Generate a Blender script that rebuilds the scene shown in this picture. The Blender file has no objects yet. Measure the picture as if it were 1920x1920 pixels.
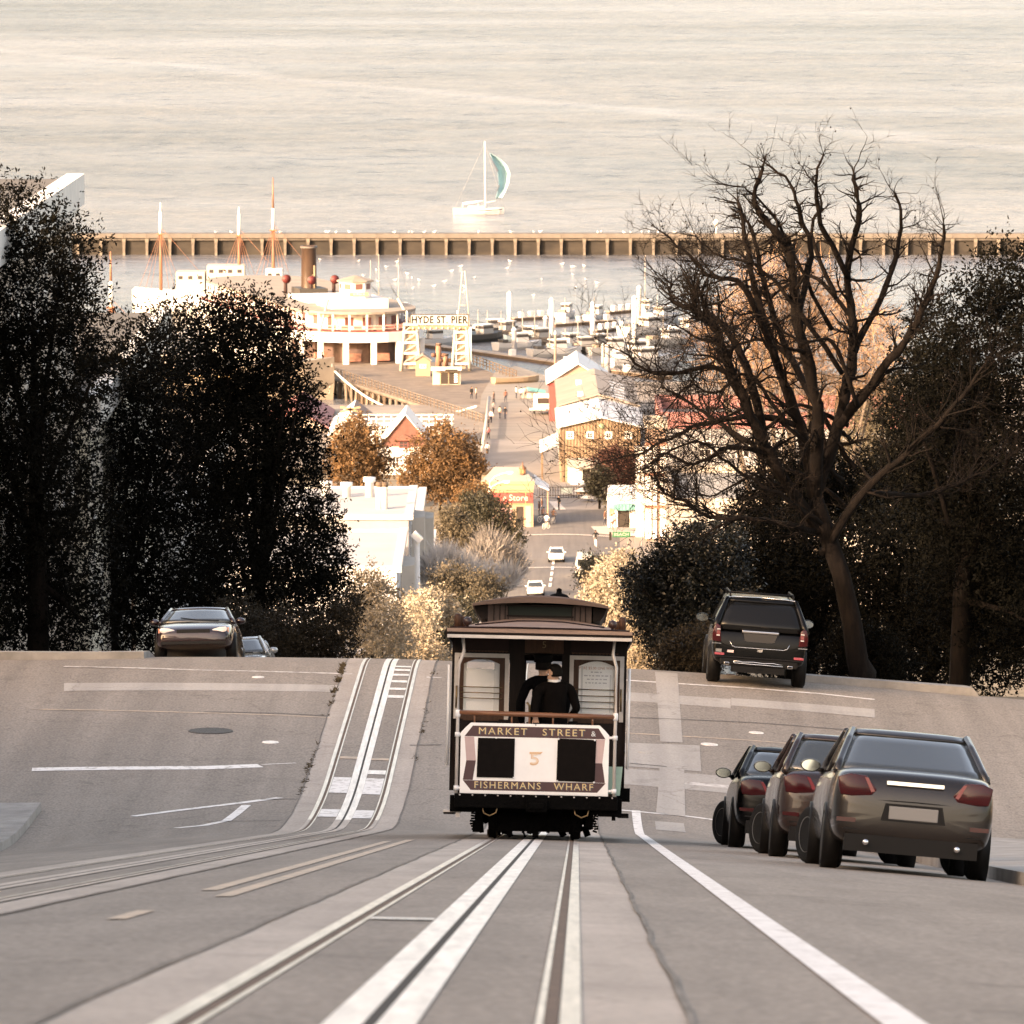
import bpy, bmesh, math, random
import numpy as np
from mathutils import Vector, Matrix, Euler
R = math.radians
SC = bpy.context.scene
COL = SC.collection

# ------------------------------------------------------------------ camera
PITCH = R(6.3); FPX = 10667.0
cam_d = bpy.data.cameras.new('camera'); cam = bpy.data.objects.new('camera', cam_d); COL.objects.link(cam)
cam_d.sensor_fit = 'HORIZONTAL'; cam_d.sensor_width = 36.0; cam_d.lens = 200.0
cam_d.clip_start = 0.5; cam_d.clip_end = 30000
cam.location = (0, 0, 0); cam.rotation_euler = (R(90) - PITCH, 0, 0)
cam_d.dof.use_dof = True; cam_d.dof.focus_distance = 97.0; cam_d.dof.aperture_fstop = 10
SC.camera = cam

# ------------------------------------------------------------------ light
SUN_EL = R(17); SUN_AZ = R(-132)          # compass bearing of the sun seen from the camera axis (+Y), clockwise
sdir = Vector((math.sin(SUN_AZ)*math.cos(SUN_EL), math.cos(SUN_AZ)*math.cos(SUN_EL), math.sin(SUN_EL)))
W = bpy.data.worlds.new('World'); SC.world = W; W.use_nodes = True
nt = W.node_tree; nt.nodes.clear()
sky = nt.nodes.new('ShaderNodeTexSky'); sky.sky_type = 'NISHITA'; sky.sun_disc = False
sky.sun_elevation = SUN_EL; sky.sun_rotation = SUN_AZ; sky.altitude = 50
sky.air_density = 1.0; sky.dust_density = 5.0; sky.ozone_density = 1.0
bg = nt.nodes.new('ShaderNodeBackground'); bg.inputs[1].default_value = 0.15
wo = nt.nodes.new('ShaderNodeOutputWorld')
nt.links.new(sky.outputs[0], bg.inputs[0]); nt.links.new(bg.outputs[0], wo.inputs[0])
sun_d = bpy.data.lights.new('sun', 'SUN'); sun = bpy.data.objects.new('sun', sun_d); COL.objects.link(sun)
sun_d.energy = 2.0; sun_d.angle = R(0.53); sun_d.color = (1.0, 0.91, 0.84)
sun.rotation_euler = sdir.to_track_quat('Z', 'Y').to_euler()
sun.location = (-60, -60, 60)
SC.view_settings.view_transform = 'Standard'; SC.view_settings.look = 'None'
SC.view_settings.gamma = 1.0; SC.view_settings.use_curve_mapping = False
SC.view_settings.exposure = 2.32
SC.view_settings.use_white_balance = True
SC.view_settings.white_balance_temperature = 9500
SC.view_settings.white_balance_tint = 21
SC.render.engine = 'CYCLES'
SC.cycles.max_bounces = 6; SC.cycles.transparent_max_bounces = 12
SC.cycles.use_denoising = True

# ------------------------------------------------------------------ pixel -> world
CP, SP = math.cos(PITCH), math.sin(PITCH)
def P(px, py, D):
    u = (px - 960) / FPX; v = (960 - py) / FPX
    t = D / (CP + v * SP)
    return Vector((u * t, D, t * (-SP + v * CP)))
def tanpx(py):
    return math.tan(PITCH + math.atan((py - 960) / FPX))
def DZ(py, z):            # depth at which a level z is seen at row py
    return -z / tanpx(py)
def PZ(px, py, z):
    return P(px, py, DZ(py, z))

WATER = -76.0
# ------------------------------------------------------------------ terrain profile
_prof = [(-60, 6.5), (-30, 2.0), (-10, -0.9), (0, -1.45), (8, -2.05)]
_d = 12.0
while _d < 90: _prof.append((_d, -0.66 - 0.16 * _d)); _d += 4
_z = -0.66 - 0.16 * 90
for i in range(1, 12):
    s = 0.16 - (0.147) * (i - 0.5) / 11; _z -= s; _prof.append((90 + i, _z))
_prof.append((116.5, _z - 0.013 * 15.5)); _z = _prof[-1][1]
for i in range(1, 13):
    s = 0.013 + (0.19) * (i - 0.5) / 12; _z -= s * 0.5; _prof.append((116.5 + i * 0.5, _z))
_prof += [(216, _z - 0.203 * 93.5)]; _z = _prof[-1][1]
_prof += [(219, _z - .42), (236, _z - 1.1), (239, _z - 1.5), (335, _z - 19.2), (355, _z - 20.2), (440, -62.2), (455, -62.8), (530, -69.4), (560, -70.9), (600, -71.9), (640, -72.3), (690, -72.7), (760, -73.0), (5000, -73.0)]
_pa = np.array(_prof)
def zc(y): return float(np.interp(y, _pa[:, 0], _pa[:, 1]))
def Xc(y):                # street centre line
    return 0.0117 * y - 2.256
def XR(y): return Xc(y) + 1.67
def XL(y): return Xc(y) - 1.67
def _w(y):
    if y < 88 or y > 128: return 0.0
    if y < 98: t = (y - 88) / 10
    elif y > 120: t = (128 - y) / 8
    else: t = 1.0
    return t * t * (3 - 2 * t)
def gz(x, y):
    r = x - Xc(y); w = _w(y)
    rc = max(-7.0, min(7.0, r))
    crown = -0.0075 * rc * rc * (1 if y < 640 else max(0, 1 - (y - 640) / 10))
    r9 = max(-9.0, min(9.0, r)); e = r - r9
    cr = -0.035 * r9 - 0.003 * r9 * r9 - (0.089 if e > 0 else -0.0) * e
    return zc(y) + (1 - w) * crown + w * cr
def ghit(px, py, d0=12.0, d1=900.0):
    prev = None; d = d0
    while d < d1:
        p = P(px, py, d); f = p.z - gz(p.x, d)
        if f <= 0:
            lo, hi = (d - st if prev is not None else d), d
            for _ in range(24):
                m = (lo + hi) / 2; q = P(px, py, m)
                if q.z - gz(q.x, m) <= 0: hi = m
                else: lo = m
            q = P(px, py, hi); return Vector((q.x, hi, gz(q.x, hi)))
        prev = f; st = 0.5 if d < 140 else 2.0; d += st
    return None

# ------------------------------------------------------------------ materials
MATS = {}
def mat(name, col, rough=0.7, metal=0.0, var=0.0, scale=4.0, bump=0.0, bscale=40.0, spec=0.5, coat=0.0, alpha=None, trans=0.0, stretch=None, col2=None, lo=0.35, hi=0.7):
    if name in MATS: return MATS[name]
    m = bpy.data.materials.new(name); m.use_nodes = True; n = m.node_tree; b = n.nodes['Principled BSDF']
    b.inputs['Base Color'].default_value = (*col, 1); b.inputs['Roughness'].default_value = rough
    b.inputs['Metallic'].default_value = metal; b.inputs['Specular IOR Level'].default_value = spec
    b.inputs['Coat Weight'].default_value = coat
    if coat: b.inputs['Coat Roughness'].default_value = 0.04
    if trans: b.inputs['Transmission Weight'].default_value = trans
    if alpha is not None: b.inputs['Alpha'].default_value = alpha
    tc = mp = None
    def coords():
        nonlocal tc, mp
        if tc is None:
            tc = n.nodes.new('ShaderNodeTexCoord'); mp = n.nodes.new('ShaderNodeMapping')
            n.links.new(tc.outputs['Object'], mp.inputs[0])
            if stretch: mp.inputs['Scale'].default_value = stretch
        return mp.outputs[0]
    if var or col2:
        nz = n.nodes.new('ShaderNodeTexNoise'); nz.inputs['Scale'].default_value = scale; nz.inputs['Detail'].default_value = 6
        nz.inputs['Roughness'].default_value = 0.65
        n.links.new(coords(), nz.inputs['Vector'])
        cr = n.nodes.new('ShaderNodeValToRGB')
        cr.color_ramp.elements[0].position = lo; cr.color_ramp.elements[1].position = hi
        c2 = col2 if col2 else tuple(min(1, c * (1 + var)) for c in col)
        c1 = col if col2 else tuple(c * (1 - var) for c in col)
        cr.color_ramp.elements[0].color = (*c1, 1); cr.color_ramp.elements[1].color = (*c2, 1)
        n.links.new(nz.outputs[0], cr.inputs[0]); n.links.new(cr.outputs[0], b.inputs['Base Color'])
    if bump:
        nb = n.nodes.new('ShaderNodeTexNoise'); nb.inputs['Scale'].default_value = bscale; nb.inputs['Detail'].default_value = 4
        n.links.new(coords(), nb.inputs['Vector'])
        bp = n.nodes.new('ShaderNodeBump'); bp.inputs['Strength'].default_value = bump; bp.inputs['Distance'].default_value = 0.05
        n.links.new(nb.outputs[0], bp.inputs['Height']); n.links.new(bp.outputs[0], b.inputs['Normal'])
    MATS[name] = m
    return m

# ------------------------------------------------------------------ mesh collector
class MB:
    def __init__(s): s.v = []; s.f = []; s.mi = []; s.m = 0; s.smooth = []; s.sm = False
    def add(s, vs, fs):
        o = len(s.v); s.v += [tuple(v) for v in vs]
        for f in fs: s.f.append(tuple(i + o for i in f)); s.mi.append(s.m); s.smooth.append(s.sm)
        return s
    def box(s, c, d, rot=None, taper=1.0):
        x, y, z = d[0] / 2, d[1] / 2, d[2] / 2
        vs = [Vector(p) for p in ((-x, -y, -z), (x, -y, -z), (x, y, -z), (-x, y, -z), (-x*taper, -y*taper, z), (x*taper, -y*taper, z), (x*taper, y*taper, z), (-x*taper, y*taper, z))]
        if rot is not None: vs = [rot @ v for v in vs]
        c = Vector(c)
        return s.add([v + c for v in vs], [(0, 3, 2, 1), (4, 5, 6, 7), (0, 1, 5, 4), (1, 2, 6, 5), (2, 3, 7, 6), (3, 0, 4, 7)])
    def b2(s, a, b):       # box from corner to corner
        return s.box([(a[i] + b[i]) / 2 for i in range(3)], [abs(b[i] - a[i]) for i in range(3)])
    def prism(s, poly, off):   # poly: 3d points (planar), extruded by vector off
        n = len(poly); off = Vector(off); a = [Vector(p) for p in poly]; b = [p + off for p in a]
        fs = [tuple(range(n))[::-1], tuple(range(n, 2 * n))] + [(i, (i + 1) % n, n + (i + 1) % n, n + i) for i in range(n)]
        return s.add(a + b, fs)
    def tube(s, pts, r, n=8, caps=True, sx=1.0):
        pts = [Vector(p) for p in pts]; rs = r if isinstance(r, (list, tuple)) else [r] * len(pts)
        vs = []; up = Vector((0, 0, 1))
        for i, p in enumerate(pts):
            t = (pts[min(i + 1, len(pts) - 1)] - pts[max(i - 1, 0)])
            t = t.normalized() if t.length > 1e-9 else up
            a = t.cross(up)
            if a.length < 1e-3: a = t.cross(Vector((0, 1, 0)))
            a.normalize(); b = a.cross(t)
            for k in range(n):
                g = 2 * math.pi * k / n
                vs.append(p + (a * math.cos(g) + b * math.sin(g)) * rs[i])
        fs = []
        for i in range(len(pts) - 1):
            for k in range(n):
                k2 = (k + 1) % n
                fs.append((i * n + k, i * n + k2, (i + 1) * n + k2, (i + 1) * n + k))
        if caps: fs += [tuple(range(n))[::-1], tuple(range((len(pts) - 1) * n, len(pts) * n))]
        sm = s.sm; s.sm = True; s.add(vs, fs); s.sm = sm
        return s
    def lathe(s, prof, c=(0, 0, 0), n=16, axis='z'):
        vs = []
        for (r, h) in prof:
            for k in range(n):
                g = 2 * math.pi * k / n; a, b = r * math.cos(g), r * math.sin(g)
                v = (a, b, h) if axis == 'z' else ((h, a, b) if axis == 'x' else (a, h, b))
                vs.append((v[0] + c[0], v[1] + c[1], v[2] + c[2]))
        fs = []
        for i in range(len(prof) - 1):
            for k in range(n):
                k2 = (k + 1) % n; fs.append((i * n + k, i * n + k2, (i + 1) * n + k2, (i + 1) * n + k))
        fs += [tuple(range(n))[::-1], tuple(range((len(prof) - 1) * n, len(prof) * n))]
        sm = s.sm; s.sm = True; s.add(vs, fs); s.sm = sm
        return s
    def loft(s, rings, closed=True, caps=True):
        n = len(rings[0]); vs = [p for r in rings for p in r]; fs = []
        for i in range(len(rings) - 1):
            for k in range(n if closed else n - 1):
                k2 = (k + 1) % n; fs.append((i * n + k, i * n + k2, (i + 1) * n + k2, (i + 1) * n + k))
        if caps: fs += [tuple(range(n))[::-1], tuple(range((len(rings) - 1) * n, len(rings) * n))]
        return s.add(vs, fs)
    def mesh(s, name):
        me = bpy.data.meshes.new(name); me.from_pydata(s.v, [], s.f)
        if any(s.smooth): me.polygons.foreach_set('use_smooth', s.smooth)
        if any(s.mi): me.polygons.foreach_set('material_index', s.mi)
        me.update(); return me

def fixn(me):
    bm = bmesh.new(); bm.from_mesh(me); bmesh.ops.recalc_face_normals(bm, faces=bm.faces); bm.to_mesh(me); bm.free()

def obj(name, mb, m, parent=None, loc=None, bevel=0.0, norm=True):
    me = mb.mesh(name) if isinstance(mb, MB) else mb
    if norm and isinstance(mb, MB): fixn(me)
    for mm in (m if isinstance(m, (list, tuple)) else [m]):
        if mm and not (len(me.materials) > 0 and not isinstance(mb, MB)): me.materials.append(mm)
    o = bpy.data.objects.new(name, me); COL.objects.link(o)
    if parent is not None: o.parent = parent
    if loc is not None: o.location = loc
    if bevel:
        bv = o.modifiers.new('bevel', 'BEVEL'); bv.width = bevel; bv.segments = 2; bv.limit_method = 'ANGLE'
    return o
def tag(o, label=None, cat=None, group=None, kind=None):
    if label: o['label'] = label
    if cat: o['category'] = cat
    if group: o['group'] = group
    if kind: o['kind'] = kind
    return o
def thing(name, label, cat, loc=(0, 0, 0), rot=(0, 0, 0), group=None):
    o = bpy.data.objects.new(name, None); COL.objects.link(o); o.location = loc; o.rotation_euler = rot
    o.empty_display_size = 0.2
    return tag(o, label, cat, group)
def copy_tree(o, parent=None):
    c = o.copy(); COL.objects.link(c); c.parent = parent
    for ch in [k for k in bpy.data.objects if k.parent == o]: copy_tree(ch, c)
    return c
def text_mesh(body, size, ext=0.004, spacing=1.0, align='CENTER', bold=0.0):
    cu = bpy.data.curves.new('lettering', 'FONT'); cu.body = body; cu.size = size; cu.extrude = ext; cu.offset = bold
    cu.align_x = align; cu.align_y = 'CENTER'; cu.space_character = spacing; cu.resolution_u = 3
    t = bpy.data.objects.new('lettering_tmp', cu); COL.objects.link(t)
    bpy.context.view_layer.update()
    me = bpy.data.meshes.new_from_object(t.evaluated_get(bpy.context.evaluated_depsgraph_get()))
    bpy.data.objects.remove(t); bpy.data.curves.remove(cu)
    return me
def lettering(body, size, m, loc, parent, rot=(R(90), 0, 0), sx=1.0, sy=1.0, ext=0.004, spacing=1.0, name='lettering', bold=0.0):
    me = text_mesh(body, size, ext, spacing, bold=bold); me.materials.clear(); me.materials.append(m)
    o = bpy.data.objects.new(name, me); COL.objects.link(o); o.parent = parent
    o.location = loc; o.rotation_euler = rot; o.scale = (sx, sy, 1)
    return o
def slope_rot(y0, y1, x=None):
    """matrix-free euler for something lying along the street between two depths, facing +Y down the street"""
    z0, z1 = gz(x if x is not None else Xc(y0), y0), gz(x if x is not None else Xc(y1), y1)
    return (math.atan2(z1 - z0, y1 - y0), 0, -math.atan(0.0117))
# ================================================================== ground, streets, tracks
M_asph = None
def make_asphalt(name, base, dark, speck=0.5, patch=0.06):
    m = bpy.data.materials.new(name); m.use_nodes = True; n = m.node_tree; b = n.nodes['Principled BSDF']
    b.inputs['Roughness'].default_value = 0.82; b.inputs['Specular IOR Level'].default_value = 0.35
    tc = n.nodes.new('ShaderNodeTexCoord')
    big = n.nodes.new('ShaderNodeTexNoise'); big.inputs['Scale'].default_value = patch; big.inputs['Detail'].default_value = 8; big.inputs['Roughness'].default_value = 0.6
    fine = n.nodes.new('ShaderNodeTexNoise'); fine.inputs['Scale'].default_value = 24; fine.inputs['Detail'].default_value = 3
    mp = n.nodes.new('ShaderNodeMapping'); mp.inputs['Scale'].default_value = (1, .35, 1)
    n.links.new(tc.outputs['Object'], mp.inputs[0])
    n.links.new(tc.outputs['Object'], big.inputs['Vector']); n.links.new(mp.outputs[0], fine.inputs['Vector'])
    cr = n.nodes.new('ShaderNodeValToRGB'); cr.color_ramp.elements[0].position = .32; cr.color_ramp.elements[1].position = .68
    cr.color_ramp.elements[0].color = (*dark, 1); cr.color_ramp.elements[1].color = (*base, 1)
    n.links.new(big.outputs[0], cr.inputs[0])
    cf = n.nodes.new('ShaderNodeValToRGB'); cf.color_ramp.elements[0].position = .3; cf.color_ramp.elements[1].position = .7
    cf.color_ramp.elements[0].color = (1 - speck, 1 - speck, 1 - speck, 1); cf.color_ramp.elements[1].color = (1, 1, 1, 1)
    n.links.new(fine.outputs[0], cf.inputs[0])
    mx = n.nodes.new('ShaderNodeMix'); mx.data_type = 'RGBA'; mx.blend_type = 'MULTIPLY'; mx.inputs[0].default_value = 1
    n.links.new(cr.outputs[0], mx.inputs[6]); n.links.new(cf.outputs[0], mx.inputs[7])
    # cracks
    vo = n.nodes.new('ShaderNodeTexVoronoi'); vo.feature = 'DISTANCE_TO_EDGE'; vo.inputs['Scale'].default_value = .22
    wn = n.nodes.new('ShaderNodeTexNoise'); wn.inputs['Scale'].default_value = 1.1; wn.inputs['Detail'].default_value = 5
    ad = n.nodes.new('ShaderNodeVectorMath'); ad.operation = 'MULTIPLY_ADD'; ad.inputs[1].default_value = (1.6, 1.6, 1.6)
    n.links.new(tc.outputs['Object'], wn.inputs['Vector']); n.links.new(wn.outputs['Color'], ad.inputs[0]); n.links.new(tc.outputs['Object'], ad.inputs[2])
    n.links.new(ad.outputs[0], vo.inputs['Vector'])
    cc = n.nodes.new('ShaderNodeValToRGB'); cc.color_ramp.elements[0].position = 0.0; cc.color_ramp.elements[1].position = .006
    cc.color_ramp.elements[0].color = (.5, .48, .46, 1); cc.color_ramp.elements[1].color = (1, 1, 1, 1)
    n.links.new(vo.outputs['Distance'], cc.inputs[0])
    m2 = n.nodes.new('ShaderNodeMix'); m2.data_type = 'RGBA'; m2.blend_type = 'MULTIPLY'; m2.inputs[0].default_value = .55
    n.links.new(mx.outputs[2], m2.inputs[6]); n.links.new(cc.outputs[0], m2.inputs[7])
    # long tyre streaks down the street and sparse oil stains
    m3p = n.nodes.new('ShaderNodeMapping'); m3p.inputs['Scale'].default_value = (1.6, .045, 1); n.links.new(tc.outputs['Object'], m3p.inputs[0])
    s3 = n.nodes.new('ShaderNodeTexNoise'); s3.inputs['Scale'].default_value = 1.3; s3.inputs['Detail'].default_value = 5; n.links.new(m3p.outputs[0], s3.inputs['Vector'])
    o3 = n.nodes.new('ShaderNodeTexNoise'); o3.inputs['Scale'].default_value = .75; o3.inputs['Detail'].default_value = 7; o3.inputs['Roughness'].default_value = .7; n.links.new(tc.outputs['Object'], o3.inputs['Vector'])
    r3 = n.nodes.new('ShaderNodeMapRange'); r3.inputs[1].default_value = .35; r3.inputs[2].default_value = .65; r3.inputs[3].default_value = .86; r3.inputs[4].default_value = 1.06; n.links.new(s3.outputs[0], r3.inputs[0])
    r4 = n.nodes.new('ShaderNodeMapRange'); r4.inputs[1].default_value = .58; r4.inputs[2].default_value = .74; r4.inputs[3].default_value = 1.0; r4.inputs[4].default_value = .62; n.links.new(o3.outputs[0], r4.inputs[0])
    m4 = n.nodes.new('ShaderNodeMath'); m4.operation = 'MULTIPLY'; n.links.new(r3.outputs[0], m4.inputs[0]); n.links.new(r4.outputs[0], m4.inputs[1])
    m5 = n.nodes.new('ShaderNodeVectorMath'); m5.operation = 'SCALE'; n.links.new(m2.outputs[2], m5.inputs[0]); n.links.new(m4.outputs[0], m5.inputs['Scale'])
    n.links.new(m5.outputs[0], b.inputs['Base Color'])
    bp = n.nodes.new('ShaderNodeBump'); bp.inputs['Strength'].default_value = .35; bp.inputs['Distance'].default_value = .02
    n.links.new(fine.outputs[0], bp.inputs['Height']); n.links.new(bp.outputs[0], b.inputs['Normal'])
    MATS[name] = m
    return m
ASPH = make_asphalt('street_asphalt', (.345, .295, .253), (.285, .243, .208), .38)
PATCH = make_asphalt('patch_asphalt', (.45, .41, .37), (.39, .355, .325), .16, .3)
BEDM = make_asphalt('track_concrete', (.50, .43, .375), (.41, .352, .305), .2, .4)
WALK = mat('sidewalk_concrete', (.30, .28, .26), .85, var=.25, scale=1.5, bump=.2)
PAINT = mat('white_paint', (.40, .36, .325), .7, col2=(.78, .75, .72), scale=7, lo=.34, hi=.50)
PAINTW = mat('worn_white_paint', (.30, .26, .23), .75, col2=(.64, .60, .56), scale=6, lo=.38, hi=.60)
YELL = mat('faded_yellow_paint', (.33, .275, .225), .7, col2=(.56, .42, .31), scale=5, lo=.36, hi=.60)
RAIL = mat('rail_steel', (.70, .62, .55), .36, metal=.7, var=.22, scale=3, stretch=(6, .4, 1))
PLATE = mat('slot_steel', (.84, .765, .70), .45, metal=.4, var=.2, scale=2.5, bump=.12, bscale=60, stretch=(5, .5, 1))
DIMST = mat('dim_grazing_steel', (.46, .395, .34), .75, var=.2, scale=2, stretch=(5, .4, 1))  # steel dulled in colour to imitate its weak reflection at grazing view
GROOVE = mat('groove_dark', (.035, .028, .024), .9)
RUST = mat('rust_groove', (.13, .08, .055), .85, var=.3, scale=6)
SOIL = mat('soil', (.16, .13, .09), .95, var=.35, scale=.6)

def ribbon(mb, pts, width, off, sub=0.8):
    """pts: plan points (x,y); ribbon of given width hugging the street surface"""
    out = []
    for i in range(len(pts) - 1):
        a, b = Vector(pts[i][:2]), Vector(pts[i + 1][:2]); n = max(1, int((b - a).length / sub))
        for k in range(n): out.append(a.lerp(b, k / n))
    out.append(Vector(pts[-1][:2]))
    rows = []
    for i, p in enumerate(out):
        t = out[min(i + 1, len(out) - 1)] - out[max(i - 1, 0)]; t.normalize(); nrm = Vector((-t.y, t.x)) * width / 2
        a, b = p + nrm, p - nrm
        rows.append([(a.x, a.y, gz(a.x, a.y) + off), (b.x, b.y, gz(b.x, b.y) + off)])
    vs = [q for r in rows for q in r]
    mb.add(vs, [(2 * i, 2 * i + 1, 2 * i + 3, 2 * i + 2) for i in range(len(rows) - 1)])
    return mb
def patch_poly(mb, x0, x1, y0, y1, off, nx=None, ny=None, rel=Xc):
    nx = nx or max(1, int(abs(x1 - x0) / .7)); ny = ny or max(1, int(abs(y1 - y0) / .8))
    vs = []
    for j in range(ny + 1):
        y = y0 + (y1 - y0) * j / ny
        for i in range(nx + 1):
            x = rel(y) + x0 + (x1 - x0) * i / nx; vs.append((x, y, gz(x, y) + off))
    mb.add(vs, [(j * (nx + 1) + i, j * (nx + 1) + i + 1, (j + 1) * (nx + 1) + i + 1, (j + 1) * (nx + 1) + i) for j in range(ny) for i in range(nx)])
    return mb

KERB = 6.9; WALKW = 3.7
# ---- base ground: one sheet, sunk beneath the street corridor
gys = sorted(set([-60, -40, -20] + list(np.arange(-10, 140, 2.5)) + list(np.arange(140, 660, 8)) + list(np.arange(660, 860, 5))))
gxr = [-420, -260, -160, -100, -70, -50, -38, -28, -20, -14, -KERB - WALKW, -9.0, -6, -3, 0, 3, 6, 9.0, KERB + WALKW, 14, 20, 28, 38, 50, 70, 100, 160, 260, 420]
vs = []
def shore(x):
    return 800 if x < -4 else (836 if x < 30 else 852)
for y in gys:
    for r in gxr:
        x = Xc(y) + r; z = gz(x, y)
        if y < 650:
            z -= 0.45 if abs(r) < 10 else 0.06
            if abs(r) > 14: z += -0.01 * 0
        else: z -= 0.12
        sh = shore(x)
        if y > sh: z = min(z, -73.0 - 6.0 * min(1, (y - sh) / 12))
        vs.append((x, y, z))
nx = len(gxr)
g = MB().add(vs, [(j * nx + i, j * nx + i + 1, (j + 1) * nx + i + 1, (j + 1) * nx + i) for j in range(len(gys) - 1) for i in range(nx - 1)])
ground = tag(obj('ground', g, SOIL, norm=False), kind='structure')

# ---- hyde street strip
ys = list(np.arange(-20, 140, 1.0)) + list(np.arange(140, 228, 3.0))
xs = np.linspace(-KERB, KERB, 21)
vs = [(Xc(y) + r, y, gz(Xc(y) + r, y)) for y in ys for r in xs]
nx = len(xs)
st = MB().add(vs, [(j * nx + i, j * nx + i + 1, (j + 1) * nx + i + 1, (j + 1) * nx + i) for j in range(len(ys) - 1) for i in range(nx - 1)])
street = tag(obj('hill_street', st, ASPH, norm=False), kind='structure')
LOWA = make_asphalt('shaded_lower_asphalt', (.165, .155, .15), (.125, .117, .113), .2)  # asphalt copy darkened in colour for the shade on the lower street
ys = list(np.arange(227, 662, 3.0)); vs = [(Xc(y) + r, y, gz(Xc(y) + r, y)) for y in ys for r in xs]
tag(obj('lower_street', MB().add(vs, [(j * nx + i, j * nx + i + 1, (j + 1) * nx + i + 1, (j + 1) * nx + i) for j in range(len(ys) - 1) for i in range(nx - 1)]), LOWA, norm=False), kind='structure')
# ---- cross street at the flat (left and right arms), and the one at the foot of the hill
def arm(name, r0, r1, y0, y1, off=0.0):
    mb = patch_poly(MB(), r0, r1, y0, y1, off, nx=24, ny=max(4, int(y1 - y0)))
    return tag(obj(name, mb, ASPH, norm=False), kind='structure')
arm('cross_street_left', -60, -KERB, 95.7, 119.3); arm('cross_street_right', KERB, 60, 95.7, 119.3)
arm('low_cross_street_left', -120, -KERB, 596, 632); arm('low_cross_street_right', KERB, 120, 596, 632)
# ---- sidewalks with kerbs
def sidewalk(side, y0, y1, name):
    mb = MB(); n = max(2, int((y1 - y0) / (1.5 if y0 < 140 else 4)))
    rows = []
    for j in range(n + 1):
        y = y0 + (y1 - y0) * j / n; row = []
        for r, h in ((KERB, -.05), (KERB + .01, .14), (KERB + .17, .14), (KERB + WALKW * .5, .15), (KERB + WALKW, .17), (KERB + WALKW + .3, -.2)):
            x = Xc(y) + side * r; row.append((x, y, gz(x, y) + h))
        rows.append(row)
    mb.loft(rows, closed=False, caps=True)
    o = tag(obj(name, mb, WALK), kind='structure')
    return o
for side, nm in ((-1, 'left'), (1, 'right')):
    sidewalk(side, -20, 96, 'sidewalk_near_' + nm); sidewalk(side, 119, 214, 'sidewalk_middle_' + nm); sidewalk(side, 240, 594, 'sidewalk_far_' + nm)

# ---- markings, parts of the street
def mark(name, m, px, width, off=.006, **k):
    pts = []
    for (a, b) in px:
        h = ghit(a, b, **k)
        if h is not None: pts.append((h.x, h.y))
    return obj(name, ribbon(MB(), pts, width, off), m, street, norm=False)
mk = lambda name, m, pts, width, off=.006: obj(name, ribbon(MB(), pts, width, off, .8), m, street, norm=False)
rel = lambda r, y: (Xc(y) + r, y)
mk('lane_line', PAINT, [rel(3.27, y) for y in np.arange(12, 98.6, 2)], .15)
mk('centre_line', YELL, [rel(.11, y) for y in np.arange(34, 73, 2)], .11); mk('centre_line', YELL, [rel(-.11, y) for y in np.arange(36, 71, 2)], .11)
mk('yellow_dab', YELL, [rel(-.05, y) for y in (28, 30)], .10)
mark('crosswalk_line', PAINTW, [(120, 1250), (383, 1257), (560, 1261), (660, 1264)], .16)
mark('crosswalk_line', PAINTW, [(800, 1270), (828, 1271)], .16)
mark('crosswalk_line', PAINT, [(1130, 1273), (1180, 1276), (1300, 1284), (1400, 1290), (1537, 1301), (1640, 1312)], .16)
mark('yellow_cross_line', YELL, [(60, 1330), (383, 1337), (520, 1341), (620, 1346)], .11); mark('yellow_cross_line', YELL, [(1160, 1374), (1180, 1375), (1300, 1382), (1400, 1388), (1500, 1396), (1700, 1416)], .11)
mark('stop_bar', PAINT, [(60, 1443), (383, 1440), (488, 1436)], .42); mark('stop_bar', PAINTW, [(490, 1434), (555, 1431)], .1)
mark('stop_bar', PAINTW, [(1285, 1468), (1330, 1472), (1372, 1477), (1500, 1490)], .35)
mark('limit_line', PAINT, [(250, 1531), (383, 1514), (450, 1506), (525, 1496)], .17)
mark('limit_line', PAINT, [(1150, 1518), (1205, 1523), (1290, 1531), (1350, 1539), (1600, 1572)], .14)
mark('turn_line', PAINT, [(330, 1553), (383, 1548), (425, 1539), (443, 1526), (462, 1510)], .16)
# light utility patches in the paving of the crossing
def pp(name, m, corners, off=.004):
    pts = [ghit(*c) for c in corners]; mb = MB(); n = 10
    vs = []
    for j in range(n + 1):
        a = pts[0].lerp(pts[3], j / n); b = pts[1].lerp(pts[2], j / n)
        for i in range(n + 1):
            q = a.lerp(b, i / n); vs.append((q.x, q.y, gz(q.x, q.y) + off))
    mb.add(vs, [(j * (n + 1) + i, j * (n + 1) + i + 1, (j + 1) * (n + 1) + i + 1, (j + 1) * (n + 1) + i) for j in range(n) for i in range(n)])
    return obj(name, mb, m, street, norm=False)
pp('paving_patch', PATCH, [(120, 1296), (635, 1298), (640, 1285), (120, 1281)])
pp('paving_patch', PATCH, [(1170, 1314), (1370, 1328), (1370, 1311), (1175, 1298)]); pp('paving_patch', PATCH, [(1371, 1323), (1640, 1346), (1640, 1330), (1371, 1309)])
pp('paving_patch', PATCH, [(1238, 1391), (1280, 1393), (1270, 1263), (1228, 1260)], .007)
pp('paving_patch', PATCH, [(1170, 1437), (1315, 1447), (1312, 1398), (1170, 1393)], .0055)
pp('paving_patch', PATCH, [(1230, 1525), (1285, 1532), (1283, 1442), (1237, 1438)], .0085)
pp('paving_patch', PATCH, [(1160, 1470), (1390, 1490), (1385, 1458), (1160, 1440)], .0045)
pp('paving_patch', PATCH, [(1230, 1556), (1286, 1561), (1282, 1544), (1228, 1540)], .0045)
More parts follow.
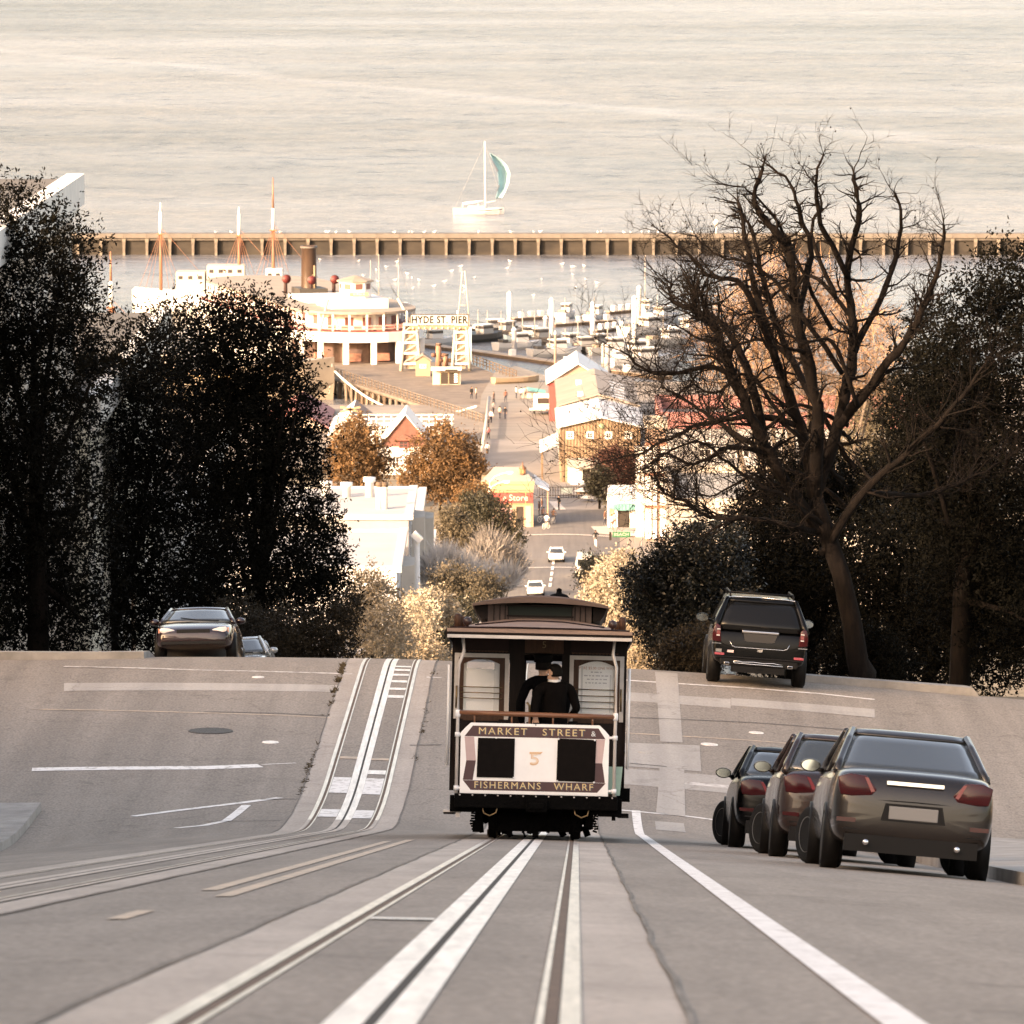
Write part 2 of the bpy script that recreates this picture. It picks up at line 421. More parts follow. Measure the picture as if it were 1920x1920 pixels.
# cracks / tar seams
TAR = mat('tar_seam', (.06, .052, .046), .8)
for px in ([(383, 1335), (520, 1338), (615, 1343)], [(490, 1499), (560, 1499)], [(383, 1541), (530, 1539)], [(768, 1398), (828, 1397)], [(1175, 1346), (1290, 1350), (1420, 1356), (1600, 1370)], [(1180, 1432), (1250, 1438)]):
    mark('tar_seam', TAR, px, .05, .011)
# small iron covers
IRON = mat('cast_iron', (.07, .06, .052), .6, metal=.6, var=.35, scale=14, bump=.4, bscale=30)
def cover(name, px, py, r, m=IRON):
    h = ghit(px, py); mb = MB(); n = 24
    ring = lambda rr, o: [(h.x + rr * math.cos(6.2832 * k / n), h.y + rr * math.sin(6.2832 * k / n), gz(h.x + rr * math.cos(6.2832 * k / n), h.y + rr * math.sin(6.2832 * k / n)) + o) for k in range(n)]
    mb.loft([ring(r * .001, .012), ring(r * .86, .012), ring(r * .88, .009), ring(r * .94, .009), ring(r, .013), ring(r + .01, .0)], caps=False)
    return obj(name, mb, m, street)
cover('manhole_cover', 395, 1371, .42); cover('valve_cover', 507, 1392, .15, PLATE); cover('valve_cover', 1330, 1396, .16, PLATE); cover('valve_cover', 1210, 1411, .14, PATCH); cover('valve_cover', 1418, 1374, .14, PLATE); cover('valve_cover', 484, 1270, .12, PLATE)

# ---- cable tracks
SEAM = mat('bed_seam', (.10, .085, .072), .85, col2=(.22, .19, .165), scale=1.2)
def track(X0, label, hatch):
    t = thing('cable_track', label, 'track', (0, 0, 0))
    y0, y1 = -12.0, 132.0
    S = lambda r: (lambda y: X0(y) + r)
    line = lambda r: [(X0(y) + r, y) for y in np.arange(y0, y1, 1.0)]
    obj('track_bed', patch_poly(MB(), -.92, .92, y0, y1, .004, nx=4, ny=144, rel=X0), BEDM, t, norm=False)
    def two(name, r_, w_, o_, m_, dimmed):
        """left track: faint grazing reflection on the hill painted dull, plain steel across the flat"""
        if not dimmed: return obj(name, ribbon(MB(), line(r_), w_, o_), m_, t, norm=False)
        obj(name, ribbon(MB(), [(X0(y) + r_, y) for y in np.arange(y0, 94.01, 1.0)], w_, o_), DIMST, t, norm=False); obj(name, ribbon(MB(), [(X0(y) + r_, y) for y in np.arange(94, y1, 1.0)], w_, o_), m_, t, norm=False)
    dim_ = X0 is XL
    for s in (-1, 1):
        two('rail', s * .565, .062, .013, RAIL, dim_)
        obj('flange_groove', ribbon(MB(), line(s * .508), .04, .010), RUST, t, norm=False)
        obj('guard_strip', ribbon(MB(), line(s * .475), .022, .013), RAIL, t, norm=False)
        two('slot_plate', s * .075, .112, .014, PLATE, dim_)
        obj('edge_seam', ribbon(MB(), [(X0(y) + s * (.93 + .008 * math.sin(y * .7) + .006 * math.sin(y * 1.9)), y) for y in np.arange(y0, y1, .7)], .022, .012), SEAM, t, norm=False)
    obj('cable_slot', ribbon(MB(), line(0), .038, .012), GROOVE, t, norm=False)
    # infill between the rails is darker, like the street
    for (a_, b_) in ((-.46, -.135), (.135, .46)): obj('rail_infill', patch_poly(MB(), a_, b_, y0, y1, .008, nx=1, ny=144, rel=X0), ASPH, t, norm=False)
    for (ra, rb, ya, yb, m) in hatch:
        obj('hatch_plate' if yb - ya > .5 else 'cross_tie', patch_poly(MB(), ra, rb, ya, yb, .0165, rel=X0), m, t, norm=False)
    return t
def yat(X0, r, py):       # depth at which a rel offset on a track sits at row py
    lo, hi = 60.0, 119.0
    for _ in range(40):
        m = (lo + hi) / 2; x = X0(m) + r; z = gz(x, m); row = 960 + FPX * math.tan(math.atan2(-z, m) - PITCH)
        if row > py: lo = m
        else: hi = m
    return lo
hl = []
for (a, b) in ((1305, 1310), (1291, 1295), (1277, 1281), (1265, 1268.5), (1256, 1259.5), (1250, 1252.5)):
    hl.append((.135, .455, yat(XL, .3, b), yat(XL, .3, a), PLATE))
hl += [(.135, .455, yat(XL, .3, 1453.5), yat(XL, .3, 1446), PLATE)]
hl += [(-.455, -.135, yat(XL, -.3, 1488), yat(XL, -.3, 1459), PAINT), (.135, .455, yat(XL, .3, 1491), yat(XL, .3, 1461), PAINT)]
hl += [(-.455, -.135, yat(XL, -.3, 1533), yat(XL, -.3, 1519), PAINT), (.135, .455, yat(XL, .3, 1536), yat(XL, .3, 1521), PAINT)]
hl += [(-.455, -.135, yat(XL, -.3, 1424), yat(XL, -.3, 1420), YELL), (.135, .455, yat(XL, .3, 1427), yat(XL, .3, 1423), YELL)]
track(XL, 'uphill cable track with white steel hatch plates, left of the cable car', hl)
yb = 28.1
track(XR, 'downhill cable track running under the cable car to the camera', [(-.455, -.135, yb, yb + .35, PLATE)])
# dry weeds along the ragged edge of the far track bed
wd = MB(); rng = random.Random(5)
tufts = [(-1 if rng.random() < .8 else 1, rng.uniform(98, 117.5), rng.uniform(.1, .6), rng.uniform(.4, 1.0)) for _ in range(26)]
for k in range(230):
    s, yc_, sp_, sz_ = rng.choice(tufts)
    y = yc_ + rng.gauss(0, sp_); x = XL(y) + s * (.95 + rng.gauss(0, .03)); z = gz(x, y)
    big = sz_ * (1.0 if (s < 0 and y > 105) else .4)
    for q in range(4):
        a = rng.uniform(0, 6.28); h = rng.uniform(.03, .12) * big; w = .012; l = rng.uniform(.02, .09)
        wd.add([(x - w, y, z), (x + w, y, z), (x + l * math.cos(a), y + l * math.sin(a), z + h)], [(0, 1, 2)])
tag(obj('weeds', wd, mat('dry_weed', (.075, .055, .03), .9, var=.5, scale=30), norm=False), 'dry weeds in the cracked edge of the left track bed', 'weeds', kind='stuff')

# ---- water
def water_mat():
    m = bpy.data.materials.new('bay_water'); m.use_nodes = True; n = m.node_tree; b = n.nodes['Principled BSDF']
    b.inputs['Base Color'].default_value = (.24, .235, .24, 1); b.inputs['Roughness'].default_value = .22; b.inputs['IOR'].default_value = 1.33
    tc = n.nodes.new('ShaderNodeTexCoord')
    def noise(sc, st, det, rough=.6):
        mp = n.nodes.new('ShaderNodeMapping'); mp.inputs['Scale'].default_value = st; mp.inputs['Rotation'].default_value = (0, 0, R(-8))
        nz = n.nodes.new('ShaderNodeTexNoise'); nz.inputs['Scale'].default_value = sc; nz.inputs['Detail'].default_value = det; nz.inputs['Roughness'].default_value = rough
        n.links.new(tc.outputs['Object'], mp.inputs[0]); n.links.new(mp.outputs[0], nz.inputs['Vector']); return nz
    a = noise(.16, (.6, 1, 1), 9, .66); c = noise(.012, (.3, 1, 1), 3, .5); f = noise(.085, (.9, .75, 1), 9, .76); g2 = noise(.0042, (.45, 1, 1), 4, .55)
    # calm inside the breakwater, choppy outside
    sx = n.nodes.new('ShaderNodeSeparateXYZ'); n.links.new(tc.outputs['Object'], sx.inputs[0])
    mr = n.nodes.new('ShaderNodeMapRange'); mr.inputs[1].default_value = 1150; mr.inputs[2].default_value = 1190; mr.inputs[3].default_value = .35; mr.inputs[4].default_value = 1.0
    n.links.new(sx.outputs[1], mr.inputs[0])
    mc = n.nodes.new('ShaderNodeMapRange'); mc.inputs[1].default_value = .35; mc.inputs[2].default_value = .65; mc.inputs[3].default_value = .55; mc.inputs[4].default_value = 1.15
    n.links.new(c.outputs[0], mc.inputs[0])
    mu = n.nodes.new('ShaderNodeMath'); mu.operation = 'MULTIPLY'; n.links.new(mr.outputs[0], mu.inputs[0]); n.links.new(mc.outputs[0], mu.inputs[1])
    bp = n.nodes.new('ShaderNodeBump'); bp.inputs['Distance'].default_value = 2.6
    n.links.new(mu.outputs[0], bp.inputs['Strength']); n.links.new(a.outputs[0], bp.inputs['Height']); n.links.new(bp.outputs[0], b.inputs['Normal'])
    # wavelet light and dark put into the water colour, with silt and slicks
    ms = n.nodes.new('ShaderNodeMath'); ms.operation = 'MULTIPLY_ADD'; ms.inputs[1].default_value = .55; n.links.new(g2.outputs[0], ms.inputs[0]); n.links.new(f.outputs[0], ms.inputs[2])
    cr = n.nodes.new('ShaderNodeValToRGB'); cr.color_ramp.elements[0].position = .60; cr.color_ramp.elements[1].position = .95
    cr.color_ramp.elements[0].color = (.05, .053, .058, 1); cr.color_ramp.elements[1].color = (.225, .240, .270, 1)
    # a pale wake crossing the bay
    dt = n.nodes.new('ShaderNodeVectorMath'); dt.operation = 'DOT_PRODUCT'; dt.inputs[1].default_value = (.931, .364, 0); n.links.new(tc.outputs['Object'], dt.inputs[0])
    wk = n.nodes.new('ShaderNodeMath'); wk.operation = 'MULTIPLY_ADD'; wk.inputs[1].default_value = 46.0; n.links.new(c.outputs[0], wk.inputs[0]); n.links.new(dt.outputs['Value'], wk.inputs[2])
    w1 = n.nodes.new('ShaderNodeMath'); w1.operation = 'SUBTRACT'; w1.inputs[1].default_value = 738.0 + 23; n.links.new(wk.outputs[0], w1.inputs[0])
    w2 = n.nodes.new('ShaderNodeMath'); w2.operation = 'ABSOLUTE'; n.links.new(w1.outputs[0], w2.inputs[0])
    w3 = n.nodes.new('ShaderNodeMapRange'); w3.inputs[1].default_value = 0; w3.inputs[2].default_value = 16; w3.inputs[3].default_value = .13; w3.inputs[4].default_value = 0; n.links.new(w2.outputs[0], w3.inputs[0])
    w4 = n.nodes.new('ShaderNodeMath'); w4.operation = 'ADD'; n.links.new(ms.outputs[0], w4.inputs[0]); n.links.new(w3.outputs[0], w4.inputs[1])
    n.links.new(w4.outputs[0], cr.inputs[0]); n.links.new(cr.outputs[0], b.inputs['Base Color'])
    rr = n.nodes.new('ShaderNodeMapRange'); rr.inputs[1].default_value = .35; rr.inputs[2].default_value = .65; rr.inputs[3].default_value = .30; rr.inputs[4].default_value = .12
    n.links.new(f.outputs[0], rr.inputs[0]); n.links.new(rr.outputs[0], b.inputs['Roughness'])
    MATS['bay_water'] = m; return m
w = MB(); w.add([(-3000, 690, WATER), (3000, 690, WATER), (5000, 12000, WATER), (-5000, 12000, WATER)], [(0, 1, 2, 3)])
tag(obj('water', w, water_mat(), norm=False), kind='structure')
# ================================================================== hillside houses, added on the left to shade the near street
STUC = [mat('stucco_%d' % i, c, .85, var=.12, scale=.8, bump=.15) for i, c in enumerate([(.55, .50, .43), (.62, .58, .54), (.48, .40, .33), (.66, .62, .52), (.42, .42, .42)])]
TRIM = mat('house_trim', (.72, .70, .66), .6, var=.1, scale=2)
SHNG = mat('brown_shingle', (.045, .033, .025), .9, var=.3, scale=3, bump=.3)
PANE = mat('window_glass', (.03, .035, .04), .06, spec=.8)
ROOFG = mat('tar_roof', (.09, .085, .08), .9, var=.3, scale=.7)
def wbay(parent, x, y, z, w, h, side, ax='x', trim=None):
    """window: frame with a pane behind it, facing side along the x axis (street facade) or -y"""
    f = MB(); t = .09
    S = (lambda a, b, c, d: f.b2((x + side * a[0], y + a[1], z + a[2]), (x + side * b[0], y + b[1], z + b[2]))) if ax == 'x' else (lambda a, b, c, d: f.b2((x + a[1], y - a[0], z + a[2]), (x + b[1], y - b[0], z + b[2])))
    for (a, b) in (((-.04, -w/2, -h/2), (.07, -w/2 + t, h/2)), ((-.04, w/2 - t, -h/2), (.07, w/2, h/2)), ((-.04, -w/2 + t, h/2 - t), (.07, w/2 - t, h/2)), ((-.04, -w/2 - .06, -h/2 - t), (.10, w/2 + .06, -h/2)), ((-.03, -w/2 + t, -.03), (.05, w/2 - t, .03))): S(a, b, 0, 0)
    fo = obj('window', f, trim or TRIM, parent)
    p = MB()
    if ax == 'x': p.b2((x + side * -.03, y - w/2 + t, z - h/2), (x + side * .015, y + w/2 - t, z + h/2 - t))
    else: p.b2((x - w/2 + t, y + .03, z - h/2), (x + w/2 - t, y - .015, z + h/2 - t))
    obj('pane', p, PANE, fo)
def add_shade_house(label, side, y0, y1, h, depth, m, floors=4, winds=True, trim=None):
    trim = trim or (SHNG if m is SHNG else TRIM)
    ym = (y0 + y1) / 2; xf = Xc(ym) + side * (KERB + WALKW + .35); zb = min(gz(xf, y0), gz(xf, y1)) + .1; zt = max(gz(xf, y0), gz(xf, y1)) + .1
    r = thing('shade_house', label, 'house', (xf, ym, zb))
    L = y1 - y0; H = zt - zb + h
    w = MB(); w.b2((0, -L/2, -1.5), (side * depth, L/2, H)); obj('wall', w, m, r)
    c = MB(); c.b2((-side * .35, -L/2 - .02, H - .55), (side * .12, L/2 + .02, H + .25)); c.b2((-side * .2, -L/2 - .01, H - .8), (side * .02, L/2 + .01, H - .55)); obj('cornice', c, trim, r)
    ro = MB(); ro.b2((side * .12, -L/2 + .15, H + .003), (side * depth, L/2 - .15, H + .12)); obj('roof', ro, ROOFG, r)
    if winds:
        n = max(2, int(L / 2.6)); fh = (h - 1.0) / floors
        for f in range(floors):
            for i in range(n):
                y = -L/2 + L * (i + .5) / n
                if f == 0 and i == n // 2:
                    d = MB(); d.b2((-side * .06, y - .55, zt - zb - .1), (side * .03, y + .55, zt - zb + 2.2)); obj('door', d, mat('house_door', (.12, .06, .035), .5, var=.2), r); continue
                wbay(r, 0, y, zt - zb + fh * (f + .52), 1.15, min(1.7, fh * .62), -side, trim=trim)
    return r
add_shade_house('tan stucco corner apartment house added above the left kerb for shade', -1, 76, 96.5, 8.6, 20, STUC[0], 3)
add_shade_house('unseen white apartment house added uphill on the left for shade', -1, 50, 75.8, 8.5, 16, STUC[1], 2)
add_shade_house('unseen brown apartment house added high on the left for shade', -1, 24, 49.8, 8, 16, STUC[2], 2)
add_shade_house('unseen cream apartment house added left of the camera for shade', -1, -6, 23.8, 8, 16, STUC[3], 2)
add_shade_house('unseen grey apartment house added behind the camera for shade', -1, -36, -6.2, 8, 16, STUC[4], 2, False)
# unseen house added south of the cross street to keep sun off the crossing
r = thing('shade_house', 'unseen tall pale apartment house added up the cross street for shade', 'house', (-33, 97, gz(-33, 97)))
w = MB(); w.b2((0, 0, -3), (-24, -22, 17)); obj('wall', w, STUC[1], r)
c = MB(); c.b2((.2, .3, 16.5), (-24.2, -22.2, 17.4)); obj('cornice', c, TRIM, r)
add_shade_house('brown apartment house added beyond the crossing on the left for shade', -1, 121, 150, 8.6, 15, STUC[2], 3)  # this row added to keep sun off the left evergreens
add_shade_house('tan apartment house added lower down on the left for shade', -1, 150.3, 182, 9, 15, STUC[3], 3)
add_shade_house('grey apartment house added lowest in the left row for shade', -1, 182.3, 213, 9, 15, STUC[4], 3)
# ================================================================== vegetation helpers
def quads_mesh(name, V, nside):
    """V: (N*nside,3) array -> mesh of N polygons"""
    me = bpy.data.meshes.new(name); N = len(V) // nside
    me.vertices.add(len(V)); me.vertices.foreach_set('co', V.astype(np.float32).ravel())
    me.loops.add(len(V)); me.loops.foreach_set('vertex_index', np.arange(len(V), dtype=np.int32))
    me.polygons.add(N); me.polygons.foreach_set('loop_start', np.arange(0, len(V), nside, dtype=np.int32))
    me.update(calc_edges=True); return me
def unit(a): return a / np.maximum(np.linalg.norm(a, axis=-1, keepdims=True), 1e-9)
def leaves(name, cents, rad, n, size, rng, fill=.35, per=9, aspect=.42, up=.25, squash=1.0):
    """leafy twigs spread through a set of clumps; cents (k,3), rad (k,)"""
    w = rad ** 2.2; w = w / w.sum(); nt = n // per
    k = rng.choice(len(cents), nt, p=w)
    d = unit(rng.normal(size=(nt, 3)) * np.array([1, 1, squash]))
    rr = np.where(rng.random(nt) < fill, rng.random(nt) ** .5, .78 + .3 * rng.random(nt) + .12 * rng.normal(size=nt))
    lump = 1 + .18 * np.sin(d[:, 0] * 7 + k) * np.sin(d[:, 1] * 6 + k * 2) * np.sin(d[:, 2] * 8 + k * 3)
    base = cents[k] + d * (rad[k] * rr * lump)[:, None]
    tdir = unit(d + .8 * rng.normal(size=(nt, 3)) + np.array([0, 0, up]))
    tl = size * np.where(rng.random(nt) < .14, rng.uniform(4.5, 8.0, nt), rng.uniform(1.5, 4.2, nt))
    s = rng.random((nt, per))
    pos = base[:, None, :] + tdir[:, None, :] * (tl[:, None] * s)[..., None] + rng.normal(size=(nt, per, 3)) * size * .25
    ax = unit(tdir[:, None, :] * .6 + rng.normal(size=(nt, per, 3)))
    pos = pos.reshape(-1, 3); ax = ax.reshape(-1, 3)
    sd = unit(np.cross(ax, rng.normal(size=ax.shape))); L = (size * rng.uniform(.6, 1.25, len(pos)))[:, None]; Wd = L * aspect
    V = np.stack([pos - sd * Wd * .15, pos + ax * L * .45 - sd * Wd * .5, pos + ax * L, pos + ax * L * .5 + sd * Wd * .5], 1).reshape(-1, 3)
    return quads_mesh(name, V, 4)
def twigs_mesh(name, base, dirs, length, width, rng):
    """thin curved slivers (two triangles and a tip) used for far bare twigs"""
    N = len(base); sd = unit(np.cross(dirs, rng.normal(size=(N, 3)))); L = length[:, None]; Wd = width[:, None]
    bend = rng.normal(size=(N, 3)) * L * .16
    V = np.stack([base - sd * Wd, base + sd * Wd, base + dirs * L * .55 + bend + sd * Wd * .6, base + dirs * L + bend * 1.2, base + dirs * L * .55 + bend - sd * Wd * .6], 1).reshape(-1, 3)
    return quads_mesh(name, V, 5)
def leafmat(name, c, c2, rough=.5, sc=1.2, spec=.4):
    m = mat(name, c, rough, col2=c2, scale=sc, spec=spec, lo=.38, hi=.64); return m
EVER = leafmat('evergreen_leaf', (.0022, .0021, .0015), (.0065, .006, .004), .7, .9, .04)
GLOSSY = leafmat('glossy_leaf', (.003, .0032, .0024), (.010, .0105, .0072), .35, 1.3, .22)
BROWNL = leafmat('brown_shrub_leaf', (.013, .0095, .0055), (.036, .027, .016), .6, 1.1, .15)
GOLD = leafmat('golden_leaf', (.15, .115, .075), (.36, .30, .22), .65, .55)
CREAM = leafmat('cream_leaf', (.22, .18, .13), (.42, .37, .29), .7, .5)
CYP = leafmat('cypress_leaf', (.038, .021, .009), (.165, .088, .036), .7, .35)
DGREEN = leafmat('far_green_leaf', (.020, .020, .012), (.050, .045, .027), .6, .3)
OLIVE = leafmat('olive_leaf', (.05, .042, .028), (.12, .098, .066), .7, .4)
BARK = mat('bark', (.0065, .0045, .0035), .95, var=.5, scale=6, bump=.6, bscale=12, stretch=(1, 1, .3), spec=.12)
BARKP = mat('pale_bark', (.11, .085, .065), .9, var=.45, scale=4, bump=.5, bscale=14)
TWIGO = mat('orange_twig', (.20, .11, .06), .8, col2=(.42, .27, .17), scale=1.5)
TWIGG = mat('grey_twig', (.13, .118, .11), .85, col2=(.30, .275, .26), scale=.4)
TWIGP = mat('pale_twig', (.42, .39, .37), .85, col2=(.66, .62, .60), scale=.5)

def clumps(lst, D, jit, rng):
    c = []; r = []
    for t in lst:
        px, py, rp = t[:3]; d = t[3] if len(t) > 3 else D + rng.uniform(-jit, jit)
        p = P(px, py, d); c.append((p.x, p.y, p.z)); r.append(rp * d / FPX)
    return np.array(c), np.array(r)
def leafy_tree(name, label, cat, lst, D, trunk_px, n, size, m, seed, jit=2.0, fill=.35, group=None, trunk_r=.16, aspect=.42, per=9, bark=BARK, squash=1.0, hang=False):
    rng = np.random.default_rng(seed); c, r = clumps(lst, D, jit, rng)
    bx = P(trunk_px, 1000, D).x; bz = gz(bx, D)
    root = thing(name, label, cat, (bx, D, bz), group=group); off = np.array([bx, D, bz])
    me = leaves('crown', c - off, r, n, size, rng, fill, per, aspect, squash=squash); obj('crown', me, m, root)
    top = max(c[:, 2]) - bz; mid = (c - off).mean(0)
    t = MB(); H = max(1.0, top * .8)
    pts = [Vector((0, 0, -.3)), Vector((mid[0] * .12, mid[1] * .1, H * .3)), Vector((mid[0] * .5, mid[1] * .4, H * .62)), Vector((mid[0] * .9, mid[1] * .8, H))]
    t.tube(pts, [trunk_r, trunk_r * .8, trunk_r * .5, trunk_r * .15], 8)
    for i in rng.permutation(len(c))[:14]:
        tgt = Vector(c[i] - off); s = pts[1].lerp(pts[2], rng.random())
        if tgt.z < s.z * .8: s = pts[1]
        t.tube([s, s.lerp(tgt, .5) + Vector((0, 0, .1)), tgt], [trunk_r * .35, trunk_r * .22, trunk_r * .08], 5)
    obj('trunk', t, bark, root)
    return root

# ---- dense evergreens on the left beyond the crest
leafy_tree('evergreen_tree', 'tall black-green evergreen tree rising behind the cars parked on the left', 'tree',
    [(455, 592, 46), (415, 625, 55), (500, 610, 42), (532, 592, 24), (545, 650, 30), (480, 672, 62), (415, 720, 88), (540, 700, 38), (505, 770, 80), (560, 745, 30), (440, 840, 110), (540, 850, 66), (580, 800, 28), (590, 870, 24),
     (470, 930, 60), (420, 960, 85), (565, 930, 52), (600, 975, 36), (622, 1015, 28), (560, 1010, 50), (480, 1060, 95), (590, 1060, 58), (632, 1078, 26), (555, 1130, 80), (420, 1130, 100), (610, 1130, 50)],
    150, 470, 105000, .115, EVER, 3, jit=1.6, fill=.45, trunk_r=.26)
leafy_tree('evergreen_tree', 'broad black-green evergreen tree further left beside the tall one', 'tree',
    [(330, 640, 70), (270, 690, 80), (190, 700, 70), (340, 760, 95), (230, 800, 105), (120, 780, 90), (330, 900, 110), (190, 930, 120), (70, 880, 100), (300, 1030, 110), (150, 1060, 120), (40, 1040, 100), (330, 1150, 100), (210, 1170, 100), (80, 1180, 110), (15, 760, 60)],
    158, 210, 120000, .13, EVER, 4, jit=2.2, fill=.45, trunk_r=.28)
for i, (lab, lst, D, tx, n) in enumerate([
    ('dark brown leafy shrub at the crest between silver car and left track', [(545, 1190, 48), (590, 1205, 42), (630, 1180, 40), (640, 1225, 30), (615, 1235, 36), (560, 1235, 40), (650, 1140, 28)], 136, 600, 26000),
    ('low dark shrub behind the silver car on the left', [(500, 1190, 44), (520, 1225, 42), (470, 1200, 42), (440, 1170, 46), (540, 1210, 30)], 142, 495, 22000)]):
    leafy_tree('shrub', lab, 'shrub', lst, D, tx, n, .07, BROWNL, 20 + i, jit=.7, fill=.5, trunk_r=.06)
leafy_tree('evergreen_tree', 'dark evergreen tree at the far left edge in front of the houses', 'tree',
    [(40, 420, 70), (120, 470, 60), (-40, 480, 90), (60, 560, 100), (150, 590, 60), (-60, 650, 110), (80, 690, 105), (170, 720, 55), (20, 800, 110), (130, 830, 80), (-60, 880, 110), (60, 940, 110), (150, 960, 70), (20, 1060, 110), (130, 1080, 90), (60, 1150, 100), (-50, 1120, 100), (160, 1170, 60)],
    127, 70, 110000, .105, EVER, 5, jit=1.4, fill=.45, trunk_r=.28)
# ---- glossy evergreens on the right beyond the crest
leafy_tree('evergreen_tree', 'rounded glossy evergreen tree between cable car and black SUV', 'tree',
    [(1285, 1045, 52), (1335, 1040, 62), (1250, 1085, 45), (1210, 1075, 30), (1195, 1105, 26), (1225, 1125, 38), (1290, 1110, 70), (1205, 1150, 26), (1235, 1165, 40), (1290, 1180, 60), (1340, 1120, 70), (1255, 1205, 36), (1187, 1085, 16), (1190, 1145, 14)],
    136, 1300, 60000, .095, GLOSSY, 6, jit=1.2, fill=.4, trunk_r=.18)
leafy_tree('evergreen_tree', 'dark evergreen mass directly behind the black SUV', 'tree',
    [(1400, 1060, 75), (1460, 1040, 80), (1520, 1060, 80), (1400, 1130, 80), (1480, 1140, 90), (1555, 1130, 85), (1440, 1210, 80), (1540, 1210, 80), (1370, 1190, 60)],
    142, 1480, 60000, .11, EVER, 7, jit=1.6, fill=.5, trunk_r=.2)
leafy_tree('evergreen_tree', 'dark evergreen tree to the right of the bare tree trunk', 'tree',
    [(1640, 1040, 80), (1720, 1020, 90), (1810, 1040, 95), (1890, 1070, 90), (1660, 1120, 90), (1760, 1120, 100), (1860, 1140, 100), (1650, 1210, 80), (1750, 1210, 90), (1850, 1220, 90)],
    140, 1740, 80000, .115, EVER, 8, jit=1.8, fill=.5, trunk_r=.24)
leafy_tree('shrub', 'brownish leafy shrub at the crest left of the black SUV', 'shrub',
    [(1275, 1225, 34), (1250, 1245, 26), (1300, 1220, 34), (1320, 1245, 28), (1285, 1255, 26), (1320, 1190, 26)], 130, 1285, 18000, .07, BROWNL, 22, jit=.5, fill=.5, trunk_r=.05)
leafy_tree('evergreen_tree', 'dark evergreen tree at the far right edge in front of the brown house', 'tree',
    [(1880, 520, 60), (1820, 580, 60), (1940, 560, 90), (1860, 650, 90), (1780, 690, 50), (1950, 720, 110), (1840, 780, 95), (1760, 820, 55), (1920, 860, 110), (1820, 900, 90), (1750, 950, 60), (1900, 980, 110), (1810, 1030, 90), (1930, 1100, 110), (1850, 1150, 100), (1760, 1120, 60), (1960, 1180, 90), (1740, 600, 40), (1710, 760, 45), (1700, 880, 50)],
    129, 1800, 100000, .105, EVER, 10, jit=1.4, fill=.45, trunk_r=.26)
leafy_tree('evergreen_tree', 'dark conifer seen through the branches of the bare tree', 'tree',
    [(1450, 900, 40), (1490, 870, 46), (1530, 900, 50), (1420, 940, 40), (1480, 950, 55), (1550, 950, 60), (1400, 980, 40), (1600, 920, 60), (1660, 960, 60)], 168, 1510, 36000, .12, EVER, 9, jit=1.5, fill=.45, trunk_r=.2)

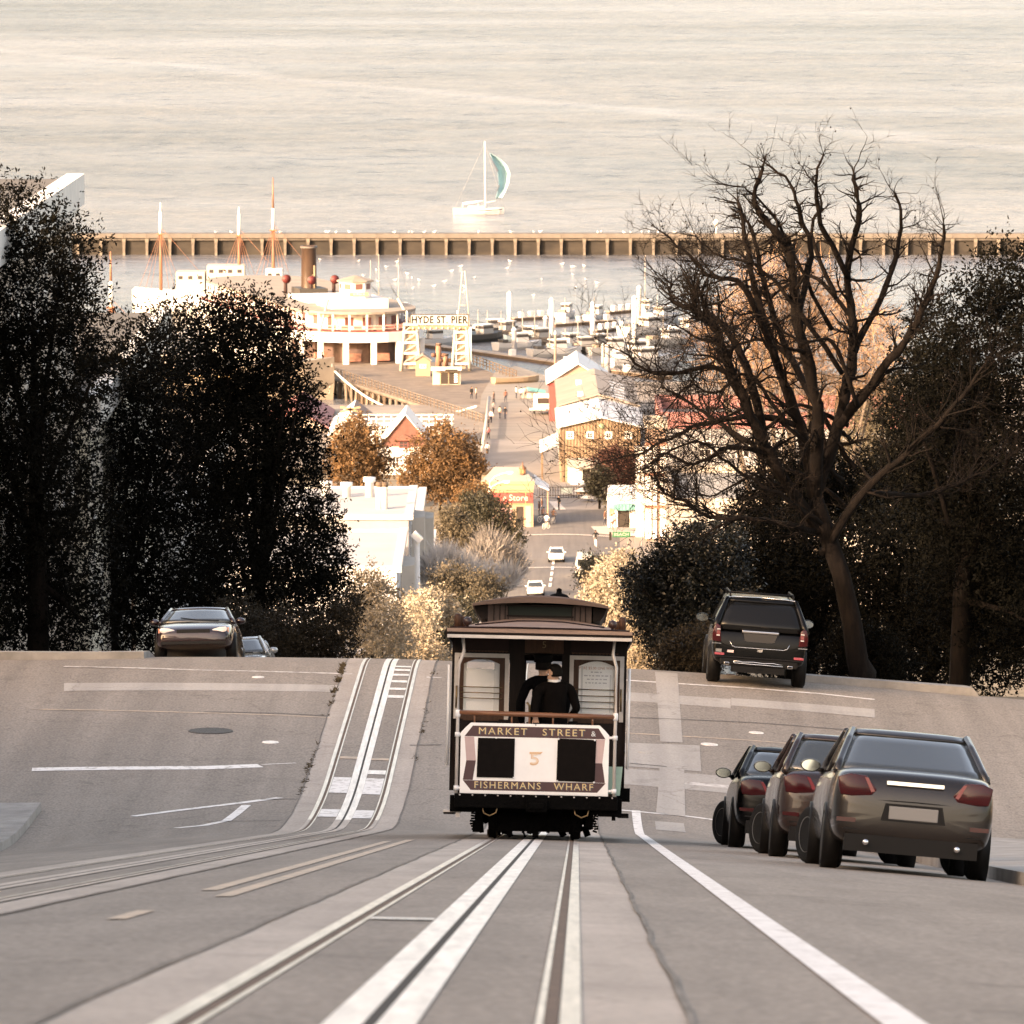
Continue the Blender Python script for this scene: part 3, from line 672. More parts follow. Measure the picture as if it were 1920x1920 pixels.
# ---- sunlit street trees down the hill
far = [
 ('golden', 'golden sunlit street tree beside the dark evergreen, above the left track', [(690, 1105, 34), (715, 1135, 38), (680, 1150, 36), (720, 1180, 44), (690, 1210, 46), (735, 1215, 40), (670, 1180, 30)], 226, 705, 22000, .11, GOLD, 0),
 ('golden', 'low golden street tree left of the cable car roof', [(770, 1190, 26), (760, 1215, 34), (790, 1215, 30), (815, 1235, 26), (775, 1238, 30), (830, 1250, 18)], 240, 780, 14000, .11, GOLD, 1),
 ('cream', 'pale cream-leaved tree above the cable car platform on the left', [(775, 1142, 22), (800, 1132, 22), (825, 1140, 22), (846, 1150, 14), (790, 1158, 26), (765, 1165, 20)], 286, 800, 10000, .15, CREAM, 2),
 ('olive', 'dull olive bush just left of the cable car eave', [(800, 1185, 30), (820, 1200, 28), (790, 1210, 26), (835, 1180, 22), (850, 1160, 24), (870, 1150, 26)], 292, 818, 14000, .14, DGREEN, 3),
 ('golden', 'golden street tree right of the cable car platform', [(1200, 1190, 26), (1220, 1215, 30), (1195, 1225, 28), (1230, 1240, 26), (1180, 1245, 24), (1185, 1175, 22), (1240, 1215, 20)], 338, 1210, 14000, .14, GOLD, 4),
 ('cream', 'tall pale cream street tree right of the cable car roof', [(1140, 1085, 28), (1160, 1060, 22), (1120, 1105, 24), (1150, 1115, 34), (1170, 1090, 26), (1160, 1150, 32), (1130, 1140, 26), (1180, 1130, 26), (1185, 1170, 30), (1175, 1045, 14), (1105, 1120, 14)], 392, 1165, 24000, .17, CREAM, 5),
 ('green', 'small dark green street tree beside the parked white van', [(1110, 1062, 18), (1100, 1078, 16), (1122, 1072, 16), (1105, 1092, 14), (1132, 1056, 12)], 470, 1112, 5000, .2, DGREEN, 6),
 ('olive', 'dull olive street tree behind the cable car roof on the left', [(850, 1085, 26), (880, 1095, 26), (830, 1100, 26), (905, 1095, 22), (870, 1120, 30), (840, 1130, 28), (900, 1130, 26), (925, 1100, 20)], 400, 870, 15000, .17, OLIVE, 7),
 ('green', 'dark green street tree left of the souvenir shop, above the grey twigs', [(905, 950, 24), (930, 965, 26), (900, 975, 26), (950, 985, 22), (965, 1010, 18), (930, 995, 24), (890, 955, 18), (880, 940, 16), (975, 1020, 10)], 575, 925, 11000, .26, DGREEN, 8),
 ('cypress', 'brown-crowned tree in front of the red shop sign', [(880, 930, 18), (900, 935, 18), (870, 945, 14), (915, 945, 14), (895, 922, 12)], 590, 890, 6000, .26, CYP, 9),
 ('olive', 'muted green street tree above the silvery bare shrubs', [(850, 980, 22), (835, 1000, 18), (870, 1000, 22), (850, 1015, 16), (845, 965, 12), (890, 1010, 18)], 540, 855, 8000, .24, OLIVE, 10),
 ('cypress', 'tall brown-green cypress left of the red gabled roof', [(668, 784, 8), (668, 798, 15), (655, 820, 26), (685, 825, 28), (640, 845, 24), (665, 855, 38), (700, 855, 28), (630, 875, 18), (660, 890, 32), (705, 885, 26), (630, 900, 14), (720, 870, 14), (690, 905, 22)], 660, 668, 20000, .30, CYP, 11),
 ('cypress', 'spreading brown-green cypress right of the red gabled roof', [(830, 796, 9), (828, 812, 18), (800, 830, 20), (840, 838, 28), (870, 840, 22), (780, 860, 20), (815, 868, 32), (860, 872, 32), (890, 872, 18), (765, 890, 16), (790, 895, 26), (840, 900, 34), (885, 895, 24), (760, 905, 12), (815, 920, 20), (905, 885, 10), (860, 920, 20)], 655, 825, 26000, .30, CYP, 12),
]
for (kd, lab, lst, D, tx, n, sz, m, sd) in far:
    leafy_tree({'golden': 'street_tree', 'cream': 'street_tree', 'olive': 'street_tree', 'green': 'street_tree', 'cypress': 'cypress_tree'}[kd], lab, 'tree', lst, D, tx, n, sz, m, 40 + sd, jit=1.5, fill=.4, trunk_r=.18, aspect=.6, per=7,
               squash=1.0)

# ---- bare shrubs with silvery upright twigs
def twig_tree(name, label, lst, D, tx, n, length, width, m, seed, upw=1.0, group=None, spread=.5, trunk_r=.14, fan=False):
    rng = np.random.default_rng(seed); c, r = clumps(lst, D, 1.5, rng)
    bx = P(tx, 1000, D).x; bz = gz(bx, D); off = np.array([bx, D, bz]); c = c - off
    root = thing(name, label, 'tree', (bx, D, bz), group=group)
    w = r ** 2; k = rng.choice(len(c), n, p=w / w.sum())
    d = unit(rng.normal(size=(n, 3))); base = c[k] + d * (r[k] * rng.random(n) ** .4)[:, None]
    cen = c[k] - np.array([0, 0, 1.0]) * r[k][:, None] * 1.2
    dirs = unit(unit(base - cen) * upw + spread * rng.normal(size=(n, 3)))
    obj('twigs', twigs_mesh('twigs', base, dirs, length * rng.uniform(.5, 1.3, n), width * rng.uniform(.5, 1.2, n), rng), m, root)
    t = MB()
    for i in range(len(c)):
        tg = Vector(c[i]); t.tube([(0, 0, -.2), (tg.x * .3, tg.y * .3, tg.z * .5), tg], [trunk_r, trunk_r * .6, trunk_r * .15], 5)
    obj('trunk', t, BARKP, root)
    return root
twig_tree('bare_shrub', 'silvery white bare shrub with upright twigs left of the lamp pole', [(815, 1068, 20), (835, 1055, 22), (840, 1080, 26), (865, 1075, 24), (800, 1085, 16), (885, 1085, 18)], 430, 838, 5200, 1.15, .032, TWIGP, 61, 1.3, spread=.22)
twig_tree('bare_shrub', 'grey bare street tree with fanned twigs above the cable car roof', [(900, 1050, 26), (930, 1040, 30), (955, 1060, 26), (920, 1075, 30), (945, 1085, 26), (965, 1075, 16), (890, 1075, 20), (915, 1020, 16)], 500, 930, 8200, 1.25, .032, TWIGG, 62, 1.1, spread=.4)
twig_tree('bare_shrub', 'pale bare street tree left of the two white cars', [(905, 1088, 18), (930, 1092, 18), (955, 1090, 16), (880, 1092, 16)], 470, 915, 3000, 1.2, .032, TWIGP, 63, 1.2, spread=.3)
twig_tree('orange_tree', 'tall sunlit tree of orange twigs behind the bare tree on the right', [(1330, 640, 40), (1370, 580, 46), (1420, 540, 50), (1480, 520, 46), (1350, 690, 46), (1410, 620, 60), (1470, 600, 70), (1530, 560, 70), (1400, 700, 50), (1460, 680, 60), (1520, 660, 70), (1590, 600, 70), (1590, 690, 70), (1650, 640, 60), (1640, 720, 60), (1480, 730, 50), (1540, 750, 50), (1430, 760, 36)], 205, 1500, 9500, .85, .011, TWIGO, 64, .5, spread=.9, trunk_r=.2)

# ---- the big bare tree on the right
def bare_tree():
    D0 = 121.0; rng = random.Random(77)
    b = P(1618, 1285, D0); bz = gz(b.x, D0) + .1
    root = thing('bare_tree', 'large leafless street tree with knotted dark limbs at right', 'tree', (b.x, D0, bz))
    O = Vector((b.x, D0, bz))
    q = lambda px, py, dd=0: P(px, py, D0 + dd) - O
    tr = MB(); tr.tube([(0, 0, -.4), (0, 0, .15), q(1608, 1240), q(1598, 1170), q(1578, 1080), q(1550, 1000), q(1528, 930)], [.42, .30, .24, .22, .20, .19, .16], 14)
    obj('trunk', tr, BARK, root)
    limbs = [  # (px, py, depth offset), start radius, end radius
     ([(1532, 1000), (1495, 940, -.3), (1440, 850, -.6), (1400, 760, -.9), (1350, 640, -1.1), (1328, 600, -1.2), (1300, 580, -1.2), (1302, 545, -1.3)], .15, .055),
     ([(1400, 760, -.9), (1345, 690, -1), (1260, 700, -1.6), (1205, 690, -1.8), (1165, 655, -2)], .07, .018),
     ([(1440, 850, -.6), (1400, 690, 0), (1355, 610, .3), (1265, 565, .4), (1258, 530, .4)], .10, .03),
     ([(1528, 930), (1500, 800, .6), (1460, 690, 1), (1420, 560, 1.2), (1400, 470, 1.3), (1387, 383, 1.4)], .14, .04),
     ([(1460, 690, 1), (1395, 540, .4), (1330, 515, .2), (1290, 480, 0), (1240, 432, -.1)], .08, .016),
     ([(1528, 930), (1530, 760, -.8), (1495, 600, -1.2), (1480, 480, -1.3), (1450, 430, -1.4), (1415, 380, -1.5), (1430, 312, -1.5)], .15, .04),
     ([(1495, 600, -1.2), (1520, 480, -.6), (1500, 400, -.5), (1480, 345, -.4), (1425, 300, -.4)], .08, .016),
     ([(1530, 760, -.8), (1470, 640, 1.3), (1430, 520, 1.8), (1412, 440, 2), (1390, 402, 2)], .08, .03),
     ([(1532, 1000), (1480, 985, -1), (1400, 972, -1.6), (1330, 970, -1.9), (1290, 945, -2), (1240, 918, -2.1), (1225, 880, -2.2)], .07, .02),
     ([(1500, 800, .6), (1420, 780, .4), (1340, 790, .2), (1270, 815, 0), (1200, 850, -.2), (1125, 868, -.3)], .07, .012),
     ([(1495, 940, -.3), (1440, 860, .9), (1360, 800, 1.6), (1300, 760, 1.9), (1240, 720, 2.1)], .08, .016),
     ([(1440, 850, -.6), (1370, 840, -1.4), (1300, 870, -1.8), (1250, 850, -2), (1215, 880, -2.1)], .06, .014),
     ([(1528, 930), (1570, 800, .3), (1600, 660, .6), (1590, 520, .9), (1610, 400, 1), (1600, 330, 1)], .15, .04),
     ([(1570, 800, .3), (1650, 700, -.4), (1720, 600, -.8), (1760, 500, -1), (1770, 420, -1.1)], .12, .03),
     ([(1545, 1040), (1620, 920, -.5), (1700, 850, -1), (1790, 760, -1.4), (1850, 680, -1.6)], .11, .02),
     ([(1600, 660, .6), (1660, 540, 1.4), (1690, 430, 1.8), (1680, 360, 1.9)], .08, .025),
     ([(1620, 920, -.5), (1720, 930, .6), (1810, 900, 1.2), (1890, 860, 1.6)], .07, .014),
     ([(1590, 520, .9), (1540, 420, .2), (1530, 340, -.1), (1545, 290, -.2)], .07, .018),
     ([(1600, 880, 1), (1500, 700, 1.6), (1440, 640, 2), (1380, 650, 2.2), (1310, 700, 2.4), (1270, 760, 2.5)], .06, .012), ([(1580, 700, -1), (1480, 560, -1.6), (1420, 500, -1.9), (1350, 480, -2), (1300, 440, -2.1)], .055, .012),
     ([(1600, 600, 1), (1530, 520, 1.6), (1470, 540, 1.9), (1400, 590, 2.1), (1340, 560, 2.3)], .05, .012), ([(1580, 900, .4), (1480, 800, -.6), (1400, 700, -1), (1340, 740, -1.4), (1290, 720, -1.6), (1235, 790, -1.7)], .055, .01),
     ([(1560, 620, -.4), (1500, 500, -.9), (1460, 420, -1.2), (1405, 360, -1.4), (1350, 345, -1.5)], .05, .01), ([(1590, 800, 1.2), (1500, 760, 1.8), (1430, 810, 2.1), (1350, 850, 2.3), (1290, 900, 2.5)], .05, .01),
     ([(1600, 960, .8), (1520, 900, 1.3), (1450, 880, 1.7), (1390, 900, 2), (1330, 930, 2.2), (1270, 910, 2.4)], .05, .01), ([(1570, 560, .2), (1520, 440, .6), (1540, 380, .8), (1510, 320, .9)], .05, .012), ([(1610, 760, -1), (1560, 640, -1.6), (1500, 640, -2), (1430, 590, -2.3), (1370, 620, -2.5)], .05, .01),
     ([(1540, 980, -.4), (1460, 930, -1.2), (1380, 880, -1.6), (1310, 830, -1.9), (1250, 850, -2.1), (1190, 890, -2.3)], .05, .01)]
    tw = MB()
    def twig(p, d, L, r, dep):
        pts = [p]; rs = [r]; n = 4 + (dep > 0)
        for i in range(n):
            d = (d + Vector((rng.gauss(0, .22), rng.gauss(0, .25), rng.gauss(.05, .22)))).normalized()
            p = p + d * L / n; pts.append(p); rs.append(r * (1 - .75 * (i + 1) / n))
        tw.tube(pts, rs, 5 if r > .012 else 4, caps=False)
        if dep > 0:
            for k in range(rng.randint(3, 5)):
                j = rng.randint(1, n); dd = (pts[j] - pts[j - 1]).normalized()
                dd = (dd + Vector((rng.gauss(0, .6), rng.gauss(0, .6), rng.gauss(.12, .6)))).normalized()
                twig(pts[j], dd, L * rng.uniform(.4, .7), max(.0045, rs[j] * .6), dep - 1)
        elif rng.random() < .05:
            tw.lathe([(.004, -.02), (.016, -.01), (.018, 0), (.012, .014), (.002, .018)], pts[-1] - Vector((0, 0, .05)), 6)
    for (pl, r0, r1) in limbs:
        pts = [q(*p) for p in pl]; m = MB(); sp = []
        for i in range(len(pts) - 1):       # smooth resample with knots
            p0, p1, p2, p3 = pts[max(i - 1, 0)], pts[i], pts[i + 1], pts[min(i + 2, len(pts) - 1)]
            for k in range(5):
                t = k / 5; sp.append(.5 * ((2 * p1) + (p2 - p0) * t + (2 * p0 - 5 * p1 + 4 * p2 - p3) * t * t + (3 * p1 - p0 - 3 * p2 + p3) * t ** 3))
        sp.append(pts[-1]); sp = [p + Vector((rng.gauss(0, .018), rng.gauss(0, .03), rng.gauss(0, .018))) for p in sp]
        rs = [(r0 + (r1 - r0) * i / (len(sp) - 1)) * rng.uniform(.86, 1.16) for i in range(len(sp))]
        m.tube(sp, rs, 9); obj('limb', m, BARK, root)
        N = len(sp)
        for i in range(3, N):
            for _k in range(2 if i > N * .35 else 1):
                dd = (sp[i] - sp[i - 1]).normalized(); dd = (dd * .8 + Vector((rng.gauss(0, .75), rng.gauss(0, .7), rng.gauss(.15, .7)))).normalized()
                hgt = max(0.0, min(1.0, (sp[i].z - 6.5) / 3.5)); dd.z *= (1 - .75 * hgt); dd.normalize(); twig(sp[i], dd, rng.uniform(.8, 1.8) * (.6 + .4 * i / N) * (1 - .6 * hgt), max(.008, rs[i] * .42), 2 if hgt < .9 else 1)
        k2 = .5 if sp[-1].z > 8 else 1.0; twig(sp[-1], (sp[-1] - sp[-2]).normalized(), rng.uniform(.6, 1.2) * k2, r1 * .5, 1 if k2 < 1 else 2)
        twig(sp[-1], ((sp[-1] - sp[-2]).normalized() + Vector((-.6, 0, .3))).normalized(), rng.uniform(.6, 1.2), r1 * .45, 2)
    obj('twigs', tw, BARK, root, norm=False)
bare_tree()
leafy_tree('shrub', 'low dark shrub round the foot of the bare tree', 'shrub', [(1575, 1235, 36), (1620, 1240, 40), (1660, 1245, 36), (1600, 1200, 30), (1645, 1205, 30), (1690, 1255, 30)], 122.5, 1640, 22000, .07, EVER, 23, jit=.5, fill=.5, trunk_r=.05)
leafy_tree('evergreen_tree', 'dark evergreen tree lower down the right side behind the bare tree', 'tree', [(1750, 640, 50), (1720, 700, 50), (1780, 720, 60), (1700, 770, 55), (1760, 800, 70), (1820, 760, 55), (1720, 860, 70), (1800, 880, 70), (1690, 930, 60), (1760, 960, 70), (1660, 880, 40)], 186, 1750, 46000, .14, EVER, 11, jit=2, fill=.45, trunk_r=.25)
leafy_tree('street_tree', 'olive sunlit tree far down the right side beyond the evergreens', 'tree', [(1640, 760, 40), (1610, 800, 40), (1670, 820, 45), (1600, 860, 45), (1640, 890, 50), (1690, 870, 40)], 300, 1640, 18000, .17, OLIVE, 12, jit=2, fill=.45, trunk_r=.22, aspect=.6)
# ================================================================== people
def skin_body(verts, edges, rad, root=0, sub=1, name='person'):
    me = bpy.data.meshes.new(name); me.from_pydata(verts, edges, [])
    o = bpy.data.objects.new('tmp_body', me); COL.objects.link(o)
    sk = o.modifiers.new('skin', 'SKIN'); sk.use_smooth_shade = True
    for i, v in enumerate(me.skin_vertices[0].data):
        r = rad[i]; v.radius = r if isinstance(r, tuple) else (r, r); v.use_root = (i == root)
    ss = o.modifiers.new('sub', 'SUBSURF'); ss.levels = sub; ss.render_levels = sub
    bpy.context.view_layer.update()
    m2 = bpy.data.meshes.new_from_object(o.evaluated_get(bpy.context.evaluated_depsgraph_get()))
    bpy.data.objects.remove(o); bpy.data.meshes.remove(me)
    return m2
SKIN = mat('skin', (.50, .30, .21), .55, var=.1, scale=20)
HAIRD = mat('dark_hair', (.006, .0045, .0035), .7, spec=.1)
CLOTH = {}
def cloth(c):
    k = 'cloth_%04d_%04d_%04d' % tuple(int(x * 9999) for x in c)
    return mat(k, c, .9, var=.2, scale=9, bump=.3, bscale=14, spec=.06)
def person(label, loc, rz=0, h=1.74, top=(.05, .05, .06), legs=(.03, .035, .05), stride=.0, arms=((.24, .04, .88), (.24, .04, .88)), elbows=None, hair=HAIRD, lean=0.0, hi=False, rot=None, group=None, head_turn=0.0, seat=None, hat=None, bulk=1.0, cat='person', bag=None):
    k = h / 1.74; V = []; E = []; Rr = []
    def v(p, r, frm=None):
        V.append((p[0] * k, p[1] * k, p[2] * k)); Rr.append(tuple(q * k for q in r) if isinstance(r, tuple) else r * k)
        if frm is not None: E.append((frm, len(V) - 1))
        return len(V) - 1
    pz = .93 if seat is None else seat
    ly = lambda z: lean * (z - pz)
    pel = v((0, 0, pz), .145 * bulk); wa = v((0, ly(pz + .18), pz + .18), .135 * bulk, pel); ch = v((0, ly(pz + .38), pz + .38), .155 * bulk, wa); up = v((0, ly(pz + .50), pz + .50), .11 * bulk, ch)
    nk = v((0, ly(pz + .58) + .005, pz + .58), .055, up); hb = v((0, ly(pz + .64) + .02, pz + .645), .072, nk); hm = v((0, ly(pz + .7) + .025, pz + .71), .093, hb); ht = v((0, ly(pz + .78) + .015, pz + .785), .06, hm)
    for s, A in ((-1, arms[0]), (1, arms[1])):
        sh = v((s * .185 * bulk, ly(pz + .48), pz + .475), .068 * bulk, up)
        zc_ = pz + (A[2] - .93)
        el = (s * (A[0] + .05), A[1] * .4 - .05, (pz + .475 + zc_) / 2) if elbows is None else elbows[0 if s < 0 else 1]
        e = v(el, .05 * bulk, sh); w_ = v((s * A[0], A[1], zc_), .034, e)
        d = Vector((s * A[0], A[1], zc_)) - Vector(el); d.normalize()
        palm = v(Vector((s * A[0], A[1], zc_)) + d * .06, .036, w_)
        if hi:
            pc = Vector((s * A[0], A[1], zc_)) + d * .075; side = Vector((0, 0, 1)).cross(d)
            side = side.normalized() if side.length > .05 else Vector((0, 1, 0)); nrm = d.cross(side)
            for q, (o_, L) in enumerate(((-.027, .062), (-.009, .074), (.009, .07), (.027, .055))):
                b = v(pc + side * o_ + d * .02, .0095, palm); c = v(pc + side * o_ + d * (.02 + L * .55), .009, b); v(pc + side * o_ * 1.05 + d * (.02 + L * .8) - nrm * L * .45, .008, c)
            b = v(pc - side * .04 - d * .02, .011, palm); v(pc - side * .05 + d * .025 - nrm * .02, .0095, b)
        else: v(Vector((s * A[0], A[1], zc_)) + d * .13, .022, palm)
    for s, f in ((-1, stride), (1, -stride)):
        if seat is None:
            hp = v((s * .085, 0, .88), .095 * bulk, pel); kn = v((s * .095, f * .5 + .03, .5), .062, hp); an = v((s * .1, f - .02, .10), .045, kn); v((s * .11, f + .12, .045), .04, an)
        else:
            hp = v((s * .09, .05, pz - .03), .095, pel); kn = v((s * .13, .42, pz + .0), .065, hp); an = v((s * .12, .36 + f, pz - .42), .045, kn); v((s * .13, .48 + f, pz - .46), .04, an)
    me = skin_body(V, E, Rr, pel, 2 if hi else 1)
    mats = [cloth(legs), cloth(top), SKIN]
    for m in mats: me.materials.append(m)
    zn = (pz + .585) * k; zw = (pz + .02) * k
    idx = []
    for p in me.polygons:
        c = p.center; hand = any((c - Vector((s * A[0] * k, A[1] * k, (pz + A[2] - .93) * k))).length < .13 * k and c.z < ((pz + A[2] - .93) * k + .03 if A[2] < 1.1 else 99) and (c - Vector((0, 0, c.z))).length > .12 for s, A in ((-1, arms[0]), (1, arms[1])))
        idx.append(2 if (c.z > zn or hand) else (1 if c.z > zw else 0))
    me.polygons.foreach_set('material_index', idx)
    # nose, ears and jaw joined into the same mesh
    bm = bmesh.new(); bm.from_mesh(me)
    hc = Vector((0, ly(pz + .7) + .025, pz + .71)) * k
    R3 = Matrix.Rotation(head_turn, 4, 'Z')
    for (o_, sc) in (((0, .095, -.012), (.014, .02, .024)), ((.09, 0, -.005), (.012, .025, .034)), ((-.09, 0, -.005), (.012, .025, .034)), ((0, .06, -.075), (.045, .035, .03)), ((.032, .083, .018), (.012, .008, .008)), ((-.032, .083, .018), (.012, .008, .008))):
        ret = bmesh.ops.create_icosphere(bm, subdivisions=1, radius=1, matrix=Matrix.Translation(hc) @ R3 @ Matrix.Translation(Vector(o_) * k) @ Matrix.Diagonal((*[q * k for q in sc], 1)))
        for f in {f for vv in ret['verts'] for f in vv.link_faces}: f.material_index = 2; f.smooth = True
    bm.to_mesh(me); bm.free()
    o = bpy.data.objects.new('person', me); COL.objects.link(o); o.location = loc; o.rotation_euler = rot if rot is not None else (0, 0, rz)
    tag(o, label, cat, group)
    hm_ = MB(); n = 12; rings = []
    for j in range(7):
        a = -.45 + j * (math.pi / 2 + .45) / 6; rr = .106 * math.cos(a) if a > 0 else .104; z = .118 * math.sin(a)
        rings.append([(Vector((rr * math.cos(6.2832 * q / n), (rr * 1.08 * math.sin(6.2832 * q / n) - .012) - (0 if a > .35 else .03 * max(0, math.sin(6.2832 * q / n)) * 2.2), z)) * k) for q in range(n)])
    hm_.sm = True; hm_.loft(rings); ho = obj('hair', hm_, hair, o); ho.location = hc; ho.rotation_euler = (0, 0, head_turn)
    if hat:
        b = MB(); b.lathe([(.122, 0), (.125, .02), (.116, .025), (.116, .06), (.13, .085), (.12, .10), (.02, .105)], n=20); b.prism([(-.10, .08, .012), (.10, .08, .012), (.075, .165, -.005), (-.075, .165, -.005)], (0, 0, .012))
        h_ = obj('cap', b, hat, o); h_.location = hc + Vector((0, 0, .045 * k)); h_.scale = (k, k, k); h_.rotation_euler = (0, 0, head_turn)
    if bag:
        b = MB(); b.box((0, -.19 * k, (pz + .28) * k), (.26 * k, .13 * k, .38 * k)); obj('backpack', b, cloth(bag), o, bevel=.03)
    return o
# ================================================================== cable car
def cable_car():
    D = 73.7; x0 = XR(D) + .025; z0 = gz(x0, D) + .014
    T = thing('cable_car', 'brown and white cable car number 5 seen from behind, going downhill', 'cable car', (x0, D, z0), (-math.atan(.16), R(1.25), -.0117))
    MAR = mat('maroon_paint', (.018, .007, .006), .5, var=.2, scale=4, spec=.15)
    BRN = mat('brown_woodwork', (.009, .0045, .0035), .55, var=.4, scale=7, stretch=(4, 4, .5), spec=.15)
    OAK = mat('oak_woodwork', (.062, .028, .016), .5, spec=.2, var=.3, scale=8, stretch=(4, 4, .6))
    RAILW = mat('handrail_wood', (.21, .085, .042), .38, var=.25, scale=6, stretch=(.6, 5, 5))
    ENA = mat('white_enamel', (.80, .80, .80), .32, var=.05, scale=3, coat=.25)
    GRY = mat('grey_cream_trim', (.52, .48, .45), .45, var=.12, scale=5)
    CAN = mat('canvas_roof', (.275, .185, .145), .75, var=.16, scale=2.2, bump=.12, bscale=60)
    BLK = mat('black_iron', (.002, .0018, .0017), .8, var=.4, scale=9, bump=.3, spec=.06)
    BLKP = mat('black_board', (.005, .0035, .003), .7, var=.3, scale=12, spec=.08)
    PINK = mat('faded_pink_stripe', (.50, .36, .35), .45, var=.06, scale=5)
    PLUM = mat('plum_stripe', (.060, .020, .024), .45, var=.12, scale=6)
    GOLDP = mat('gold_leaf', (.60, .45, .24), .4, metal=.3, var=.15, scale=12)
    SHAD = mat('letter_shade', (.075, .085, .105), .5)
    PEACH = mat('peach_numeral', (.68, .43, .26), .5)
    GLS = mat('car_window_glass', (.9, .95, .95), .04, alpha=.05, spec=.7)
    GRNG = mat('green_clerestory_glass', (.018, .026, .023), .55, spec=.12)
    BRASS = mat('brass_rod', (.22, .15, .08), .35, metal=.8)
    TEAL = mat('teal_panel', (.25, .40, .34), .5, var=.15)
    PAPER = mat('notice_glare_paper', (.93, .93, .93), .7)
    GREYP = mat('grey_sheet', (.62, .63, .64), .6)
    nn = PAPER.node_tree; bs = nn.nodes['Principled BSDF']; tr_ = nn.nodes.new('ShaderNodeBsdfTranslucent'); tr_.inputs[0].default_value = (.9, .9, .88, 1); mx_ = nn.nodes.new('ShaderNodeMixShader'); mx_.inputs[0].default_value = .25
    nn.links.new(bs.outputs[0], mx_.inputs[1]); nn.links.new(tr_.outputs[0], mx_.inputs[2]); nn.links.new(mx_.outputs[0], nn.nodes['Material Output'].inputs[0])
    L = 8.4
    # ---- platform and underframe
    p = MB(); p.b2((-1.02, .02, .50), (1.02, L, .62)); obj('platform', p, BRN, T)
    p = MB(); p.b2((-1.07, -.06, .40), (1.07, .04, .585)); bump = obj('bumper_beam', p, BLK, T, bevel=.012)
    c = MB(); c.b2((-.13, -.16, .36), (.15, -.06, .53)); c.b2((-.09, -.20, .40), (.11, -.16, .48)); obj('coupler', c, BLK, bump, bevel=.01)
    bl = MB()
    for i in range(13): bl.lathe([(.012, -.072), (.012, -.06)], (-1.0 + i * 2.0 / 12, 0, .565), 6, 'y')
    obj('bolts', bl, GRY, bump)
    fr = MB(); fr.b2((-.86, .1, .34), (-.74, L - .1, .50)); fr.b2((.74, .1, .34), (.86, L - .1, .50)); obj('underframe', fr, BLK, T)
    for s in (-1, 1):
        st = MB(); st.b2((s * .82, .06, .34 if s < 0 else .32), (s * 1.13, .55, .56)); so = obj('step_box', st, BLK, T, bevel=.01)
        fb = MB(); fb.b2((s * 1.00, .08, .335), (s * 1.22, 1.3, .365)); fb.b2((s * 1.00, .10, .27), (s * 1.05, .14, .335)); obj('footboard', fb, GRY if s < 0 else BLK, so)
        fb = MB(); fb.b2((s * 1.10, 1.5, .30), (s * 1.24, L - 1.2, .335)); obj('running_board', fb, BRN, T)
    bx = MB(); bx.b2((1.06, .35, .52), (1.235, .6, .70)); bx.tube([(1.14, .45, .7), (1.14, .45, 1.02)], .008, 6); obj('tool_box', bx, BLK, T)
    tp = MB(); tp.prism([(.93, .12, .60), (1.10, .12, .60), (1.13, .12, .98), (.93, .12, .98)], (0, .03, 0)); obj('teal_panel', tp, TEAL, T)
    # ---- truck with wheels, springs, brake rigging
    for yc in (1.15, 6.4):
        tr = thing('truck', None, None, (0, yc, 0)); tr.parent = T
        m = MB(); m.b2((-.80, -.75, .17), (-.70, .75, .38)); m.b2((.66, -.75, .17), (.76, .75, .38)); m.b2((-.78, -.16, .20), (.74, .16, .42)); m.b2((-.62, -.68, .10), (.60, -.58, .30)); m.b2((-.5, -.62, .22), (.48, -.3, .46))
        rg = random.Random(3 if yc < 2 else 4)
        for i in range(44):
            a = rg.uniform(-.80, .74); h = rg.uniform(.05, .16); m.box((a, -.66 + rg.uniform(-.05, .05), .10 + rg.uniform(-.03, .30)), (rg.uniform(.02, .10), .06, h), Matrix.Rotation(rg.uniform(-.5, .5), 3, 'Y'))
        for s in (-1, 1):
            for i in range(10): m.box((s * (.79 + rg.uniform(0, .035)) - .02, -.6, .12 + i * .034), (.06, .12, .026), Matrix.Rotation(rg.uniform(-.4, .4), 3, 'Y'))
            m.lathe([(.07, -.05), (.07, .05)], (s * .72 - .02, -.45, .33), 10, 'x')
        obj('truck_frame', m, BLK, tr)
        for s in (-1, 1):
            for dy in (-.5, .5):
                wl = MB(); wl.lathe([(.10, -.06), (.25, -.055), (.295, -.05), (.275, -.02), (.27, .05), (.22, .05), (.1, .04)] if s > 0 else [(.1, -.04), (.22, -.05), (.27, -.05), (.275, .02), (.295, .05), (.25, .055), (.10, .06)], (0, 0, 0), 22, 'x')
                obj('wheel', wl, BLK, tr, loc=(s * .553 - .02, dy, .281))
            bs = MB(); bs.b2((s * .48 - .02, -.4, .03), (s * .62 - .02, .3, .11)); obj('track_brake', bs, mat('brake_wood', (.06, .04, .025), .9), tr)
            sp = MB()
            for i in range(7): sp.b2((s * .60 - .05, -.28 + i * .03, .36 + i * .014), (s * .60 + .01, .28 - i * .03, .372 + i * .014))
            obj('leaf_spring', sp, BLK, tr)
    ch = MB()
    for s in (-1, 1):
        ch = MB(); ch.tube([(s * .70, -.03, .42), (s * .68, -.04, .33), (s * .60, -.04, .30), (s * .52, -.04, .34), (s * .5, -.03, .42)], .010, 5); obj('safety_chain', ch, BRASS, T)
    # ---- dash panel
    DP = MB(); x1, x2, zb, zt = -1.005, .945, .585, 1.515; c = .13
    out = [(x1, zb), (x2, zb), (x2, zt - c), (x2 - .02, zt - c + .02), (x2 - .05, zt - .075), (x2 - c, zt), (x1 + c, zt), (x1 + .05, zt - .075), (x1 + .02, zt - c + .02), (x1, zt - c)]
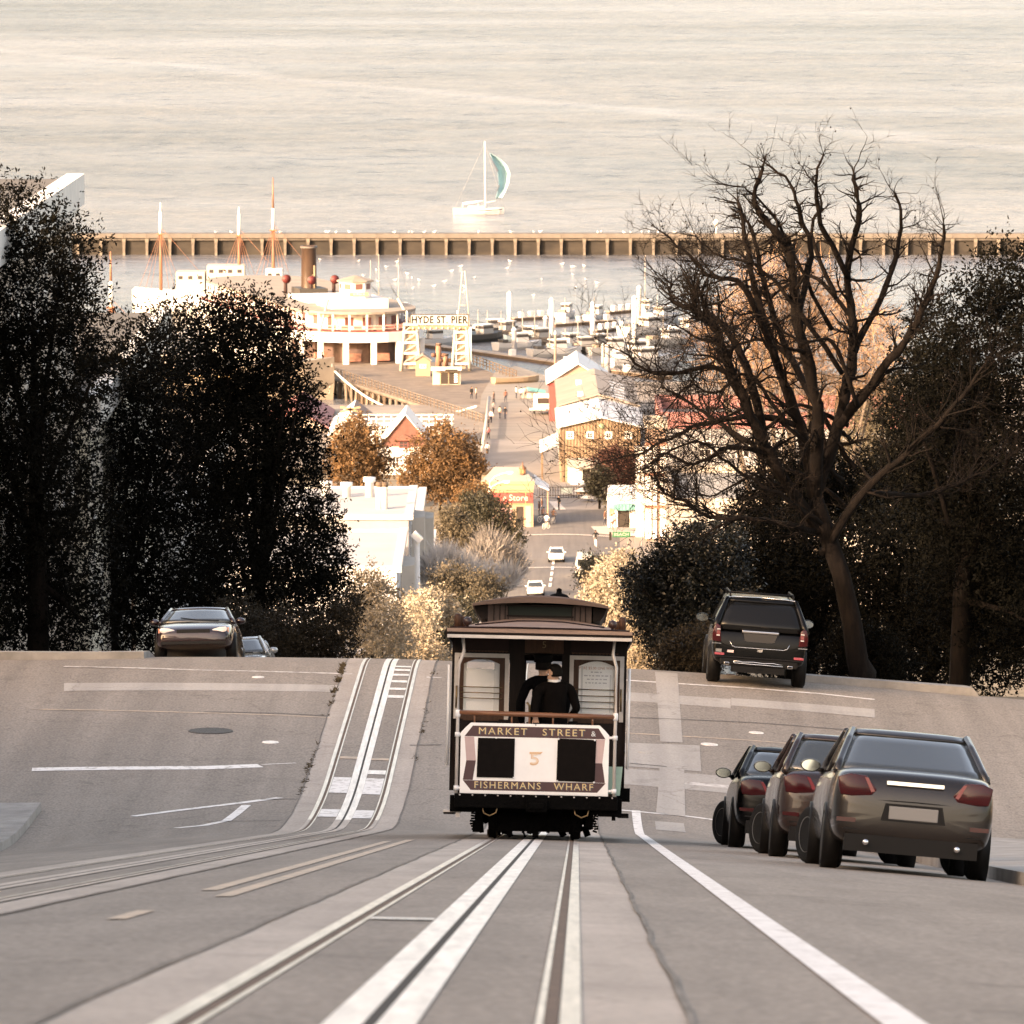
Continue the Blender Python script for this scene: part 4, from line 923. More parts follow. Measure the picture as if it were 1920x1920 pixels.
    DP.prism([(x, -.01, z) for x, z in out], (0, .035, 0)); dash = obj('dash_panel', DP, ENA, T, bevel=.006)
    def flat(name, pts, m, y=-.0125, t=.003): 
        q = MB(); q.prism([(a, y, b) for a, b in pts], (0, t, 0)); return obj(name, q, m, dash)
    zt2, zt3 = 1.475, 1.335; zb2, zb3 = .632, .758
    flat('upper_band', [(-.955, zt3), (.895, zt3), (.80, zt2), (-.85, zt2)], PLUM); flat('lower_band', [(-.86, zb2), (.80, zb2), (.91, zb3), (-.965, zb3)], PLUM)
    zm = 1.02
    for s in (-1, 1):
        a = (lambda v: v) if s < 0 else (lambda v: -v - .065)
        flat('pale_stripe', [(a(-.955), zt3 - .004), (a(-.83), zt3 - .004), (a(-.80), zm), (a(-.925), zm)], PINK, -.0122); flat('dark_stripe', [(a(-.925), zm - .001), (a(-.80), zm - .001), (a(-.835), zb3 + .004), (a(-.965), zb3 + .004)], PLUM, -.0122)
    flat('advert_board', [(-.785, .80), (-.295, .80), (-.293, 1.318), (-.777, 1.318)], BLKP, -.024, .014); flat('advert_board', [(.262, .775), (.765, .765), (.775, 1.325), (.268, 1.333)], BLKP, -.024, .014)
    for (a, b) in ((.28, 1.325), (.755, 1.318), (.275, .772), (.755, .765), (-.54, 1.322), (-.3, .80)):
        q = MB(); q.lathe([(.012, -.032), (.014, -.024)], (a, 0, b), 8, 'y'); obj('screw', q, ENA, dash)
    for s, o_ in ((1, (.012, .002, -.008)), (0, (0, 0, 0))):
        mm = SHAD if s else GOLDP; dy = -.0145 if s else -.0175
        lettering('MARKET   STREET', .128, mm, (-.075 + o_[0], dy, 1.405 + o_[2]), dash, sx=1.13, ext=.0015, spacing=1.26)
        lettering('&', .10, mm if s else GREYP, (.735 + o_[0] * .4, dy, 1.40 + o_[2] * .4), dash, ext=.0015)
        lettering('FISHERMANS   WHARF', .128, mm, (-.035 + o_[0], dy, .697 + o_[2]), dash, sx=1.03, ext=.0015, spacing=1.22)
    # numeral 5 with old-style outline
    lettering('5', .25, PEACH, (-.03, -.0145, 1.05), dash, sx=1.2, ext=.0015); lettering('5', .19, mat('numeral_fill', (.78, .62, .48), .5), (-.03, -.017, 1.05), dash, sx=1.25, ext=.001)
    q = MB(); q.prism([(-.10, -.0165, 1.145), (.075, -.0165, 1.150), (.045, -.0165, 1.118), (-.095, -.0165, 1.118)], (0, .002, 0)); obj('numeral_flag', q, PEACH, dash)
    # ---- poles, brackets, handrail
    for s in (-1, 1):
        xx = s * 1.035 - .015
        q = MB(); q.tube([(xx, .02, .52), (xx, .02, 1.55), (xx, .02, 1.62), (xx + s * .0, .02, 2.28), (xx - s * .02 + (.04 if s < 0 else -.03), .06, 2.45), (xx + (.04 if s < 0 else -.03), .08, 2.66)], .022, 10); po = obj('pole', q, GRY, T)
        for zz in (.655, 1.355): q = MB(); q.tube([(xx, .02, zz), (s * .955 - .03, .01, zz)], .018, 8); q.lathe([(.034, -.03), (.034, .03)], (xx, .02, zz), 10); obj('bracket', q, ENA, po)
        q = MB(); q.lathe([(.03, -.05), (.036, -.02), (.036, .02), (.03, .05)], (xx, .02, 1.63), 10); obj('rail_clamp', q, ENA, po)
        q = MB(); q.tube([(s * 1.205, 1.4, .95), (s * 1.205, 1.4, 2.30)], .020, 8); obj('grab_pole', q, ENA, T)
        q = MB(); q.tube([(s * 1.10, 1.36, 1.72), (s * 1.10, 1.36, 2.02)], .014, 6); obj('grab_handle', q, BRASS, T)
    q = MB(); q.tube([(-1.03, .02, 1.645), (-.5, .0, 1.64), (0, -.005, 1.637), (.5, .0, 1.632), (1.01, .02, 1.628)], .032, 12); hr = obj('handrail', q, RAILW, T)
    for xx in (-.83, -.34, -.11, .20, .72):
        q = MB(); q.tube([(xx, .01, 1.50), (xx, .01, 1.63)], .012, 6); obj('baluster', q, RAILW, hr)
    # brake lever with ring
    q = MB(); q.tube([(-.11, .30, .62), (-.11, .28, 1.62), (-.115, .25, 1.76), (-.15, .25, 1.80)], .016, 8); obj('brake_lever', q, BRASS, T)
    # ---- roof
    def roof_ring(y, h, w=1.215, z=2.70):
        xs_ = np.linspace(-w, w, 17); top = [(x, y, z + .045 + h * (1 - abs(x / w) ** 2.2)) for x in xs_]; bot = [(x, y, z - .0 + max(0, h - .06) * (1 - abs(x / w) ** 2.2)) for x in xs_[::-1]]
        return top + bot
    q = MB(); q.sm = False; q.loft([roof_ring(y, h) for y, h in ((-.20, .015), (-.17, .03), (.1, .075), (.5, .135), (1.0, .185), (2, .20), (7, .20), (7.6, .15), (8.3, .07), (8.55, .02))]); roof = obj('roof', q, CAN, T)
    q = MB(); q.b2((-1.205, -.185, 2.665), (1.205, -.15, 2.699)); obj('eave_front', q, BRN, roof); q = MB(); q.b2((-1.21, -.195, 2.622), (1.21, -.15, 2.664)); obj('fascia', q, GRY, roof)
    for s in (-1, 1):
        q = MB(); q.b2((s * 1.20, -.15, 2.63), (s * 1.225, 8.4, 2.70)); obj('eave_board', q, MAR, roof)
        q = MB(); q.tube([(s * .85, -.10, 2.80), (s * .3, -.02, 2.862), (0, .0, 2.868)], .010, 5); q.tube([(s * 1.18, -.19, 2.755), (s * .4, -.21, 2.768), (0, -.21, 2.768)], .012, 5); obj('roof_seam', q, MAR, roof)
        for k_, (xx, yy, hh) in enumerate(((1.085, .25, .20), (1.025, .32, .17)) if s < 0 else ((1.085, .25, .20), (1.03, .40, .15))):
            q = MB(); q.lathe([(.05, 0), (.05, hh * .75), (.042, hh), (.01, hh + .01)], (s * xx, yy, 2.74), 12); obj('roof_vent', q, OAK, roof)
        q = MB(); q.lathe([(.02, 0), (.02, .05), (.05, .06), (.062, .10), (.05, .14), (.015, .16)], (s * .955, .1, 2.745), 12); obj('marker_lamp', q, mat('lamp_dark', (.03, .012, .01), .3), roof)
    cl = MB(); cl.b2((-.70, 1.0, 2.80), (.68, 7.4, 3.11)); clo = obj('clerestory', cl, mat('clerestory_wood', (.062, .036, .030), .6, var=.25, scale=6), T)
    q = MB()
    for xx in (-.62, -.54, -.47, -.43, .42, .46, .53, .60): q.b2((xx - .006, .985, 2.84), (xx + .006, 1.0, 3.10))
    q.b2((-.45, .98, 2.945), (.44, 1.0, 2.97)); q.b2((-.45, .98, 3.085), (.44, 1.0, 3.105)); obj('trim', q, BRN, clo)
    q = MB(); q.b2((-.425, .988, 2.97), (.415, 1.0, 3.085)); obj('pane', q, GRNG, clo)
    q = MB(); q.b2((.12, .978, 2.97), (.132, .99, 3.085)); obj('mullion', q, GRNG, clo)
    for s in (-1, 1):
        q = MB(); q.prism([(s * .70, 1.0, 2.90), (s * .70, 1.0, 3.09), (s * .88, 1.0, 3.075), (s * .85, 1.0, 2.99), (s * .80, 1.0, 2.92)], (0, 6.3, 0)); obj('soffit', q, BRN, clo)
        for i in range(8):
            q = MB(); q.b2((s * .695, 1.3 + i * .75, 2.93), (s * .71, 1.8 + i * .75, 3.06)); obj('pane', q, GRNG, clo)
    def cr_ring(y, h, w=.905):
        xs_ = np.linspace(-w, w, 15); return [(x, y, 3.075 + .03 + h * (1 - abs(x / w) ** 2)) for x in xs_] + [(x, y, 3.075 + max(0, h - .05) * (1 - abs(x / w) ** 2)) for x in xs_[::-1]]
    q = MB(); q.loft([cr_ring(y, h) for y, h in ((.70, .105), (.74, .125), (1.2, .135), (7.2, .135), (7.6, .10))]); obj('clerestory_roof', q, mat('clerestory_canvas', (.10, .062, .048), .7, var=.15, scale=3), clo)
    # ---- body: bulkheads, sides
    yB = 1.45
    def bulkhead(yb, name):
        q = MB(); q.b2((-1.17, yb, .62), (-.20, yb + .05, 1.60)); q.b2((.40, yb, .62), (1.17, yb + .05, 1.60)); q.b2((-1.17, yb, 2.46), (1.17, yb + .05, 2.74))
        q.b2((-1.17, yb, 1.60), (-1.13, yb + .05, 2.46)); q.b2((1.13, yb, 1.60), (1.17, yb + .05, 2.46)); q.b2((-.40, yb, 1.60), (-.20, yb + .05, 2.46)); q.b2((.30, yb, .62), (.41, yb + .05, 2.46))
        return obj(name, q, BRN, T)
    bh = bulkhead(yB, 'rear_bulkhead'); fh = bulkhead(5.2, 'front_bulkhead')
    for s, (a, b) in ((-1, (-1.135, -.405)), (1, (.405, 1.135))):
        q = MB(); t = .055; zl, zh = 1.58, 2.46
        q.b2((a, yB - .03, zl), (a + t, yB, zh)); q.b2((b - t, yB - .03, zl), (b, yB, zh)); q.b2((a + t, yB - .03, zh - t), (b - t, yB, zh)); wf = obj('window_frame', q, GRY, bh)
        q = MB(); t2 = .125; 
        q.b2((a + t, yB - .02, zl), (a + t2, yB + .01, zh - t)); q.b2((b - t2, yB - .02, zl), (b - t, yB + .01, zh - t)); q.b2((a + t2, yB - .02, zl - .02), (b - t2, yB + .01, zl + .10))
        arc = [(a + t2, zh - t), (b - t2, zh - t)] + [(b - t2 - (b - a - 2 * t2) * i / 8, zh - t - .085 + .07 * math.sin(math.pi * i / 8)) for i in range(9)]
        q.prism([(x, yB - .02, z) for x, z in arc], (0, .03, 0)); obj('sash', q, OAK, wf)
        q = MB(); q.b2((a + t2 - .01, yB + .012, zl + .05), (b - t2 + .01, yB + .018, zh - t)); obj('pane', q, GLS, wf)
        q = MB()
        for zz in (1.86, 1.935, 2.01) if s < 0 else (1.76, 1.845, 1.925, 2.01): q.tube([(a + t2 - .04, yB - .035, zz), (b - t2 + .04, yB - .035, zz - .005)], .0075, 6)
        obj('guard_rod', q, BRASS, wf)
        q = MB()
        if s > 0:
            q.b2((a + t2 + .002, yB + .022, zl + .10), (b - t2 - .002, yB + .026, zh - .07)); no = obj('notice_glare_sheet', q, PAPER, wf)
            q = MB(); q.b2((a + t2 + .03, yB + .0195, zl + .12), (a + t2 + .055, yB + .0215, zh - .14)); q.b2((b - t2 - .065, yB + .0195, zl + .12), (b - t2 - .045, yB + .0215, zh - .25)); obj('notice_border', q, GREYP, no)
            xm = (a + b) / 2; NR = mat('notice_red', (.50, .22, .14), .7); NG = mat('notice_grey', (.42, .42, .45), .7)
            lettering('FARE $5.00 ONE WAY', .052, NR, (xm, yB + .0205, 2.295), no, sx=.93, ext=.0005)
            rg = random.Random(8)
            for i, ln in enumerate((.16, .34, .26, .30)):
                x_ = xm - ln / 2
                while x_ < xm + ln / 2:
                    wd_ = rg.uniform(.02, .06); q = MB(); q.b2((x_, yB + .0198, 2.235 - i * .048), (x_ + wd_, yB + .0215, 2.25 - i * .048)); obj('printed_line', q, NG, no); x_ += wd_ + .018
        else:
            q.b2((a + t2 + .035, yB + .022, zl + .10), (a + t2 + .25, yB + .026, zh - .20)); obj('notice_glare_sheet', q, PAPER, wf)  # left sheets stand in for sky and houses reflected in the glass
            q = MB(); q.b2((a + t2 + .25, yB + .030, zl + .10), (b - t2 - .075, yB + .034, zh - .21)); obj('notice_glare_sheet', q, PAPER, wf)
            q = MB(); q.b2((b - t2 - .074, yB + .022, zl + .10), (b - t2 + .002, yB + .026, zh - .10)); obj('notice_glare_sheet', q, GREYP, wf)
    q = MB(); q.b2((-1.0, yB - .012, 2.50), (-.42, yB, 2.66)); obj('header_panel', q, MAR, bh)
    q = MB(); q.b2((.42, yB - .012, 2.50), (1.0, yB, 2.66)); obj('header_panel', q, MAR, bh)
    q = MB(); q.b2((-.20, yB - .012, 2.48), (.32, yB, 2.70)); hd = obj('door_header', q, OAK, bh)
    lettering('5', .13, mat('dull_gold', (.16, .11, .05), .5), (.06, yB - .016, 2.59), hd, ext=.001)
    for s in (-1, 1):
        q = MB()
        for i in range(14): q.box((s * (.45 + i * .045), yB - .012, 2.488), (.03, .02, .022))
        q.b2((s * .42, yB - .006, 2.49), (s * 1.06, yB - .002, 2.497)); obj('dentil_trim', q, OAK, bh)
    for s in (-1, 1):
        q = MB(); prof = [(1.17, 1.62), (1.17, 1.22), (1.15, 1.05), (1.10, .80), (1.05, .56)]
        q.prism([(s * x, yB, z) for x, z in prof] + [(s * (x - .05), yB, z) for x, z in prof[::-1]], (0, 3.75, 0)); sd = obj('side_panel', q, MAR, T)
        q = MB(); q.tube([(s * 1.172, yB + .02, 1.18), (s * 1.155, yB + .02, 1.03), (s * 1.10, yB + .02, .78)], .006, 5); obj('pinstripe', q, GOLDP, sd)
        q = MB(); q.b2((s * 1.12, yB + .05, 2.46), (s * 1.17, 5.25, 2.74)); obj('side_header', q, BRN, T)
        for i in range(6):
            q = MB(); yy = yB + .06 + i * .72; q.b2((s * 1.12, yy, 1.62), (s * 1.165, yy + .06, 2.46)); obj('window_post', q, OAK, T)
            if i < 5:
                q = MB(); q.b2((s * 1.14, yy + .06, 1.62), (s * 1.146, yy + .72, 2.46)); obj('side_pane', q, GLS, T)
        q = MB(); q.b2((s * .70, yB + .1, .95), (s * 1.10, 5.1, 1.02)); q.b2((s * 1.06, yB + .1, 1.02), (s * 1.11, 5.1, 1.55)); obj('bench', q, OAK, T)
        q = MB(); q.b2((s * .15, 5.3, 1.0), (s * .55, 8.0, 1.06)); q.b2((s * .13, 5.3, 1.06), (s * .18, 8.0, 1.6)); obj('open_bench', q, OAK, T)
        for yy in (5.9, 6.7, 7.5, 8.3):
            q = MB(); q.tube([(s * 1.10, yy, .6), (s * 1.10, yy, 2.68)], .022, 8); obj('stanchion', q, ENA, T)
    q = MB(); q.b2((-.95, 8.30, .60), (.95, 8.36, 1.5)); obj('front_dash', q, ENA, T)
    q = MB(); q.b2((-1.1, yB + .06, 2.60), (1.1, 5.2, 2.62)); obj('ceiling', q, ENA, T)
    for s in (-1, 1): q = MB(); q.b2((s * 1.06, yB + .06, 1.02), (s * 1.045, 5.1, 1.60)); obj('bounce_lining', q, ENA, T)  # white lining added to bounce light onto the window sheets
    q = MB(); q.lathe([(.16, 0), (.155, .05), (.11, .10), (.04, .12), (.035, .15), (.04, .17), (.01, .19)], (.24, 3.2, 3.23), 16); obj('roof_bell', q, BLK, T)
    # destination lettering is on the dash; grip levers inside
    q = MB(); q.tube([(.06, 6.6, .6), (.06, 6.4, 1.9)], .02, 6); q.tube([(-.12, 6.6, .6), (-.12, 6.5, 1.8)], .02, 6); obj('grip_lever', q, BLK, T)
    return T
CAR = cable_car()
bpy.context.view_layer.update()
CM = CAR.matrix_world
def on_car(x, y, z): return CM @ Vector((x, y, z))
DK = (.0025, .0025, .003)
person('tall man in black coat and cap standing in the cable car doorway, back to camera', on_car(.10, 1.12, .622), rz=R(4), h=1.80, top=DK, legs=DK, arms=((.27, .10, .86), (.25, .06, .86)), hi=True, bulk=1.12, hat=mat('black_cap', (.003, .003, .0035), .8, spec=.08), rot=(R(-2), 0, R(6)))
o = person('man in dark jacket with white collar on the rear platform, looking left', on_car(.245, .62, .622), h=1.70, top=(.0045, .0035, .0032), legs=(.003, .003, .004), arms=((.34, -.30, 1.06), (.22, .16, .98)), elbows=((-.31, -.10, 1.14), (.30, -.06, 1.13)), hi=True, bulk=1.22, head_turn=R(62), rot=(R(-1), 0, R(14)))
q = MB(); q.loft([[(.083 * math.cos(6.2832 * k / 16), .078 * math.sin(6.2832 * k / 16) + .0, z + (.012 if math.sin(6.2832 * k / 16) < 0 else -.012)) for k in range(16)] for z in (1.455, 1.50)], caps=False)
obj('collar', q, mat('white_collar', (.75, .74, .72), .7), o)
# ================================================================== vehicles
def carpaint(name, c, rough=.25, metal=.2, coat=1.0, spec=.5):
    return mat(name, c, rough, metal=metal, spec=spec, coat=coat, var=.06, scale=2)
CGLASS = mat('auto_glass', (.030, .036, .036), .03, spec=.9, coat=.6)
TGLASS = mat('tinted_glass', (.006, .006, .006), .12, spec=.25)
TYRE = mat('tyre_rubber', (.008, .008, .008), .85, bump=.3, bscale=60, spec=.2)
RIMM = mat('wheel_rim', (.45, .44, .43), .3, metal=.9)
TAIL = mat('tail_lamp_red', (.045, .0025, .004), .2, coat=.25, spec=.3)
TAILC = mat('lamp_clear', (.65, .60, .58), .12, coat=1.0)
AMB = mat('amber_lamp', (.55, .16, .06), .15, coat=1.0)
CHROME = mat('chrome_trim', (.82, .81, .80), .12, metal=1.0)
BPLAST = mat('black_plastic', (.005, .0045, .0045), .5, spec=.2)
MIRG = mat('mirror_glass', (.42, .47, .46), .08, metal=.9)
PLATEW = mat('licence_plate', (.20, .195, .19), .5)
def ring_body(y, w, zb, zt, sh=.10, cr=.03):
    h = zt - zb
    half = [(0, zb), (w * .55, zb), (w * .90, zb + .02), (w * .975, zb + h * .22), (w, zb + h * .5), (w * .985, zb + h * .78), (w - sh * .55, zt - .025), (w - sh * 1.6, zt + cr * .4), (w * .4, zt + cr), (0, zt + cr)]
    return [(x, y, z) for x, z in half] + [(-x, y, z) for x, z in half[::-1][1:-1]]
def wheel(parent, x, y, r, steer=0.0, width=.22):
    e = bpy.data.objects.new('wheel', None); COL.objects.link(e); e.parent = parent; e.location = (x, y, r); e.rotation_euler = (0, 0, steer)
    s = 1 if x > 0 else -1; w2 = width / 2
    t = MB(); t.lathe([(r * .62, -w2 * .9), (r * .90, -w2), (r * .985, -w2 * .8), (r, -w2 * .5), (r, w2 * .5), (r * .985, w2 * .8), (r * .90, w2), (r * .62, w2 * .9)], n=28, axis='x'); obj('tyre', t, TYRE, e)
    m = MB(); m.lathe([(.03, s * w2 * .75), (r * .2, s * w2 * .80), (r * .3, s * w2 * .5), (r * .55, s * w2 * .55), (r * .63, s * w2 * .95), (r * .60, s * w2 * .2)], n=20, axis='x')
    for k in range(5):
        a = k * 1.2566; m.box((s * w2 * .68, r * .42 * math.cos(a), r * .42 * math.sin(a)), (.03, r * .14, r * .5), Matrix.Rotation(a - math.pi / 2, 3, 'X'))
    obj('rim', m, RIMM, e)
    return e
def mirror(parent, x, y, z, s, m, faces=-1, scale=1.0, back=False):
    a = MB(); a.sm = True
    rings = []
    for (dy, k) in ((0, .92), (.03 * 1, 1.0), (.07, .9), (.11, .5), (.12, .1)):
        rings.append([(x + s * (.13 + .115 * k * math.cos(6.2832 * q / 14)) * scale, y + dy * (-faces), z + .075 * k * math.sin(6.2832 * q / 14) * scale) for q in range(14)])
    a.loft(rings); a.tube([(x - s * .02, y + .06 * (-faces), z - .05), (x + s * .06, y + .05 * (-faces), z - .03)], .025, 8)
    o = obj('mirror', a, m, parent)
    if not back:
        g = MB(); g.prism([(x + s * (.13 + .10 * math.cos(6.2832 * q / 14)) * scale, y + .004 * faces, z + .062 * math.sin(6.2832 * q / 14) * scale) for q in range(14)], (0, -.006 * faces, 0)); obj('mirror_glass', g, MIRG, o)
    return o
def sedan(label, loc, rot, paint, L=4.5, W=.875, H=1.40, steer=0.0, facing='away', details='rear', group=None, roofz=None, hatch=False):
    T = thing('parked_car', label, 'car', loc, rot, group)
    b = MB(); b.sm = True
    zt = .98
    st = [(0, .70, .42, .72), (.03, .80, .34, .82), (.10, .845, .28, .95), (.30, .865, .24, .985), (.75, W, .22, 1.0), (1.6, W + .01, .20, .985), (2.8, W + .005, .20, .965), (3.35, W, .21, .945), (3.9, W - .015, .23, .86), (4.25, W - .055, .26, .76), (4.43, W - .13, .32, .66), (4.5, W - .25, .40, .58)]
    st = [(y * L / 4.5, w, zb, t * H / 1.4) for y, w, zb, t in st]
    b.loft([ring_body(*q) for q in st]); body = obj('body', b, paint, T)
    sm = body.modifiers.new('sub', 'SUBSURF'); sm.levels = 1; sm.render_levels = 2
    # greenhouse: glass core, roof skin and pillars
    k = L / 4.5; zr = H - .015
    yb, yr, yf, yw = (.62 if not hatch else .22) * k, (1.42 if not hatch else .75) * k, 2.55 * k, 3.42 * k
    bw, rw = W - .085, W - .27
    base = [(-bw, yb), (bw, yb), (bw, yw), (-bw, yw)]; z1 = .955 * H / 1.4
    rear_b = lambda x, t: Vector((x, yb + (yr - yb) * t, z1 + (zr - z1) * t))
    g = MB(); N = 9
    def gring(t):   # t 0 belt .. 1 roof
        w = bw + (rw - bw) * t ** 1.15; y0 = yb + (yr - yb) * t; y1 = yw + (yf - yw) * t; z = z1 + (zr - z1) * t; c = .10 * (1 + t)
        pts = []
        for i in range(N): u = i / (N - 1) * 2 - 1; pts.append((w * u * (1 - .0), y0 - c * .5 * (1 - u * u), z))
        for i in range(N): u = 1 - i / (N - 1) * 2; pts.append((w * u, y1 + c * (1 - u * u), z))
        return pts
    g.sm = True; g.loft([gring(t) for t in (0, .25, .5, .75, .93)]); gl = obj('glass', g, CGLASS, T)
    r = MB(); r.sm = True; top = gring(.90)
    rings = [gring(.90), gring(.96)]
    mid = gring(1.0); cx = sum(p[1] for p in mid) / len(mid)
    rings.append([(p[0] * .985, cx + (p[1] - cx) * .985, zr + .012) for p in mid]); rings.append([(p[0] * .6, cx + (p[1] - cx) * .7, zr + .035) for p in mid]); rings.append([(p[0] * .05, cx + (p[1] - cx) * .05, zr + .042) for p in mid])
    r.loft([[(p[0] * 1.012, cx + (p[1] - cx) * 1.006, p[2]) for p in rings[0]]] + rings[1:]); obj('roof', r, paint, T)
    for s in (-1, 1):
        def pil(ya, yb_, wd):
            q = MB(); pts = []
            for t in (0, .25, .5, .75, 1):
                w = bw + (rw - bw) * t ** 1.15 + .004; pts.append((s * w, ya + (yb_ - ya) * t, z1 + (zr - z1) * t))
            q.tube(pts, wd, 7); obj('pillar', q, paint, T)
        pil(yb + .02, yr + .02, .045); pil(yw - .0, yf - .0, .038); pil((yb + yw) * .52, (yr + yf) * .5 + .1, .03)
    for s in (-1, 1):
        for yy, stt in ((.86 * k, 0), (3.62 * k, steer)):
            a = MB(); a.lathe([(.355, -.17), (.355, .0)] if s > 0 else [(.355, 0), (.355, .17)], n=26, axis='x'); obj('wheel_arch', a, BPLAST, T, loc=(s * (W + .006), yy, .335))
            wheel(T, s * (W - .10 if stt == 0 else W - .07), yy, .315, stt)
    mirror(T, -(bw + .02), yw - .32, z1 + .06, -1, paint, -1, 1.0); mirror(T, bw + .02, yw - .32, z1 + .06, 1, paint, -1, 1.0)
    hz = H / 1.4
    if details in ('rear', 'both'):
        for s in (-1, 1):
            q = MB(); q.sm = True; q.loft([[(s * x, y, z) for x, z in ((.80, .80 * hz), (.815, .90 * hz), (.70, .94 * hz), (.52, .93 * hz), (.40, .80 * hz), (.45, .74 * hz), (.66, .72 * hz), (.78, .73 * hz))] for y in (.005, .14, .2)]); tl = obj('tail_lamp', q, TAIL, T, bevel=.01)
            q = MB(); q.prism([(s * .50, .0, .91 * hz), (s * .54, .0, .915 * hz), (s * .46, .0, .77 * hz), (s * .42, .0, .78 * hz)], (0, .05, 0)); obj('reverse_lens', q, mat('tail_bright', (.20, .02, .025), .2, coat=.3), tl)
            q = MB(); q.b2((s * .60, -.012, .50), (s * .80, .05, .545)); obj('reflector', q, TAIL, T)
            q = MB(); q.lathe([(.03, -.06), (.035, .15)], (s * .48, 0, .30), 12, 'y'); obj('exhaust', q, CHROME, T)
        q = MB(); q.b2((-.26, -.012, .56), (.26, .05, .70)); obj('licence_plate', q, PLATEW, T, bevel=.01)
        q = MB(); q.tube([(-.60, .035, .60 * hz), (-.62, .03, .66 * hz), (-.40, .012, .70 * hz), (0, .0, .705 * hz), (.40, .012, .70 * hz), (.62, .03, .66 * hz), (.60, .035, .60 * hz)], .006, 5); obj('boot_seam', q, BPLAST, T)
        q = MB(); q.prism([(-.34, -.006, .54), (.34, -.006, .54), (.30, -.006, .725), (-.30, -.006, .725)], (0, .05, 0)); obj('plate_recess', q, BPLAST, T)
        q = MB(); q.b2((-.72, .012, .425), (.72, .08, .44)); obj('bumper_seam', q, BPLAST, T)
        q = MB(); q.b2((-.30, .01, .86 * hz), (.30, .09, .895 * hz)); obj('boot_trim', q, CHROME, T)
        q = MB(); q.b2((-.70, .02, .20), (.70, .2, .38)); obj('rear_valance', q, BPLAST, T)
    if details in ('front', 'both'):
        for s in (-1, 1):
            q = MB(); q.sm = True; q.loft([[(s * x, y, z) for x, z in ((.36, .60), (.42, .66), (.56, .70), (.70, .71), (.735, .66), (.70, .60), (.54, .575))] for y in (L - .22, L - .10, L - .045)]); hl = obj('head_lamp', q, TAILC, T, bevel=.008)
            q = MB(); q.b2((s * .70, L - .22, .60), (s * .765, L - .13, .70)); obj('turn_lens', q, AMB, hl)
            q = MB(); q.b2((s * .42, L - .09, .43), (s * .62, L - .035, .475)); obj('fog_lamp', q, AMB, T)
        q = MB(); q.b2((-.36, L - .07, .58), (.36, L - .01, .66)); obj('grille', q, BPLAST, T)
        q = MB(); q.b2((-.70, L - .06, .34), (.70, L + .0, .40)); obj('air_dam', q, BPLAST, T)
        q = MB(); q.tube([(-.5, 3.42 * k + .14, z1 + .02), (0, 3.36 * k + .1, z1 + .06), (.35, 3.2 * k + .1, z1 + .13)], .012, 5); obj('wiper', q, BPLAST, T)
    return T
def stand(rel_, y, L, away=True):
    """ground-hugging placement on the street: location of the rear bumper centre and the euler rotation"""
    ya, yb = (y, y + L)
    xa, xb = Xc(ya) + rel_, Xc(yb) + rel_
    za, zb = gz(xa, ya + .86), gz(xb, yb - .86)
    p = math.atan2(gz(xb, yb - .86) - gz(xa, ya + .86), (yb - ya) - 1.72)
    roll = math.atan2(gz(xa + .8, ya + 1) - gz(xa - .8, ya + 1), 1.6)
    if away:
        return (xa, ya, gz(xa, ya + .86) - math.tan(p) * .86), (p, -roll, -.0117)
    return (xb, yb, gz(xb, yb - .86) + math.tan(p) * .86), (-p, roll, math.pi - .0117)
BLKC = carpaint('black_car_paint', (.0016, .0016, .0018), .22, .0, .0, .22); BRNC = carpaint('brown_car_paint', (.026, .012, .009), .22, .2, .45); DKBR = carpaint('dark_bronze_car_paint', (.014, .0095, .007), .22, .2, .45)
MARC = carpaint('maroon_car_paint', (.020, .006, .007)); SILC = carpaint('silver_car_paint', (.42, .43, .43), .25, .6); WHTC = carpaint('white_car_paint', (.78, .78, .77), .3, 0); BLUC = carpaint('blue_grey_car_paint', (.26, .31, .34), .25, .5)
l, r = stand(5.22, 76.6, 4.45); sedan('black sedan parked farthest down of the three cars at right', l, r, BLKC, 4.45, steer=R(24))
l, r = stand(5.46, 67.2, 4.5); sedan('brown hatchback parked between the black and the bronze car at right', l, r, BRNC, 4.5, H=1.50, steer=R(24), hatch=True)
l, r = stand(5.72, 58.8, 4.7); sedan('dark bronze sedan parked nearest the camera at right', l, r, DKBR, 4.7, H=1.50, steer=R(20))
l, r = stand(-6.02, 121.6, 4.4, False); sedan('dark maroon sedan facing uphill beyond the crest at left', l, r, MARC, 4.4, H=1.38, details='front')
l, r = stand(-5.62, 129.3, 4.2, False); sedan('silver compact car parked behind the maroon sedan at left', l, r, SILC, 4.2, H=1.42, details='front', hatch=True)
l, r = stand(5.05, 130.5, 4.3); sedan('blue-grey car beyond the crest, glimpsed under the black SUV', l, r, BLUC, 4.3, H=1.42)
# far white cars
def zat(x, y): return gz(x, y)
l, r = stand(-.05, 602, 4.4, False); sedan('white car crossing the junction at the foot of the hill', l, r, WHTC, 4.4, details='front')
l, r = stand(-2.0, 566, 4.4, False); sedan('white car on the lower street just above the cable car roof', l, r, WHTC, 4.4, details='front')

